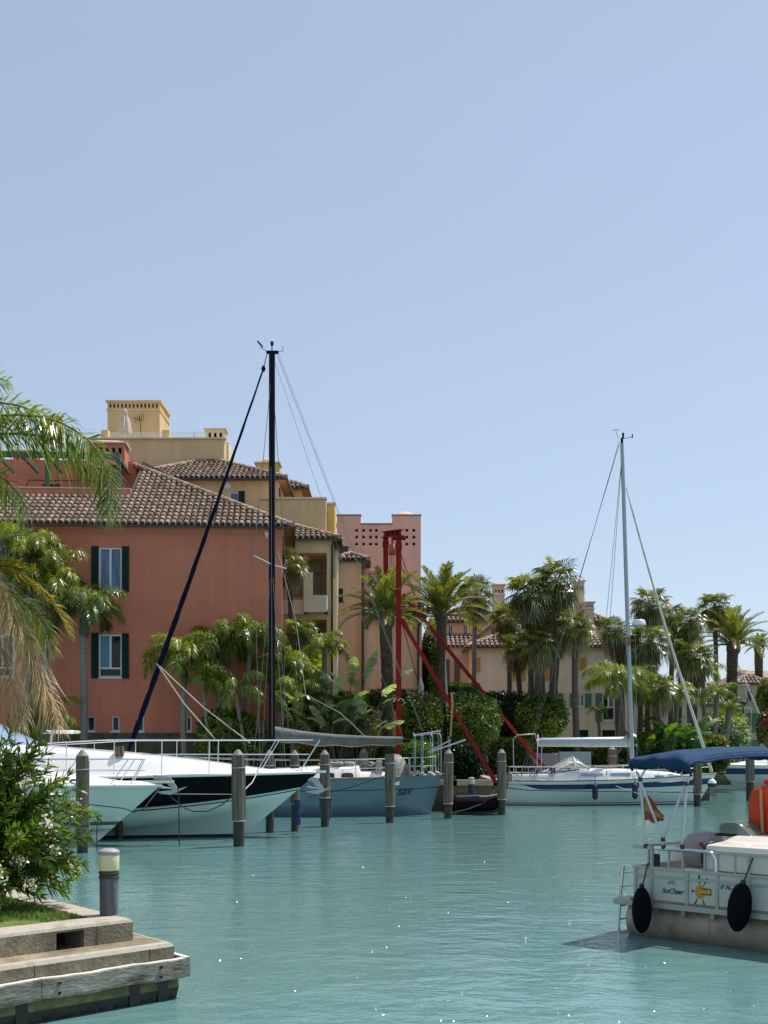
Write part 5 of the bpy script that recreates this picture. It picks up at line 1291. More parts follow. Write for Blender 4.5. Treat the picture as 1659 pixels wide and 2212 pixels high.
for i in range(16): b.ell((wx(rng.uniform(1190,1235)),rng.uniform(-.7,.6),1.5+rng.random()*.12),.12,.1,.08,7,5,mi=rng.choice((0,1,1)),jit=.4)
b.build('cockpit_cushions',[M['stripe_navy'],M['teak']],ws)
def fender(x,y,z0,z1,r,m,name,label,group=None,par=None,tilt=0,flat=1.0):
    e=empty(name,(x,y,z0),tilt,label,'fender',group); h=z1-z0
    b=MB(); rows=[[Vector((r*q*math.cos(2*pi*k/20),r*flat*q*math.sin(2*pi*k/20),t*h)) for k in range(20)] for q,t in ((.15,0),(.5,.03),(.85,.10),(1,.22),(1,.8),(.85,.92),(.4,.985),(.15,1.0))]
    b.grid(rows,closed=True); b.build('body',M[m],e)
    b=MB(); b.lathe([(r*.22,h-.01),(r*.25,h+.04),(r*.15,h+.07)],10); b.tube([(0,0,h),(0,.02,h+.35)],.012,5); b.build('fender_rope',M['rope_dark'],e); return e
fg='fenders hung on the white sailing boat'
fender(XA(1287,52.2),52.38,ZA(1728,52.3),ZA(1694,52.3),.125,'fender_blue','boat_fender','dark blue fender amidships on the white sailing boat, left of the other')
fender(XA(1374,52.2),52.42,ZA(1727,52.3),ZA(1692,52.3),.125,'fender_blue','boat_fender','dark blue fender on the white sailing boat just left of the canopy leg')
b=MB(); e=empty('mooring_buoy',(XA(1538,51),51,ZA(1700,51)),0,'white teardrop buoy with a dark underside hanging at the bow of the white sailing boat','buoy')
b.lathe([(.02,-.02),(.17,.0),(.19,.06),(.19,.16)],14,c=(0,0,0),mi=1); b.lathe([(.19,.16),(.17,.24),(.10,.32),(.05,.36),(.05,.42)],14,mi=0); b.build('buoy_body',[M['gelcoat'],M['ink']],e)

# --- distant motor yacht on the right
d3=74.0
y3=empty('motor_yacht',(XA(1622,d3)+5.2,d3,0),R(180+12),'distant white motor yacht with a navy band behind the blue canopy at the right','motor yacht')
hs3=lambda s:1.45+.1*s; pt3=boat_fn(8.0,3.0,hs3,1.4,flare=.8)
hull_mesh(pt3,lambda s:[-.5,0,.5,.62,.86,1.0],[0,0,0,1,2],n=24).build('hull',[M['hull_green_bounce'],M['stripe_navy'],M['gelcoat']],y3)
deck_mesh(pt3,.08,n=16).build('deck',M['gelcoat_deck'],y3)
loft([(.5,1.2,1.4,1.1,2.3),(3.0,1.2,1.4,1.0,2.3),(5.0,1.0,1.45,.6,1.9),(6.8,.4,1.5,.2,1.6)]).build('coachroof',M['gelcoat'],y3)
b=MB()
for side in (-1,1):
    b.tube([Vector((p.x,p.y*.95,p.z+.55)) for p in sheer_line(pt3,side,.4,.97,12)],.018,4)
    for s in (.5,.65,.8,.92): p=pt3(s,1,side); b.tube([(p.x,p.y*.95,p.z),(p.x,p.y*.95,p.z+.55)],.016,4)
b.build('bow_rail',M['chrome'],y3)
# --- far sailing boat whose mast shows at the right
fs=empty('sailing_boat',(XA(1590,86)+.0,86,0),R(0),'far sailing boat with a thin grey mast beside the dark date palm','sailing boat')
pt4=boat_fn(9.0,3.0,lambda s:1.0+.2*s,1.0,flare=.85)
h4=hull_mesh(pt4,lambda s:[-.5,0,.5,1.0],[0,0,0],n=20).build('hull',M['hull_green_bounce'],fs); h4.location=(-5.5,0,0)
b=deck_mesh(pt4,.05,n=12).build('deck',M['gelcoat_deck'],fs); b.location=(-5.5,0,0)
b=MB(); b.tube([(0,0,1),(.0,0,ZA(1432,86))],.085,8); b.build('mast',M['alu_dull'],fs)
b=MB(); b.tube([(.15,0,ZA(1436,86)),(3.2,0,1.4)],[.04,.09],6); b.build('furled_jib',M['sail_white'],fs)
b=MB()
for y in (1480,1530,1571): b.tube([(-.0,0,ZA(y,86)),(.9,-.3,ZA(y,86))],.03,5)
b.tube([(0,0,ZA(1432,86)),(1.0,-.3,ZA(1530,86)),(.6,-1.4,1.0)],.015,4); b.build('spreader',M['alu'],fs)

# --- dark inflatable dinghy beside the landing
dg=empty('inflatable_dinghy',(XA(1027,46.0),46.0,0),0,'black inflatable dinghy with blue tubes tied below the landing ledge','dinghy')
b=MB()
for (yy,zz,rr0) in ((-.45,.40,.27),(.45,.40,.27)):
    b.tube([(-.82,yy,zz),(-.6,yy,zz),(.55,yy,zz),(.85,yy*.55,zz+.10),(.95,0,zz+.14)],[.20,rr0,rr0,rr0*.95,.22],14)
b.build('tube',M['rubber'],dg)
b=MB(); b.tube([(-.75,-.45,.62),(.1,-.45,.66)],.10,10); b.tube([(.45,-.4,.64),(.85,-.2,.70)],.10,10); b.build('cushion',M['fender_blue'],dg)
b=MB(); b.box(-.7,.5,-.3,.3,.12,.2); b.box(-.86,-.80,-.45,.45,.1,.6); b.build('floor',M['rubber'],dg)
b=MB(); b.tube([(.1,-.5,.69),(.45,-.5,.69)],.03,6); b.build('grab_rail',M['rope_pale'],dg)
# ------------------------------------------------------------------ red steel lifting frame
rd_=empty('lifting_frame',(XA(858,48.6),48.6,LZ),0,'dark red steel lifting frame with two posts, a chain hoist and two slanting braces','lifting frame')
def fl(x,y,d): return Vector((XA(x,d)-XA(858,48.6),d-48.6,ZA(y,d)-LZ))
def ibeam(name,p0,p1,w_,dpt,m,par,axis=(0,1,0),t=.03):
    p0=Vector(p0); p1=Vector(p1); z=(p1-p0); L=z.length; z.normalize(); y=Vector(axis); x=y.cross(z).normalized(); y=z.cross(x).normalized()
    Mx=Matrix(((x.x,y.x,z.x,p0.x),(x.y,y.y,z.y,p0.y),(x.z,y.z,z.z,p0.z),(0,0,0,1)))
    b=MB(); b.box(-w_/2,w_/2,-dpt/2,-dpt/2+t,0,L); b.box(-w_/2,w_/2,dpt/2-t,dpt/2,0,L); b.box(-t*.6,t*.6,-dpt/2+t,dpt/2-t,0,L)
    k=.6
    while k<L-.3: b.box(-w_*.46,w_*.46,-dpt/2+t+.002,dpt/2-t-.002,k,k+.02); k+=1.15
    for k in (.25,L-.35):
        b.box(-w_*.62,w_*.62,-dpt/2-.012,-dpt/2-.001,k-.14,k+.14)
        for bx_0 in (-.35,.35):
            for bz_0 in (-.09,.09): b.box(w_*bx_0-.018,w_*bx_0+.018,-dpt/2-.03,-dpt/2-.013,k+bz_0-.018,k+bz_0+.018)
    return b.build(name,M[m],par,Mx)
top=1150
ibeam('post',(fl(861,1600,48.6).x,0,0),fl(861,1163,48.6),.22,.28,'red_steel',rd_)
ibeam('post',(fl(831,1600,52).x+.1,3.4,0),fl(833,1160,52),.22,.26,'red_steel',rd_)
ibeam('cross_beam',fl(866,1152,48.4)+Vector((.0,-.15,0)),fl(829,1153,52.2)+Vector((0,.2,0)),.26,.26,'red_steel',rd_,axis=(0,0,1))
b=MB(); q=fl(866,1162,48.6); b.bev(q.x-.35,q.x+.2,-.25,.25,q.z-.05,q.z+.03,.01); b.build('plate',M['red_steel'],rd_)
b=MB(); q=fl(848,1160,50); b.tube([q,q-Vector((0,0,.3))],.06,6); b.lathe([(.10,-.75),(.17,-.72),(.15,-.5),(.09,-.32),(.05,-.28)],10,c=q); b.build('hoist',M['orange_steel'],rd_)
b=MB()
for dx in (-.12,-.05,.03): b.tube([q+Vector((dx,0,-.3)),q+Vector((dx+.06,0,-3.2))],.012,4)
b.build('chain',M['iron'],rd_)
ibeam('brace',fl(867,1338,48.5),fl(1071,1691,47.5),.15,.15,'red_steel',rd_,axis=(0,1,0))
ibeam('brace',fl(872,1285,50),fl(1198,1672,57.9)+Vector((0,0,-.3)),.15,.15,'red_steel',rd_,axis=(0,1,0))
b=MB()
for (x0,y0,d0,x1,y1,d1_) in ((867,1340,48.6,905,1480,50),(868,1225,48.6,915,1330,52),(867,1200,48.6,912,1330,53),(905,1480,50,940,1610,50)):
    b.tube([fl(x0,y0,d0),fl(x1,y1,d1_)],.018,4)
b.build('stay_wire',M['iron'],rd_)
rope('strap',[(XA(976,47.6),47.9,ZA(1410+85,47.6)),(XA(978,47.6),47.88,ZA(1520,47.6)),(XA(974,47.6),47.85,ZA(1590,47.6))],.045,'wood_stick','yellow webbing strap hanging from the lower red brace in front of the hedge')

# ------------------------------------------------------------------ ropes
def W(x,y,d): return P(x,y,d)
rope('mooring_rope',sag(W(385,1708,29.3+.6),W(388,1800,30.3),0.0)[:1]+[W(383,1702,30.2),W(386,1712,29.9),W(387,1810,30.6),W(388,1842,31.2)],.014,'rope_dark','dark rope hanging from the bow of the plain hulled yacht straight into the water')
rope('mooring_rope',[W(345,1702,30.3),W(330,1722,29.6),W(310,1748,29.2),W(290,1754,29.1),W(266,1746,29.1),W(194,1738,28.9),W(180,1745,28.8)],.014,'rope_dark','dark slack rope looping from the yacht bow cleat to the wound pile')
rope('mooring_rope',[W(212,1758,28.9),W(209,1800,29),W(210,1846,29.4)],.012,'rope_dark','dark rope dangling into the water left of the wound mooring pile')
rope('mooring_rope',[W(148,1770,28.9),W(158,1752,28.8),W(168,1748,28.75),W(180,1752,28.75),W(195,1762,28.78),W(195,1770,28.9)],.018,'rope_dark','dark rope wound round the mooring pile beside the oleander')
rope('mooring_rope',[W(352,1701,31.2),W(375,1727,31.2),W(398,1745,31.2),W(418,1753,31.2),W(450,1752,31.3),W(480,1738,31.3),W(505,1716,31.3)],.016,'rope_dark','dark slack rope hanging before the black hull band to the thick pile')
rope('mooring_rope',[W(345,1715,31.5),W(505,1716,31.2)],.010,'rope_pale','pale thin rope stretched tight across the black hull band')
rope('mooring_rope',[W(560,1660,33.4),W(545,1690,32.6),W(522,1712,31.3)],.016,'rope_pale','pale rope from the foredeck of the black banded yacht down to the thick pile')
rope('mooring_rope',[W(1330,1698,52.4),W(1380,1715,51.8),W(1440,1712,52),W(1500,1700,51.6)],.018,'rope_pale','pale rope sagging along the white sailing boat to the pile at its bow')
rope('mooring_rope',[W(1096,1702,52.6),W(1140,1707,52.4),W(1200,1708,52.4),W(1500,1712,51.6)],.022,'rope_dark','dark rope running along the side of the white sailing boat')
rope('mooring_rope',[W(972,1757,43),W(1010,1748,44),W(1045,1735,45),W(1068,1708,47)],.018,'rope_dark','dark rope rising from the water to the landing ledge between two piles')
rope('mooring_rope',[W(665,1722,43.6),W(760,1700,43.4),W(842,1672,40.9)],.016,'rope_dark','dark rope slanting up across the blue hull to the flat-topped pile')
rope('mooring_rope',[W(1545,1672,54),W(1580,1688,58),W(1616,1692,61.5)],.018,'rope_dark','dark rope from the bow of the white sailing boat to the rightmost near pile')
rope('mooring_rope',[W(1510,1712,52),W(1560,1708,56),W(1616,1704,61.5)],.018,'rope_dark','lower dark rope between the two piles at the right')
for i,(a,b_) in enumerate((((340,1435),(540,1605)),((338,1433),(465,1597)))):
    rope('jib_sheet',[W(a[0],a[1],45.7),W((a[0]+b_[0])/2-3,(a[1]+b_[1])/2+6,45.2),W(b_[0],b_[1],44.6)],.022,'rope_pale',('upper pale jib sheet' if i==0 else 'lower pale jib sheet')+' running from the furled navy jib down to the right')
rope('halyard',[W(600,1190,45.6),W(640,1345,45.6),W(660,1500,45.5),W(735,1540,45.5),W(790,1592,45.6)],.012,'rope_pale','thin pale line drooping from the black mast over the garden plants to the boom')

# ------------------------------------------------------------------ pontoon boat
PX0,PY0=3.19,16.2; pang=math.atan2(-.716,.698)
pb=empty('pontoon_boat',(PX0,PY0,0),pang,'cream and white pontoon boat with a blue canopy, two silver legs frames and black fenders','pontoon boat')
cs,sn=math.cos(pang),math.sin(pang)
def q(zx,zy,b=0.0):
    """point on the plane y=b of the boat, from coordinates measured in the enlarged crop"""
    x=(1768+zx*.31646)*.73148; y=(2150+zy*.31646)*.73148
    k=(x-829.5)/F; ox=PX0-sn*b; oy=PY0+cs*b
    a=(oy*k-ox)/(cs-sn*k); Yw=oy+sn*a
    return Vector((a,b,EYE+(1617-y)/F*Yw))
LP=6.2; WP=3.7
zd=q(800,1640).z
# pontoons
def tube_log(name,y):
    b=MB(); prof=[]; n=20; r0=.30; zc=.20; rows=[]
    for (x,rr,dz) in ((.04,.0,.0),(.04,r0*.96,0),(.08,r0,0),(1.3,r0,0),(2.6,r0,0),(4.6,r0,0),(5.4,r0*.8,.08),(6.1,r0*.3,.22),(6.2,0.02,.25)):
        rows.append([Vector((x,y+rr*math.cos(2*pi*k/n),zc+dz+rr*math.sin(2*pi*k/n))) for k in range(n)])
    b.grid(rows,closed=True); 
    for x in (1.3,3.2): b.tube([(x,y+(r0+.002)*math.cos(2*pi*k/n),zc+(r0+.002)*math.sin(2*pi*k/n)) if False else Vector((x,y+(r0+.004)*math.cos(2*pi*k/n),zc+(r0+.004)*math.sin(2*pi*k/n))) for k in range(n+1)],.008,4)
    b.box(.3,5.6,y-.02,y+.02,zc+r0-.01,zc+r0+.08)
    b.build(name,M['pontoon_alu'],pb)
tube_log('pontoon',.34); tube_log('pontoon',WP-.34)
b=MB(); a0=q(200,1600).x
b.box(.12,LP,-.03,WP+.03,zd-.09,zd-.02); b.build('deck_edge',M['rail_alu'],pb)
b=MB(); b.box(.14,LP-.02,.0,WP,zd-.018,zd+.01); b.build('deck',M['teak'],pb)
b=MB()
for x in [.5+i*.42 for i in range(13)]: b.box(x,x+.06,.0,WP,zd-.16,zd-.092)
b.build('crossbeam',M['pontoon_alu'],pb)
b=MB(); b.bev(-.17,.118,.05,1.0,zd-.11,zd-.02,.015); b.build('boarding_step',M['rail_alu'],pb)
b=MB(); 
for y_ in (.12,.52): b.tube([(-.13,y_,-.2),(-.10,y_,zd-.05),(-.04,y_,zd+.40),(.0,y_,zd+.43),(.10,y_,zd+.41)],.018,6)
for z_ in (-.0,.18,.36,zd+.12,zd+.3): b.tube([(-.11,.12,z_),(-.11,.52,z_)],.014,6)
b.build('ladder',M['chrome'],pb)
# near side fence: panels, posts, rails
ztop=q(600,1305).z; zmid=q(600,1390).z; zrail=q(600,1125).z; zlow=q(700,1625).z
posts=[340,492,822,1102,1400,1700]
pxs=[q(z,1500).x for z in posts]
b=MB()
for i in range(len(pxs)-1): b.box(pxs[i]+.02,pxs[i+1]-.02,.012,.028,zlow,ztop-.02)
fp=b.build('fence_panel',M['pontoon_panel'],pb)
b=MB(); b.box(pxs[3]+.02,LP,.010,.026,ztop+.02,zrail-.02); b.build('upper_panel',M['seat_vinyl'],pb)
b=MB()
for i,x in enumerate(pxs): b.box(x-.02,x+.02,-.006,.036,zlow-.06,zrail if i in (1,3,4,5) else ztop)
b.box(pxs[0]-.02,LP,-.008,.038,ztop-.03,ztop+.005); b.box(pxs[0],LP,-.007,.012,zmid-.012,zmid+.012); b.box(pxs[0]-.02,LP,-.009,.037,zlow-.075,zlow-.03)
for zx in (460,650,780,985,1270): x=q(zx,1200).x; b.box(x-.012,x+.012,.0,.03,ztop,zrail)
b.box(q(320,1110).x,q(495,1110).x,-.01,.03,zrail-.02,zrail+.02); b.box(pxs[3]-.02,LP,-.012,.034,zrail-.02,zrail+.02)
xr=q(1090,1180).x; pts=[(q(520,1110).x,.01,zrail),(xr-.10,.01,zrail),(xr-.03,.01,zrail-.03),(xr,.01,zrail-.10),(xr,.01,ztop)]
b.build('fence_frame',M['rail_alu'],pb)
b=MB(); b.tube(pts,.026,8); b.build('gate_rail',M['chrome'],pb)
# end and far side fences
b=MB(); b.box(pxs[0]-.01,pxs[0]+.006,.05,WP-.05,zlow,ztop-.02); b.box(pxs[0],LP,WP-.03,WP-.014,zlow,ztop-.02); b.box(LP-.03,LP-.014,.04,WP-.04,zlow,ztop); b.build('fence_panel',M['pontoon_panel'],pb)
b=MB(); b.box(pxs[0]-.02,pxs[0]+.02,.04,WP,ztop-.03,ztop+.005); b.box(pxs[0]-.02,pxs[0]+.02,.04,WP,zrail-.02,zrail+.015); b.box(pxs[0]-.02,LP,WP-.03,WP+.01,zrail-.02,zrail+.02); b.box(pxs[0]-.02,LP,WP-.035,WP+.012,ztop-.03,ztop+.005)
for x in [pxs[0]+i*.75 for i in range(8)]: b.box(x-.02,x+.02,WP-.038,WP+.014,zlow-.05,zrail)
b.build('fence_frame',M['rail_alu'],pb)
# lettering and marks on the panels
def onpanel(zx,zy): p=q(zx,zy); return Matrix(((1,0,0,p.x),(0,0,-1,-.0),(0,1,0,p.z),(0,0,0,1)))@Matrix.Translation((0,0,-.008))
def onp(zx,zy,tilt=0): 
    p=q(zx,zy); return Matrix.Translation((p.x,.008,p.z))@Matrix.Rotation(R(90),4,'X')@Matrix.Rotation(tilt,4,'Z')
text3d('SunChaser',.098,M['ink'],pb,onp(583,1535),.35,sx=.74)
b=MB(); c_=q(675,1470)
for i in range(6):
    a=R(20+i*28); b.prism([(c_.x+.03*math.cos(a)-.004,c_.z+.03*math.sin(a)),(c_.x+.075*math.cos(a),c_.z+.075*math.sin(a)),(c_.x+.03*math.cos(a)+.004,c_.z+.03*math.sin(a))],.005,.010,'y')
b.build('sun_rays',M['ink'],pb)
text3d('6\u00aa AL-2-2',.085,M['ink'],pb,onp(1132,1503),0,sx=.85)
b=MB(); p0=q(905,1525); 
b.ell((p0.x+.06,.010,p0.z),.075,.006,.085,16,8,mi=0)
for a,l_,w_ in ((95,.20,.014),(60,.19,.010),(180,.11,.02),(245,.18,.014),(290,.19,.014)):
    ar=R(a); c_=Vector((p0.x+.06,.009,p0.z)); d_=Vector((math.cos(ar),0,math.sin(ar))); n_=Vector((-d_.z,0,d_.x)); e1=c_+d_*.085; e2=c_+d_*l_
    b.add([e1-n_*.003,e1+n_*.003,e2+n_*w_,e2+d_*.02,e2-n_*w_],[(0,1,2,3,4)],1,.5)
b.build('sun_logo',[M['sign_orange'],M['ink']],pb)
b=MB(); p1=q(945,1495); p2=q(1047,1560); b.box(p1.x,p2.x,.004,.009,p2.z-.005,p1.z,1); b.box(p1.x,p2.x-.008,.001,.005,p2.z+.01,p1.z-.014,0); b.build('sign_plate',[M['sign_yellow'],M['ink']],pb)
b=MB(); x=p1.x+.02
while x<p2.x-.05: 
    hh=rng.uniform(.03,.055); b.box(x,x+.009,-.001,.001,p2.z+.035,p2.z+.035+hh); b.box(x+.009,x+.02,-.001,.001,p2.z+.035,p2.z+.043); x+=.034
b.build('sign_strokes',M['orange_steel'],pb)
# seats, console, wheel, screen
def cushion(name,x0,x1,y0,y1,z0,z1,m,bev=.05):
    b=MB(); b.bev(x0,x1,y0,y1,z0,z1,bev); o=b.build(name,M[m],pb); md=o.modifiers.new('round','SUBSURF'); md.levels=1; md.render_levels=2; return o
yb=.80; s1=q(850,1300,yb); s2=q(1120,1300,yb); zt_=q(980,985,yb).z
cushion('seat_back',s1.x-.04,s1.x+.42,yb-.25,yb+.35,zd+.38,zt_+.03,'seat_grey',.09)
cushion('seat_base',s1.x+.0,s1.x+.55,yb-.28,yb+.38,zd+.0,zd+.42,'seat_vinyl',.05)
cushion('rear_bench',q(795,1200,1.6).x-.1,q(795,1200,1.6).x+.5,1.3,2.2,zd,q(850,1015,1.6).z,'seat_vinyl',.07)
cx0=q(1110,1180,.35).x; zc1=q(1300,1010,.7).z; zc2=q(1300,1100,.3).z
b=MB(); rows=[]
for (y_,z_,xo) in ((.06,zd,0.0),(.06,zc2-.06,0),(.075,zc2-.01,-.0),(.13,zc2+.01,.0),(.50,zc2+.03,.0),(.55,zc1-.03,.04),(.62,zc1,.07),(1.35,zc1,.07),(1.42,zc1-.1,.05),(1.45,zd,0)):
    rows.append([Vector((cx0+xo,y_,z_)),Vector((cx0+xo+.05,y_,z_+.012)),Vector((cx0+2.2,y_,z_+.012)),Vector((cx0+2.3,y_,z_))])
b.grid(rows,smooth=False); b.add([r_[0] for r_ in rows],[tuple(range(len(rows)))],0,.5); b.add([r_[-1] for r_ in rows],[tuple(range(len(rows)))],0,.5); b.build('console',M['console'],pb)
b=MB(); wsx0=q(1142,950,.8).x; wsx1=q(1470,950,.8).x; zs0=zc1+.01; zs1=q(1250,868,.8).z; Hh=zs1-zs0; Ww=wsx1-wsx0
prof=[(0,0),(0.0,.35),(.02,.65),(.07,.88),(.16,.98),(.32,1.0),(.50,.98),(.64,.85),(.78,.52),(.90,.2),(1.0,0)]
rows=[]
for (y_,k_) in ((.70,1.0),(.66,.94),(.66,.80)): pass
rows=[[Vector((wsx0+Ww*(.5+(px_-.5)*k_),y_,zs0+Hh*pz_*k_)) for px_,pz_ in prof] for (y_,k_) in ((.72,.90),(.74,.97),(.80,1.0),(1.15,1.0),(1.22,.95))]
b.grid(rows,r=.5); b.add(rows[0],[tuple(range(len(prof)))],0,.5)
b.build('windscreen',M['smoke_glass'],pb)
b=MB(); b.tube([Vector((wsx0-.02,.70,zs0)),Vector((wsx0+Ww*.55,.70,zs0))],.02,8); b.build('windscreen_trim',M['black_plastic'],pb)
wc=q(1060,1200,.40); b=MB(); pts=[Vector((wc.x+.06*math.cos(a),.40+.15*math.cos(a),wc.z+.18*math.sin(a))) for a in [2*pi*k/24 for k in range(25)]]; b.tube(pts,.022,6); 
for a in (0,2.1,4.2): b.tube([Vector((wc.x+.04,.40,wc.z)),Vector((wc.x+.06*math.cos(a),.40+.15*math.cos(a),wc.z+.18*math.sin(a)))],.015,5)
b.tube([wc+Vector((.03,0,0)),(cx0+.02,.40,wc.z-.02)],.04,8); b.ell((wc.x+.05,.42,wc.z-.14),.10,.10,.20,10,8); b.build('steering_wheel',M['black_plastic'],pb)
b=MB(); p=q(950,1080,.5); b.tube([p,p+Vector((.14,0,-.13))],.016,6); b.tube([p+Vector((-.02,0,0)),p+Vector((.04,0,.01))],.02,6,mi=1); b.build('throttle_lever',[M['black_plastic'],M['red_bright']],pb)
b=MB(); p=q(530,1230,.06); b.bev(p.x-.03,p.x+.05,.04,.10,p.z-.08,p.z+.08,.01); b.build('switch_box',M['iron'],pb)
# canopy: arched across the boat
cp=MB(); rows=[]; cx_a=q(345,300,0).x; cx_b=q(862,300,0).x; zc_edge=q(345,400).z
CW=WP; nx_=22; ny_=30
def can_z(u): # u 0..1 across the boat
    e=min(u,1-u)*2; return .26*(1-(1-e)**3.2)
ztop_c=q(860,170,CW*.5).z
bmin=q(345,385).z; bR=q(862,425).z
for i in range(nx_+1):
    t=i/nx_; x=lerp(cx_a,cx_b,t); row=[]
    xe=x
    for k in range(ny_+1):
        u=k/ny_; 
        edge=lerp(bmin,bR,t**1.6)+.04*math.sin(t*pi)
        su=.075
        rise=lambda u_: 2.36+.10*(1-(1-min(1,u_/.5))**2.2)
        um=min(u,1-u)
        if um<su: zz=lerp(edge,2.36,(um/su)**.75); yy=(-.03-.06*math.sin(um/su*pi)) if u<.5 else CW+.02
        else: zz=rise((um-su)/(1-2*su)); yy=(u-su)/(1-2*su)*CW
        bulge=-.10*math.sin(t*pi)**.7*min(1,um/su*.8)
        wr=.010*math.sin(9*t+5*u*3)*math.sin(u*14)+ (.016*math.sin(t*16+u*30) if u<.12 else 0)
        xx=x+(-.10*math.sin(pi*min(1,u*1.0))*(1 if t<.02 else 0))
        row.append(Vector((xx,yy-(.03*math.sin(t*13+u*8) if u<.1 else 0),zz-bulge*.6+wr)))
    rows.append(row)
cp.grid(rows); 
# the drape turns round the ends
for rr_,sgn in ((rows[0],-1),(rows[-1],1)):
    low=[p+Vector((sgn*.03,0,-(.06 if 3<k<len(rr_)-4 else .02))) for k,p in enumerate(rr_)]
    cp.grid([rr_,low])
    cp.tube(low,.012,5)
can=cp.build('canopy',M['canvas_blue'],pb); md=can.modifiers.new('s','SUBSURF'); md.levels=1; md.render_levels=1; md=can.modifiers.new('t','SOLIDIFY'); md.thickness=.008
for y_ in (.0,WP):
    b=MB(); o=Vector((0,y_,0))
    def qq(zx,zy): v=q(zx,zy); return Vector((v.x,y_,v.z))
    b.tube([qq(350,400),qq(385,480),qq(425,900),qq(440,1095)],.019,8)
    b.tube([qq(435,390),qq(380,480),qq(600,1035)],.017,8)
    b.tube([qq(765,420),qq(815,515),qq(600,1035),qq(605,1130)],.017,8)
    b.tube([qq(850,450),qq(822,520),qq(775,1100)],.019,8); b.build('canopy_frame',M['alu'],pb)
for zx,zy in ((440,1100),(605,1110),(780,1105),(390,480),(820,520),(600,1040)): b=MB(); p=q(zx,zy); b.bev(p.x-.024,p.x+.024,-.026,.024,p.z-.028,p.z+.028,.007); b.build('frame_joint',M['gutter'],pb)
# fenders hang outside the near side
def pbw(x,y,z): v=Matrix.Translation((PX0,PY0,0))@Matrix.Rotation(pang,4,'Z')@Vector((x,y,z)); return v
for (zx0,zx1,zy0,zy1,lab,tl) in ((310,495,1480,1915,'round black fender hanging at the left end of the pontoon boat',0),(1162,1400,1432,1900,'round navy black fender hanging below the registration on the pontoon boat',.16)):
    a=q(zx0,1700,-.16); c=q(zx1,1700,-.16); zt0=q((zx0+zx1)/2,zy0,-.16).z; zb0=q((zx0+zx1)/2,zy1,-.16).z
    ctr=pbw((a.x+c.x)/2,-.16,zb0); e=empty('round_fender',ctr,pang,lab,'fender')
    e.rotation_euler=(0,tl,pang) 
    r_=(c.x-a.x)/2*.88; h=zt0-zb0; b=MB(); b.ell((0,0,h/2),r_,.115,h/2,24,16); 
    b.ell((0,-.0,h/2),r_*.9,.125,h/2*.9,24,12); b.build('body',M['rubber'],e)
    b=MB(); b.tube([(0,0,h-.02),(0,.05,h+.08),(0,.15,h+.30)],.010,5); b.lathe([(.03,h-.03),(.035,h+.02),(.02,h+.04)],10); b.build('fender_rope',M['rope_dark'],e)
# orange float panel standing on the boat
yo=1.25; p0=q(1432,700,yo); zb_=q(1500,1005,yo).z; zt2=q(1500,520,yo).z
fo=empty('orange_float',pbw(p0.x,yo,zb_),pang,'bright orange red plastic float standing upright with a wooden stick, cut by the right edge','float')
b=MB(); H=zt2-zb_; rows=[]
for (y_,inset) in ((-.13,.05),(-.10,0),(.10,0),(.13,.05)):
    ring=[]
    Wd=1.3
    for k in range(48):
        a=2*pi*k/48; ca,sa=math.cos(a),math.sin(a); ring.append(Vector((Wd/2+(Wd/2-inset)*math.copysign(abs(ca)**.62,ca),y_,H/2+(H/2-inset)*math.copysign(abs(sa)**.45,sa))))
    rows.append(ring)
b.grid(rows,closed=True); b.add(rows[0],[tuple(range(48))],0,.5); b.add(rows[-1],[tuple(range(47,-1,-1))],0,.5); b.build('body',M['red_orange'],fo)
b=MB(); b.bev(.20,.55,-.08,.10,H-.01,H+.07,.02); b.bev(.30,.62,-.19,-.131,.15,H*.55,.02); b.build('handle',M['red_bright'],fo)
b=MB(); b.tube([(.25,-.18,.0),(.22,-.18,H*.9)],.022,8); b.build('wooden_stick',M['wood_stick'],fo)
# flag hung on the canopy leg
fg_=empty('flag',pbw(q(392,500,.06).x+.02,.08,q(392,560,.06).z),pang,'faded red and yellow flag drooping from the left canopy leg','flag')
b=MB(); p_a=q(400,550,.06); rows=[]
for i in range(15):
    t=i/14; xl=lerp(.02,.32,t); zt_f=-.02-.34*t**1.05; zb_f=-.44+.02*math.sin(t*9); rows.append([Vector((xl+.0*k,.02*math.sin(t*11+k),lerp(zb_f,max(zt_f,zb_f+.015),k/9))) for k in range(10)])
b.grid(rows,mf=lambda i,k:1 if 3<=k<=5 else 0); b.build('cloth',[M['flag_red'],M['flag_yellow']],fg_)

# grey cabinet behind the white sailing boat
cb=empty('service_cabinet',(XA(1209,58.6),58.6,LZ),0,'grey and pale blue service cabinet on the bank behind the white sailing boat','cabinet')
c0=XA(1209,58.6); b=MB(); b.bev(XA(1143,58.6)-c0,XA(1207,58.6)-c0,0,.8,0,ZA(1627,58.6)-LZ,.02); b.build('left_cabinet',M['pink_plaster'] if False else mat('cabinet_mauve',(.30,.27,.27),.5,var=.1),cb)
b=MB(); b.bev(XA(1208,58.6)-c0,XA(1277,58.6)-c0,0.0,.8,0,ZA(1626,58.6)-LZ+.05,.02); b.box(XA(1243,58.6)-c0-.008,XA(1243,58.6)-c0+.008,-.012,-.002,.05,1.1); b.build('right_cabinet',mat('cabinet_blue',(.34,.42,.44),.5,var=.1),cb)
b=MB(); b.box(.3,.42,-.02,-.003,.6,.8); b.box(-.7,-.5,-.02,-.003,.2,.3); b.build('cabinet_label',M['ink'],cb)
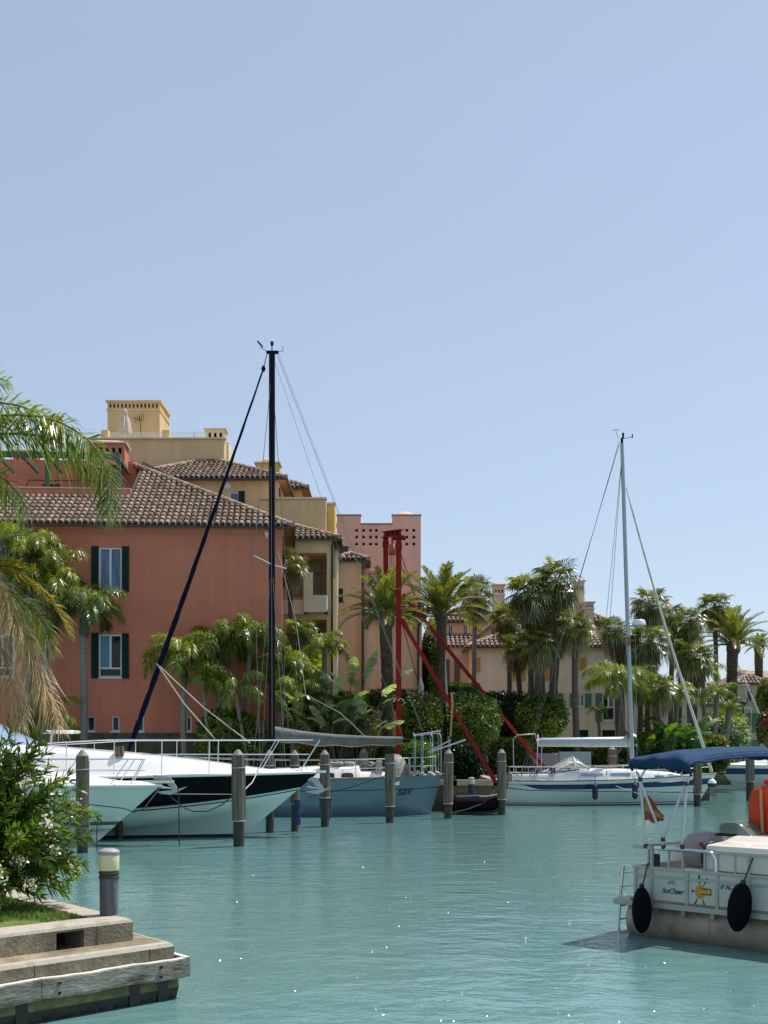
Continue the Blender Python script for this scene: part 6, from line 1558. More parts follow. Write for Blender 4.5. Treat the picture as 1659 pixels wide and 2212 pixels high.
# street lamp near the far right and on the left of the palms
sl_=empty('street_lamp',(XA(1605,84),84,LZ),0,'black street lamp with a flat head in front of the grey green house','street lamp')
b=MB(); b.tube([(0,0,0),(0,0,ZA(1520,84)-LZ)],.07,8); b.build('pole',M['iron'],sl_)
b=MB(); b.lathe([(.08,-.25),(.34,0),(.36,.06),(.1,.12)],12,c=(0,0,ZA(1518,84)-LZ)); b.build('lamp_head',M['iron'],sl_)
sp=empty('pole',(XA(970,60),60,LZ),0,'thin pale metal pole between the date palm and the beige house','pole')
b=MB(); b.tube([(0.1,0,0),(-.35,0,ZA(1340,60)-LZ)],[.09,.05],8); b.build('shaft',M['alu_dull'],sp)
# folded parasol by the peach house, globe lamp on the hedge
up=empty('parasol',(XA(909,55),55,LZ),0,'closed cream parasol on the terrace beside the peach house','parasol')
b=MB(); H=ZA(1462,55)-LZ; rows=[]
for t,r_ in ((.30,.26),(.5,.22),(.7,.15),(.86,.09),(.9,.12),(.96,.06),(1,.01)):
    rows.append([Vector((r_*(1+.2*math.cos(8*a))*math.cos(a),r_*(1+.2*math.cos(8*a))*math.sin(a),t*H)) for a in [2*pi*i/32 for i in range(32)]])
b.grid(rows,closed=True); b.build('canopy',M['umbrella_cloth'],up); b=MB(); b.tube([(0,0,0),(0,0,H*.32)],.03,6); b.build('pole',M['white_frame'],up)
gl=empty('globe_lamp',(XA(1083,63),63,LZ),0,'white globe lamp showing above the clipped hedge','lamp')
b=MB(); b.ell((0,0,ZA(1506,63)-LZ),.26,.26,.22,16,10); b.build('globe',M['gelcoat'],gl); b=MB(); b.tube([(0,0,0),(0,0,ZA(1512,63)-LZ)],.04,6); b.build('pole',M['iron'],gl)
# ------------------------------------------------------------------ vegetation
def clump(p,s=1.0): return .5+.22*math.sin(p.x*2.1*s+1.3)*math.cos(p.z*2.7*s)+.18*math.sin(p.y*3.1*s+p.z*1.7*s)
def leaflet(mb,p,d,nrm,l,w,dz,mi,r):
    wv=d.cross(nrm)
    if wv.length<1e-4: wv=d.orthogonal()
    wv=wv.normalized()*w*.5
    m_=p+d*(l*.5)+Vector((0,0,-dz*.22*l)); t_=p+d*(l*.93)+Vector((0,0,-dz*l))
    mb.add([p-wv*.4,p+wv*.4,m_+wv,t_,m_-wv],[(0,1,2,4),(4,2,3)],mi,r)
def frond(mb,o,az,elev,L,curve,nl,ll,lw,rg,mode='flat',droop=.35,mi=0,rmi=1,base=.12,rr=.018,tone=0,tan=.5,twist=0,azc=0,curl=1.0):
    seg=12; pts=[Vector(o)]; T=[]; pitch=elev; a=az
    for i in range(seg):
        d=Vector((math.cos(pitch)*math.cos(a),math.cos(pitch)*math.sin(a),math.sin(pitch))); T.append(d); pts.append(pts[-1]+d*(L/seg)); pitch-=curve/seg*(.35+1.3*i/seg); a+=azc/seg
    T.append(T[-1])
    mb.tube(pts,[lerp(rr,rr*.25,i/seg) for i in range(seg+1)],4,rmi,.5,False)
    fr=rg.uniform(-.18,.18)+tone
    for j in range(nl):
        t=base+(1-base)*(j+.5)/nl; f=t*seg; i=min(int(f),seg-1); p=pts[i].lerp(pts[i+1],f-i); tg=T[i]
        S=tg.cross(Vector((0,0,1)))
        if S.length<.05: S=Vector((math.sin(a),-math.cos(a),0))
        S.normalize(); N=S.cross(tg).normalized()
        l=ll*(math.sin(pi*(.12+.80*t))**.6)
        for side in (-1,1):
            if mode=='plume': ph=rg.uniform(-1.0,1.1)
            elif mode=='vee': ph=rg.uniform(.25,.65)
            else: ph=rg.uniform(-.15,.25)
            ph+=twist
            d=(S*side*math.cos(ph)+N*math.sin(ph)+tg*(tan+.3*t)+Vector((rg.uniform(-.1,.1),rg.uniform(-.1,.1),rg.uniform(-.1,.1)))).normalized()
            r=min(1,max(0,rg.gauss(.5,.2)+fr))
            leaflet(mb,p,d,N,l*rg.uniform(.8,1.1),lw,droop*rg.uniform(.5,1.5),mi,r)
def fanleaf(mb,o,az,elev,pl,R_,rg,n=20,mi=0,rmi=1,droop=.35,tone=0,span=2.2,curve=.5):
    pts=[Vector(o)]; pitch=elev
    for i in range(4):
        d=Vector((math.cos(pitch)*math.cos(az),math.cos(pitch)*math.sin(az),math.sin(pitch))); pts.append(pts[-1]+d*pl/4); pitch-=curve/4
    mb.tube(pts,R_*.018,4,rmi,.5,False)
    c=pts[-1]; tg=Vector((math.cos(pitch)*math.cos(az),math.cos(pitch)*math.sin(az),math.sin(pitch))); S=tg.cross(Vector((0,0,1))).normalized(); N=S.cross(tg).normalized()
    roll=rg.uniform(-.4,.4); S,N=(S*math.cos(roll)+N*math.sin(roll)),(N*math.cos(roll)-S*math.sin(roll))
    fr=rg.uniform(-.2,.2)+tone; hw=span/n*.62
    for k in range(n):
        a=-span+2*span*(k+.5)/n; rl=R_*(.62+.38*math.cos(a*.55))*rg.uniform(.9,1.05)
        def pt(an,q,dz): return c+(tg*math.cos(an)+S*math.sin(an))*q+N*(.10*q*abs(math.sin(a)))-Vector((0,0,dz))
        r=min(1,max(0,rg.gauss(.5,.17)+fr))
        m1_=pt(a-hw,rl*.62,rl*droop*.16); m2_=pt(a+hw,rl*.62,rl*droop*.16+.03*R_); t_=pt(a+rg.uniform(-.05,.05),rl,rl*droop*rg.uniform(.6,1.5))
        mb.add([c,m1_,m2_],[(0,1,2)],mi,r); mb.add([m1_,t_,m2_],[(0,1,2)],mi,min(1,r+.1))
def crown_queen(seed,nf=15,mode='plume',mats=('leaf_queen','rachis'),ll=.34,droop=.55,curve=2.3,lw=.020,nl=100,elev=(1.25,.1),L=1.25):
    rg=random.Random(seed); mb=MB()
    for i in range(nf):
        t=i/nf; az=i*2.39996+rg.uniform(-.25,.25); el=lerp(elev[0],elev[1],t)+rg.uniform(-.12,.12)
        frond(mb,(0,0,0),az,el,L*rg.uniform(.85,1.08),curve*rg.uniform(.85,1.15),nl,ll,lw,rg,mode,droop,0,1,tone=-.1+.15*(1-t))
    return mb
def mesh_of(mb,name,mats): o=mb.build(name,[M[m] for m in mats]); me=o.data; bpy.data.objects.remove(o); return me
CR={}
CR['queen']=[mesh_of(crown_queen(s,nf=16),'queen_crown',('leaf_queen','rachis')) for s in (1,2)]
CR['queen_dark']=[mesh_of(crown_queen(s,nf=15,mode='plume',curve=2.2,droop=.5),'queen_crown',('leaf_queen_dark','rachis')) for s in (5,)]
CR['queen_thin']=[mesh_of(crown_queen(s,nf=10,mode='plume',ll=.30,droop=.75,curve=2.3,nl=80),'thin_crown',('leaf_queen','rachis')) for s in (11,12)]
def crown_date(seed):
    rg=random.Random(seed); mb=MB()
    for i in range(34):
        t=i/34; az=i*2.39996+rg.uniform(-.2,.2); el=lerp(1.45,.15,t**1.1)+rg.uniform(-.1,.1)
        frond(mb,(0,0,0),az,el,1.15*rg.uniform(.88,1.05),lerp(.75,1.7,t),64,.25,.016,rg,'vee',.15,0,1,tone=-.1,tan=.75,base=.18,rr=.02)
    return mb
CR['date']=[mesh_of(crown_date(s),'date_crown',('leaf_date','rachis')) for s in (3,4)]
def crown_fan(seed,nf=38,dead=18):
    rg=random.Random(seed); mb=MB()
    for i in range(nf):
        t=i/nf; az=i*2.39996+rg.uniform(-.3,.3); el=lerp(1.35,-.75,t)+rg.uniform(-.2,.2)
        fanleaf(mb,(0,0,.05),az,el,.46*rg.uniform(.7,1.2),.52*rg.uniform(.8,1.15),rg,18,0,1,droop=lerp(.22,.75,t),tone=rg.choice((-.15,-.1,.0,.05,.3)))
    for i in range(dead):
        az=rg.uniform(0,2*pi); fanleaf(mb,(0,0,-.05),az,rg.uniform(-1.1,-.7),.38,.45,rg,14,2,1,droop=.75,curve=.7)
    return mb
CR['fan']=[mesh_of(crown_fan(s),'fan_crown',('leaf_fan','rachis','leaf_fan_dead')) for s in (21,22,23)]
PGP={'queen':'feather palms with drooping plumes','queen_dark':'feather palms with drooping plumes','queen_thin':'feather palms with drooping plumes','date':'date palms','fan':'fan palms with ragged crowns'}
def palm(kind,x,yc,d,rpx,label,var=0,tr=.13,base_x=None,shaft=0,name=None,trunk=None,zb=LZ,rot=None,flat=1.0):
    """x,yc: where the crown's heart stands; rpx: crown radius in picture units at distance d"""
    R_=rpx/F*d; bxx=x if base_x is None else base_x; b0=Vector((XA(bxx,d),d,zb)); top=Vector((XA(x,d),d,ZA(yc,d)))
    nm=name or {'queen':'queen_palm','queen_dark':'queen_palm','queen_thin':'young_palm','date':'date_palm','fan':'fan_palm'}[kind]
    e=empty(nm,b0,0,label,'palm',PGP[kind]); o=bpy.data.objects.new('crown',CR[kind][var%len(CR[kind])]); COL.objects.link(o); o.parent=e
    o.location=top-b0; o.scale=(R_,R_,R_*flat); o.rotation_euler=(0,0,rng.uniform(0,6.28) if rot is None else rot)
    H=(top-b0); b=MB(); n=14
    path=[Vector((H.x*(t**1.4)+.05*math.sin(t*5+x),0,H.z*t)) for t in [i/n for i in range(n+1)]]
    path[-1]=H
    if kind=='date':
        b.tube(path,[tr*(1.15 if i<2 else 1.0)*(1 if i<n-2 else 1.15) for i in range(n+1)],12,0,.4)
        L=H.z; m=int(L/.11)
        for k in range(m):
            t=(k+.5)/m; i=min(int(t*n),n-1); c=path[i].lerp(path[i+1],t*n-i)
            for j in range(9):
                a=2*pi*(j+.5*(k%2))/9+.1*k; ca,sa=math.cos(a),math.sin(a); w_=tr*.36
                u=Vector((ca,sa,0)); s_=Vector((-sa,ca,0)); o_=c+u*tr*.93
                b.add([o_-s_*w_,o_+s_*w_,o_+u*tr*.30+Vector((0,0,.10))+s_*w_*.5,o_+u*tr*.30+Vector((0,0,.10))-s_*w_*.5,o_+Vector((0,0,.13))],[(0,1,2,3),(3,2,4)],0,None)
        b.ell(tuple(H+Vector((0,0,-.12))),tr*1.5,tr*1.5,tr*1.7,12,8,0,.3,jit=.15); m_='date_trunk'
    else:
        b.tube(path,[tr*(1.25 if i==0 else 1.0) * (1-.15*i/n) for i in range(n+1)],12,0,.5); m_=trunk or ('palm_trunk_grey' if kind.startswith('queen') else 'palm_trunk')
        if kind=='fan':
            for k in range(60):
                t=rng.uniform(.80,1.0); i=min(int(t*n),n-1); c=path[i].lerp(path[i+1],t*n-i); a=rng.uniform(0,6.28); u=Vector((math.cos(a),math.sin(a),0)); s_=Vector((-u.y,u.x,0))*.04
                b.add([c+u*tr*.7-s_,c+u*tr*.7+s_,c+u*tr*1.7+Vector((0,0,.22))],[(0,1,2)],0,None)
    b.build('trunk',M[m_],e)
    if shaft:
        c=MB(); c.lathe([(tr*.9,-shaft),(tr*1.25,-shaft*.85),(tr*1.1,-shaft*.4),(tr*.7,0),(.03,.1)],12,c=tuple(H)); c.build('crownshaft',M['crownshaft'],e)
    return e
# palms in front of the red house
palm('queen_dark',182,1318,49.2,92,'tall feather palm with a grey ringed trunk between the two shuttered windows',0,.17,base_x=178,shaft=1.1)
palm('queen',100,1262,49.6,98,'bushy feather palm left of the upper shuttered window',0,.14,base_x=96,shaft=.8)
palm('queen',60,1190,50.0,84,'tallest feather palm of the red house, just under its eaves',1,.14,base_x=66,shaft=.6)
palm('queen',398,1420,49.3,86,'feather palm with bright drooping plumes left of the furled jib',0,.13,base_x=398,shaft=.9,rot=1.0)
palm('queen_thin',474,1400,49.6,92,'slender feather palm in the middle of the row before the red house',0,.09,base_x=476,shaft=.5,rot=.3)
palm('queen_dark',537,1385,50.0,84,'dark feather palm left of the black mast',0,.12,base_x=530,shaft=.6,rot=2.0)
palm('queen_thin',505,1490,48.9,72,'low yellow green feather palm under the dark one beside the black mast',1,.09,base_x=540,shaft=.3,rot=4.0)
palm('queen',612,1440,49.9,62,'feather palm just right of the black mast',1,.11,base_x=607,shaft=.4)
palm('fan',628,1225,53.5,52,'tall fan palm at the right corner of the red house before the loggia',0,.12,base_x=632)
palm('fan',645,1370,52.5,56,'dark fan palm below the balcony',1,.12,base_x=648)
palm('queen_thin',700,1400,52,62,'feather palm with a mop of drooping leaves below the balcony',0,.10,base_x=690)
palm('queen',640,1462,50.4,58,'squat bushy palm right of the black mast above the boom',0,.11,base_x=650)
palm('fan',690,1500,48.9,48,'small fan palm with a brown trunk above the grey boom cover',2,.10,base_x=692)
palm('fan',745,1520,48.8,48,'small fan palm in the thicket left of the red lifting frame',1,.10,base_x=742)
palm('fan',655,1565,48.6,36,'dwarf fan palm low beside the foot of the black mast',1,.08)
palm('queen_thin',640,1500,48.8,66,'yellow green feather palm arching right of the black mast',1,.08,base_x=628,rot=2.0)
palm('fan',790,1570,48.7,38,'dwarf fan palm at the foot of the rough date palm',2,.09)
palm('queen_thin',440,1470,48.9,54,'small yellow green feather palm in front of the slender one',0,.08,base_x=452,rot=5.0)
palm('queen_thin',95,1560,48.6,82,'low dark feather palm behind the motor yachts at the left',0,.12,base_x=90,rot=.2)
palm('date',835,1334,49.9,104,'date palm with a rough dark trunk beside the red lifting frame',0,.225)
palm('date',952,1332,57.5,112,'date palm with a swollen crown base right of the pink tower',1,.20,base_x=948)
palm('fan',1030,1285,63,58,'slim grey trunked fan palm right of the second date palm',0,.13,base_x=1016,trunk='palm_trunk_grey')
palm('fan',1141,1285,60,72,'left tall fan palm of the central clump',1,.16,base_x=1151)
palm('fan',1203,1262,60.5,76,'tallest fan palm of the central clump',2,.17,base_x=1191)
palm('fan',1165,1390,59.5,60,'lower fan palm in the heart of the central clump',0,.24,base_x=1163)
palm('fan',1118,1405,62,50,'lower fan palm at the left edge of the central clump',2,.15,base_x=1128)
palm('fan',1203,1372,62.5,52,'fan palm half hidden behind the tallest of the central clump',1,.16,base_x=1196)
palm('fan',1245,1358,59,56,'fan palm with a reddish lone trunk right of the central clump',0,.18,base_x=1243)
palm('queen',1335,1475,60,74,'feather palm with a thick bare trunk just left of the grey mast',1,.26,base_x=1346,trunk='palm_trunk')
palm('fan',1330,1370,66,52,'fan palm behind the grey mast',2,.16,base_x=1336)
palm('queen_thin',1294,1535,64,24,'small young palm before the green shuttered window',1,.10,base_x=1295)
palm('fan',1403,1310,68,58,'tall fan palm right of the radar dome',0,.17,base_x=1420)
palm('fan',1402,1388,65,64,'broad fan palm below the radar dome',1,.18,base_x=1398)
palm('fan',1449,1332,72,40,'fan palm crossed by the furled white jib',2,.17,base_x=1450)
palm('fan',1491,1345,70,48,'fan palm with a blue grey trunk right of the furled white jib',0,.18,base_x=1491,trunk='palm_trunk_grey')
palm('fan',1544,1312,75,52,'very tall slender fan palm left of the dark date palm',1,.16,base_x=1546)
palm('date',1584,1395,74,84,'dark upright date palm near the right edge',0,.30,base_x=1580)
palm('date',1640,1400,100,34,'distant date palm behind the yellow house chimneys',1,.3,base_x=1641)
palm('fan',1500,1425,68,62,'shaggy fan palm hanging low behind the furled white jib',2,.18,base_x=1498)
palm('fan',1425,1492,61,52,'low bright fan palm behind the blue canopy',0,.16,base_x=1410)
palm('queen',1462,1500,62,46,'low feather palm between two fan palms behind the blue canopy',0,.14,base_x=1452)
palm('queen_thin',1548,1500,66,44,'slim feather palm in front of the grey green house',0,.15,base_x=1544)
palm('queen_thin',1575,1530,67,34,'leaning feather palm beside the white oleander at the far bank',1,.2,base_x=1560)
palm('fan',1380,1465,64,52,'shaggy fan palm directly right of the grey mast',1,.16,base_x=1384)

palm('fan',1098,1340,64,54,'fan palm between the beige house chimney and the central clump',0,.15,base_x=1100)
palm('fan',1168,1328,61.5,56,'fan palm between the two tallest of the central clump',1,.14,base_x=1172)
palm('fan',1362,1412,67,50,'fan palm whose crown is crossed by the grey mast',0,.15,base_x=1362)
palm('fan',1468,1392,70,46,'fan palm just left of the blue grey trunk',2,.15,base_x=1468)
palm('queen_thin',1520,1452,69,44,'feather palm between the blue grey trunk and the slender tall one',1,.14,base_x=1520)

# leafy masses
def leafball(mb,c,rx,ry,rz,n,ls,rg,box=2.0,depth=.22,mi=0,asp=.5,tone=0,cs_=1.0,up=.2,core=1,zmin=None):
    c=Vector(c)
    for _ in range(n):
        v=Vector((rg.gauss(0,1),rg.gauss(0,1),rg.gauss(0,1))).normalized()
        k=(abs(v.x)**box+abs(v.y)**box+abs(v.z)**box)**(-1/box); nz=1+.07*math.sin(v.x*7+c.x)*math.sin(v.z*6+1)+.05*math.sin(v.y*11+v.z*9)
        q=v*k*nz*(1-depth*rg.random()**2+rg.uniform(-.02,.07)); p=c+Vector((q.x*rx,q.y*ry,q.z*rz))
        if zmin is not None and p.z<zmin: continue
        d=(v*.7+Vector((rg.uniform(-1,1),rg.uniform(-1,1),rg.uniform(-1,1)))+Vector((0,0,up))).normalized(); nr=Vector((rg.uniform(-1,1),rg.uniform(-1,1),rg.uniform(-1,1))).normalized()
        l=ls*rg.uniform(.7,1.3); wv=d.cross(nr).normalized()*l*asp*.5
        mb.add([p,p+d*l*.5+wv,p+d*l,p+d*l*.5-wv],[(0,1,2,3)],mi,min(1,max(0,clump(p,cs_)+rg.gauss(0,.17)+tone)))
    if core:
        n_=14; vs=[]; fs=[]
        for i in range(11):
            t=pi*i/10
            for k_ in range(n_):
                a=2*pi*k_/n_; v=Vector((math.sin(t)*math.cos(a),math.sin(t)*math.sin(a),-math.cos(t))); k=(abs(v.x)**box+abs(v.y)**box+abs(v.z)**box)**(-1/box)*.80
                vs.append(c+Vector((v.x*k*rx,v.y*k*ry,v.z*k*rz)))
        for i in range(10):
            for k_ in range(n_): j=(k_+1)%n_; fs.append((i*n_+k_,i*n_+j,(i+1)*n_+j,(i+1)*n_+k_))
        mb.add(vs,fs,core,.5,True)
def bush(name,label,cat,x0,x1,y0,y1,d,dep,n,ls,leaf='leaf_hedge',box=2.6,extra=None,group=None,seed=None,tone=0,asp=.55,ground=True):
    rg=random.Random(seed if seed is not None else int(x0*7+y0)); X0,X1=XA(x0,d),XA(x1,d); zt,zb=ZA(y0,d),ZA(y1,d)
    e=empty(name,((X0+X1)/2,d,LZ),0,label,cat,group); mb=MB(); c=(0,0,(zt+zb)/2-LZ)
    leafball(mb,c,(X1-X0)/2,dep/2,(zt-zb)/2,n,ls,rg,box,tone=tone,asp=asp)
    if extra:
        for (m_,cnt,sz) in extra:
            for _ in range(cnt):
                v=Vector((rg.gauss(0,1),-abs(rg.gauss(0,1)),rg.gauss(0,.8))).normalized(); k=(abs(v.x)**box+abs(v.y)**box+abs(v.z)**box)**(-1/box)*1.02
                p=Vector(c)+Vector((v.x*k*(X1-X0)/2,v.y*k*dep/2,v.z*k*(zt-zb)/2))
                for _k in range(6):
                    d_=Vector((rg.uniform(-1,1),rg.uniform(-1,.3),rg.uniform(-1,1))).normalized(); w_=d_.orthogonal().normalized()*sz*.5; mb.add([p,p+d_*sz*.5+w_,p+d_*sz,p+d_*sz*.5-w_],[(0,1,2,3)],2,None)
    mats=[M[leaf],M['leaf_core']]+([M[extra[0][0]]] if extra else [])
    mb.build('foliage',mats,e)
    b=MB(); b.tube([(0,0,-.05),(0.03,0,max(.1,c[2]))],.07,6); b.build('stem',M['bark'],e)
    return e
bush('clipped_bush','rounded clipped bush behind the red post','bush',866,952,1502,1612,53.5,2.0,4600,.13,box=2.4)
bush('clipped_bush','large rounded clipped bush crossed by the lower red brace','bush',968,1076,1504,1608,53,2.4,5600,.13,box=2.4)
bush('clipped_bush','round bushy shrub left of the beige house windows','bush',1117,1222,1506,1592,58.9,2.2,4600,.16,box=2.1)
bush('clipped_hedge','long dark clipped hedge with a flat top behind the round bushes','hedge',925,1190,1505,1640,61.0,1.2,15000,.17,'leaf_cypress',box=9,tone=.1)
bush('clipped_hedge','short bright hedge on the upper terrace below the grey trunk','hedge',922,1030,1478,1512,62.6,1.0,2600,.11,'leaf_bright',box=7)
bush('clipped_hedge','narrow hedge at the foot of the peach house wall','hedge',786,905,1492,1530,56.2,1.0,2600,.11,box=8)
bush('cypress','tall narrow dark cypress at the corner of the peach house','tree',908,944,1375,1520,60.5,1.0,4200,.12,'leaf_cypress',box=2.6)
bush('leafy_vine','lighter climbing vine on the right side of the cypress','vine',930,950,1395,1510,59.8,.6,1500,.14,'leaf_bright',box=2.4)
bush('low_hedge','bright green low hedge on the bank behind the blue boat stern','hedge',783,935,1602,1660,50.6,1.8,6500,.10,'leaf_bright',box=3)
bush('dark_shrub','dark broad shrub on the lawn between the two sailing boats','bush',975,1046,1612,1678,50.8,1.6,4200,.14,'leaf_cypress',box=2.6,tone=.1)
bush('flowering_hedge','leafy hedge dotted with orange flowers behind the stern of the white boat','hedge',1040,1150,1598,1672,59.0,1.2,5600,.14,'leaf_hedge',box=4,extra=[('petal_orange',16,.16)])
bush('flowering_hedge','shrubs with orange blossoms above the grey cabinet','hedge',1140,1262,1600,1632,60.5,1.2,3200,.14,'leaf_bright',box=3,extra=[('petal_orange',10,.16)])
bush('leafy_shrub','dark leafy shrub with pale blossoms right of the blue cabinet','bush',1268,1365,1605,1665,60,1.6,4400,.14,'leaf_hedge',box=2.6,tone=-.1,extra=[('petal_white',22,.12)])
bush('leafy_shrub','green undergrowth right of the grey mast','bush',1372,1445,1585,1672,61,2,4600,.18,'leaf_hedge',box=2.4)
bush('leafy_shrub','green undergrowth under the furled white jib','bush',1430,1520,1575,1675,63,2,4400,.18,'leaf_bright',box=2.4,tone=-.15)
bush('oleander','white flowering oleander on the far bank by the grey green house','bush',1520,1612,1538,1630,70,2.4,5200,.2,'leaf_pale',box=2.2,extra=[('petal_white',60,.18)])
bush('oleander','pink flowering oleander at the far right edge','bush',1640,1672,1540,1605,80,2,1600,.2,'leaf_hedge',extra=[('petal_pink',50,.22)])
bush('leafy_tree','rounded tree at the right edge before the yellow house','tree',1642,1680,1468,1545,92,3,2200,.25,'leaf_fan',box=2.2)
bush('leafy_shrub','wide green undergrowth behind the blue canopy','bush',1500,1570,1590,1665,65,2,3600,.2,'leaf_fan',box=2.4)
bush('leafy_shrub','undergrowth at the feet of the palms before the red house, left part','bush',430,545,1540,1640,49.4,1.2,3600,.2,'leaf_queen_dark',box=2.4)
bush('leafy_shrub','undergrowth with yellow leaves right of the foot of the black mast','bush',592,700,1560,1650,50.3,1.0,4200,.2,'leaf_queen',box=2.4,tone=.1)
bush('leafy_shrub','tangled undergrowth left of the date palm','bush',690,812,1530,1650,50.6,1.0,5600,.2,'leaf_hedge',box=2.4,tone=.12)
bush('leafy_shrub','dark climbing foliage below the loggia','bush',612,690,1395,1560,53.8,1.2,5000,.22,'leaf_queen',box=2.6)
bush('leafy_shrub','yellowish shrub just above the short mooring pile','bush',640,705,1600,1650,48.7,1,1800,.16,'leaf_yellow',box=2.4,tone=-.25)
bush('garden_shrub','brown green shrub on the roof terrace of the red house','bush',238,262,1020,1060,54.8,.8,1400,.10,'leaf_fan_dead',box=2.4,tone=-.3) 

# bird-of-paradise and banana clumps
def paddle_clump(name,label,x,yb,d,n,hpx,spread,leaf,seed,W_=.36,Lb_=1.0,group=None):
    rg=random.Random(seed); e=empty(name,(XA(x,d),d,LZ),0,label,'plant',group); b=MB(); H=hpx/F*d; st=MB()
    for i in range(n):
        az=rg.uniform(0,2*pi); el=rg.uniform(.85,1.5); bx0=Vector((rg.uniform(-.3,.3)*spread,rg.uniform(-.3,.3)*spread,0)); h=H*rg.uniform(.45,1.0)
        pts=[bx0]; pitch=pi/2*.97; L=h
        for k in range(6):
            pts.append(pts[-1]+Vector((math.cos(pitch)*math.cos(az),math.cos(pitch)*math.sin(az),math.sin(pitch)))*L/6); pitch-=(pi/2-el)/5
        st.tube(pts,[.045,.04,.035,.03,.025,.02,.018],5,0)
        c=pts[-1]; BL=Lb_*rg.uniform(.75,1.15); cur=rg.uniform(.5,1.6); m=12; ctr=[c]; T=[]
        for k in range(m):
            dd=Vector((math.cos(pitch)*math.cos(az),math.cos(pitch)*math.sin(az),math.sin(pitch))); T.append(dd); ctr.append(ctr[-1]+dd*BL/m); pitch-=cur/m
        S=Vector((-math.sin(az),math.cos(az),0)); fold=rg.uniform(.15,.6); tone_=rg.uniform(.2,.85)
        for k in range(m):
            t0,t1=k/m,(k+1)/m; w0=W_*math.sin(pi*min(1,t0*.93+.06))**.7*.5; w1=W_*math.sin(pi*min(1,t1*.93+.06))**.7*.5
            N=S.cross(T[k]).normalized()
            for sd_ in (-1,1):
                gap=rg.random()<.35; dz=rg.uniform(0,.10) if gap else 0; q=.96 if not gap else .8
                a0=ctr[k]+S*sd_*w0+N*abs(w0)*fold-Vector((0,0,dz)); a1=ctr[k].lerp(ctr[k+1],q)+S*sd_*w1+N*abs(w1)*fold-Vector((0,0,dz))
                b.add([ctr[k],ctr[k].lerp(ctr[k+1],q+.04*(q>.9)),a1,a0],[(0,1,2,3)],0,min(1,max(0,tone_+rg.gauss(0,.08))),True)
    b.build('leaves',M[leaf],e); st.build('stems',M['crownshaft'],e); return e
pg='giant bird-of-paradise plants'
paddle_clump('strelitzia','pale giant bird-of-paradise left of the date palm, tallest of the thicket',778,1640,48.75,22,235,1.9,'leaf_pale',31,.50,1.25,pg)
paddle_clump('strelitzia','pale bird-of-paradise clump with torn leaves beneath the drooping feather palm',728,1640,48.6,22,190,1.9,'leaf_pale',32,.46,1.2,pg)
paddle_clump('strelitzia','pale bird-of-paradise clump above the middle of the grey boom',672,1640,48.6,20,165,1.7,'leaf_pale',33,.46,1.1,pg)
paddle_clump('strelitzia','dark green bird-of-paradise between the feather palms of the red house',505,1640,49.0,15,135,1.2,'leaf_banana',34,.38,1.0,pg)
paddle_clump('strelitzia','dark green bird-of-paradise just left of the foot of the black mast',560,1640,48.7,9,110,1.0,'leaf_banana',36,.36,.9,pg)
paddle_clump('banana_plant','banana plant with broad green leaves right of the grey mast',1425,1640,60.5,14,110,1.8,'leaf_banana',41,.50,1.5)
paddle_clump('banana_plant','second banana plant with upright leaves under the furled white jib',1470,1640,61.5,10,115,1.4,'leaf_banana',42,.50,1.5)
paddle_clump('banana_plant','banana leaves low behind the boom of the white sailing boat',1395,1640,60,8,70,1.2,'leaf_banana',43,.45,1.2)

# near palm: its trunk stands just outside the left edge, fronds hang into the picture
npd=13.2
np_=empty('near_palm',(XA(-330,npd),npd,GZ),0,'large near palm leaning in from the left edge with green, yellow and dry hanging fronds','palm')
nb=np_.location
b=MB(); hp=Vector((.35,0,ZA(1150,npd)-GZ)); b.tube([(0,0,-.2),(.1,0,1.2),hp],[.26,.22,.2],14); b.build('trunk',M['palm_trunk'],np_)
def nfrond(name,o_px,az,elev,L,curve,nl,ll,lw,mat_,rm,mode='flat',droop=.3,seed=1,rr=.02,tone=0,dd=0,azc=0,tan=.5,base=.05,lbl=None):
    rg=random.Random(seed); b=MB(); o=P(o_px[0],o_px[1],npd+dd)-nb; o=Vector(o)
    frond(b,o,az,elev,L,curve,nl,ll,lw,rg,mode,droop,0,1,base,rr,tone,tan,azc=azc); f=b.build(name,[M[mat_],M[rm]],np_)
    if lbl: f['label']=lbl
    return f
b=MB(); b.tube([hp-Vector((0,0,.3)),P(-120,960,npd)-nb],.035,6); b.tube([hp-Vector((0,0,.2)),P(-80,1030,npd+.2)-nb],.03,6); b.tube([hp-Vector((0,0,.1)),P(-70,1240,npd)-nb],.035,6); b.tube([hp-Vector((0,0,.1)),P(-60,1230,npd-.3)-nb],.035,6); b.build('frond_stalk',M['rachis'],np_)
nfrond('frond',(-120,930),0.0,.34,2.55,2.55,170,.44,.024,'leaf_near','rachis','plume',.50,3,azc=-.1,lbl='green arching frond')
nfrond('frond',(-100,960),.12,.32,2.25,2.35,140,.44,.024,'leaf_near','rachis','plume',.55,4,dd=.3)
nfrond('frond',(-140,900),.1,.40,1.5,1.6,90,.38,.024,'leaf_near','rachis','plume',.30,5,dd=.2)
nfrond('frond',(-150,985),.2,-.05,1.3,1.5,70,.42,.026,'leaf_near','rachis','plume',.5,15,dd=.1)
nfrond('frond',(-170,860),.1,.55,1.0,1.0,50,.36,.022,'leaf_near','rachis','plume',.15,19,dd=.1)
nfrond('frond',(-60,1215),0.05,-.25,1.35,1.2,80,.36,.040,'leaf_yellow','rachis','vee',.35,6,lbl='yellow green lower frond',tone=.0)
nfrond('frond',(-75,1235),0.05,-.35,1.35,1.1,90,.36,.030,'leaf_near','rachis','plume',.5,26,dd=.15,tone=.2)
nfrond('frond',(-70,1215),0.2,.75,.75,.9,34,.34,.030,'leaf_near','rachis','vee',.15,16,tone=.25)
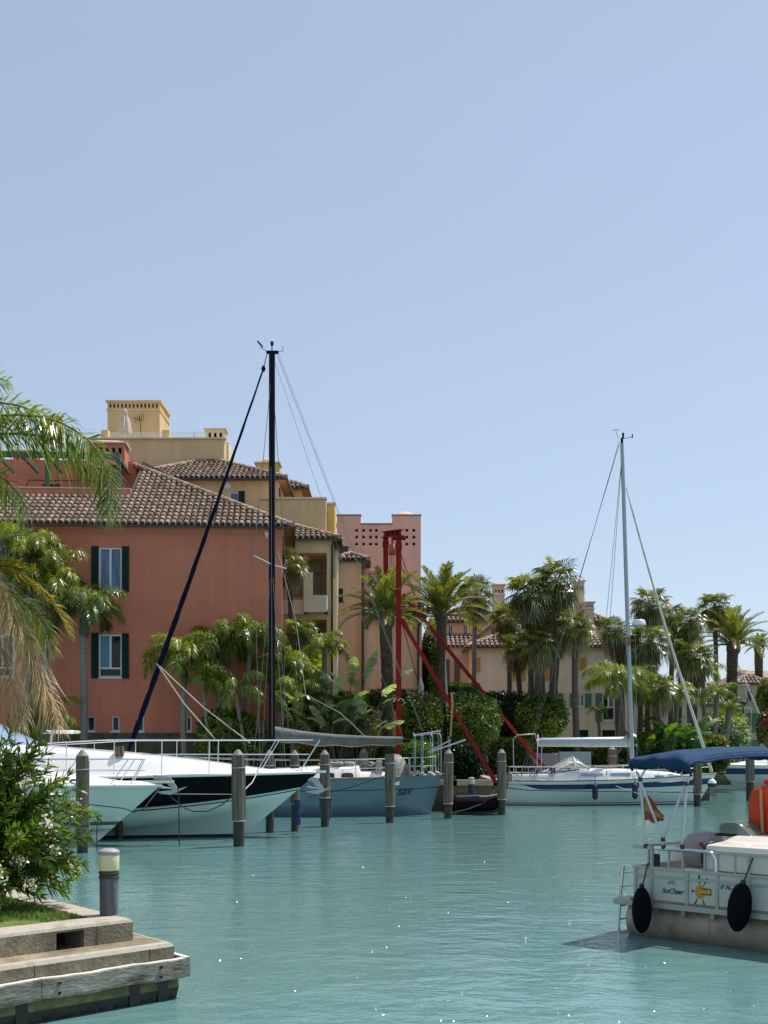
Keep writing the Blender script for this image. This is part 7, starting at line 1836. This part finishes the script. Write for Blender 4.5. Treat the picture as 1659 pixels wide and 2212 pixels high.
nfrond('frond',(-60,1230),0.2,.25,.65,.9,34,.34,.034,'leaf_yellow','rachis','vee',.25,17,tone=.0)
nfrond('dry_frond',(-25,1215),0.0,-1.10,1.95,.2,190,.36,.016,'leaf_dead','rachis_dead','plume',.85,7,dd=-.2,rr=.026,lbl='dry straw coloured hanging frond')
nfrond('dry_frond',(-50,1270),-.1,-1.15,1.6,.3,140,.34,.015,'leaf_dead','rachis_dead','plume',.9,8,dd=.1,rr=.02)
nfrond('dry_frond',(-40,1235),0.1,-.95,1.6,.5,120,.32,.014,'leaf_dead','rachis_dead','plume',.8,18,dd=-.1,rr=.02)

# oleander on the near lawn
od=12.9
ol=empty('oleander',(XA(-30,od),od,GZ),0,'white flowering oleander bush on the near lawn at the left edge','bush')
rg=random.Random(77); lb=MB(); sb=MB(); fb=MB()
cen=Vector((0,0,0))
def odist(): pass
nst=250
for i in range(nst):
    a=rg.uniform(0,2*pi); el=rg.uniform(.15,1.5); L=lerp(.80,1.72,math.sin(el))*rg.uniform(.72,1.06)
    o=Vector((rg.uniform(-.15,.15),rg.uniform(-.15,.15),rg.uniform(.1,.35)))
    pts=[o]; pitch=min(1.5,el+.35)
    for k in range(8):
        pts.append(pts[-1]+Vector((math.cos(pitch)*math.cos(a),math.cos(pitch)*math.sin(a),math.sin(pitch)))*L*1.02/8); pitch-=.10*(1.6-el*.6)
    sb.tube(pts,[.010*(1-.6*k/8) for k in range(9)],4,0,.5,False)
    for k in range(3,9):
        for j in range(4):
            c=pts[k-1].lerp(pts[k],rg.random()) 
            for _ in range(3):
                aa=rg.uniform(0,2*pi); tg=(pts[k]-pts[k-1]).normalized(); S=tg.orthogonal().normalized(); B_=tg.cross(S); d=(tg*.75+(S*math.cos(aa)+B_*math.sin(aa))*.75+Vector((0,0,.1))).normalized()
                nr=Vector((rg.uniform(-1,1),rg.uniform(-1,1),rg.uniform(-1,1))).normalized()
                leaflet(lb,c,d,nr,rg.uniform(.10,.165),.025,rg.uniform(0,.25),0,min(1,max(0,.5+.25*math.sin(a*5+k)+rg.gauss(0,.18))))
    if rg.random()<.24 and .1<el<1.1:
        c=pts[-1]
        for _ in range(34):
            p=c+Vector((rg.gauss(0,.035),rg.gauss(0,.035),rg.gauss(0,.035))); d=Vector((rg.uniform(-1,1),rg.uniform(-1,1),rg.uniform(-.6,1))).normalized(); w_=d.orthogonal().normalized()*.016
            fb.add([p,p+d*.018+w_,p+d*.034,p+d*.018-w_],[(0,1,2,3)],0,None)
lb.build('foliage',M['leaf_oleander'],ol); sb.build('stems',M['bark'],ol); fb.build('flowers',M['petal_white'],ol)

# grass on the near lawn and on the far bank strip
def grass(name,poly,z,n,h,m,label,seed=5,wd=.006):
    rg=random.Random(seed); b=MB(); xs=[p[0] for p in poly]; ys=[p[1] for p in poly]; ins=inpoly(poly); k=0
    while k<n:
        x,y=rg.uniform(min(xs),max(xs)),rg.uniform(min(ys),max(ys))
        if not ins(x,y): continue
        k+=1
        if math.sin(x*3.1)*math.sin(y*2.3)>.75: continue
        a=rg.uniform(0,2*pi); hh=h*rg.uniform(.5,1.3); w_=Vector((math.cos(a),math.sin(a),0))*wd; t=Vector((rg.uniform(-.5,.5)*hh,rg.uniform(-.5,.5)*hh,hh)); p=Vector((x,y,z))
        b.add([p-w_,p+w_,p+t],[(0,1,2)],0,min(1,max(0,rg.gauss(.5,.2))))
    return tag(b.build(name,M[m]),label,'grass',kind='stuff')
M['leaf_grass']=leafmat('leaf_grass',(0.05,0.09,0.01),(0.12,0.20,0.025),(0.25,0.30,0.06),rough=.6,trans=.3)
c0=cor(-.36); c1=c0+bdir*5; c2=c1+Vector((-3.5,0)); c3=c0+fdir*2.2+Vector((-2.5,0)); c4=c0+fdir*2.2
grass('lawn_grass',[(p.x,p.y) for p in (c0,c1,c2,c3,c4)],GZ-.004,52000,.035,'leaf_grass','short green lawn grass on the near quay')
grass('bank_grass',[(1.2,49.7),(2.95,48.3),(4.3,48.3),(4.3,57.9),(1.2,57.9)],LZ,9000,.07,'leaf_grass','green grass on the bank behind the landing ledge',6,.02)
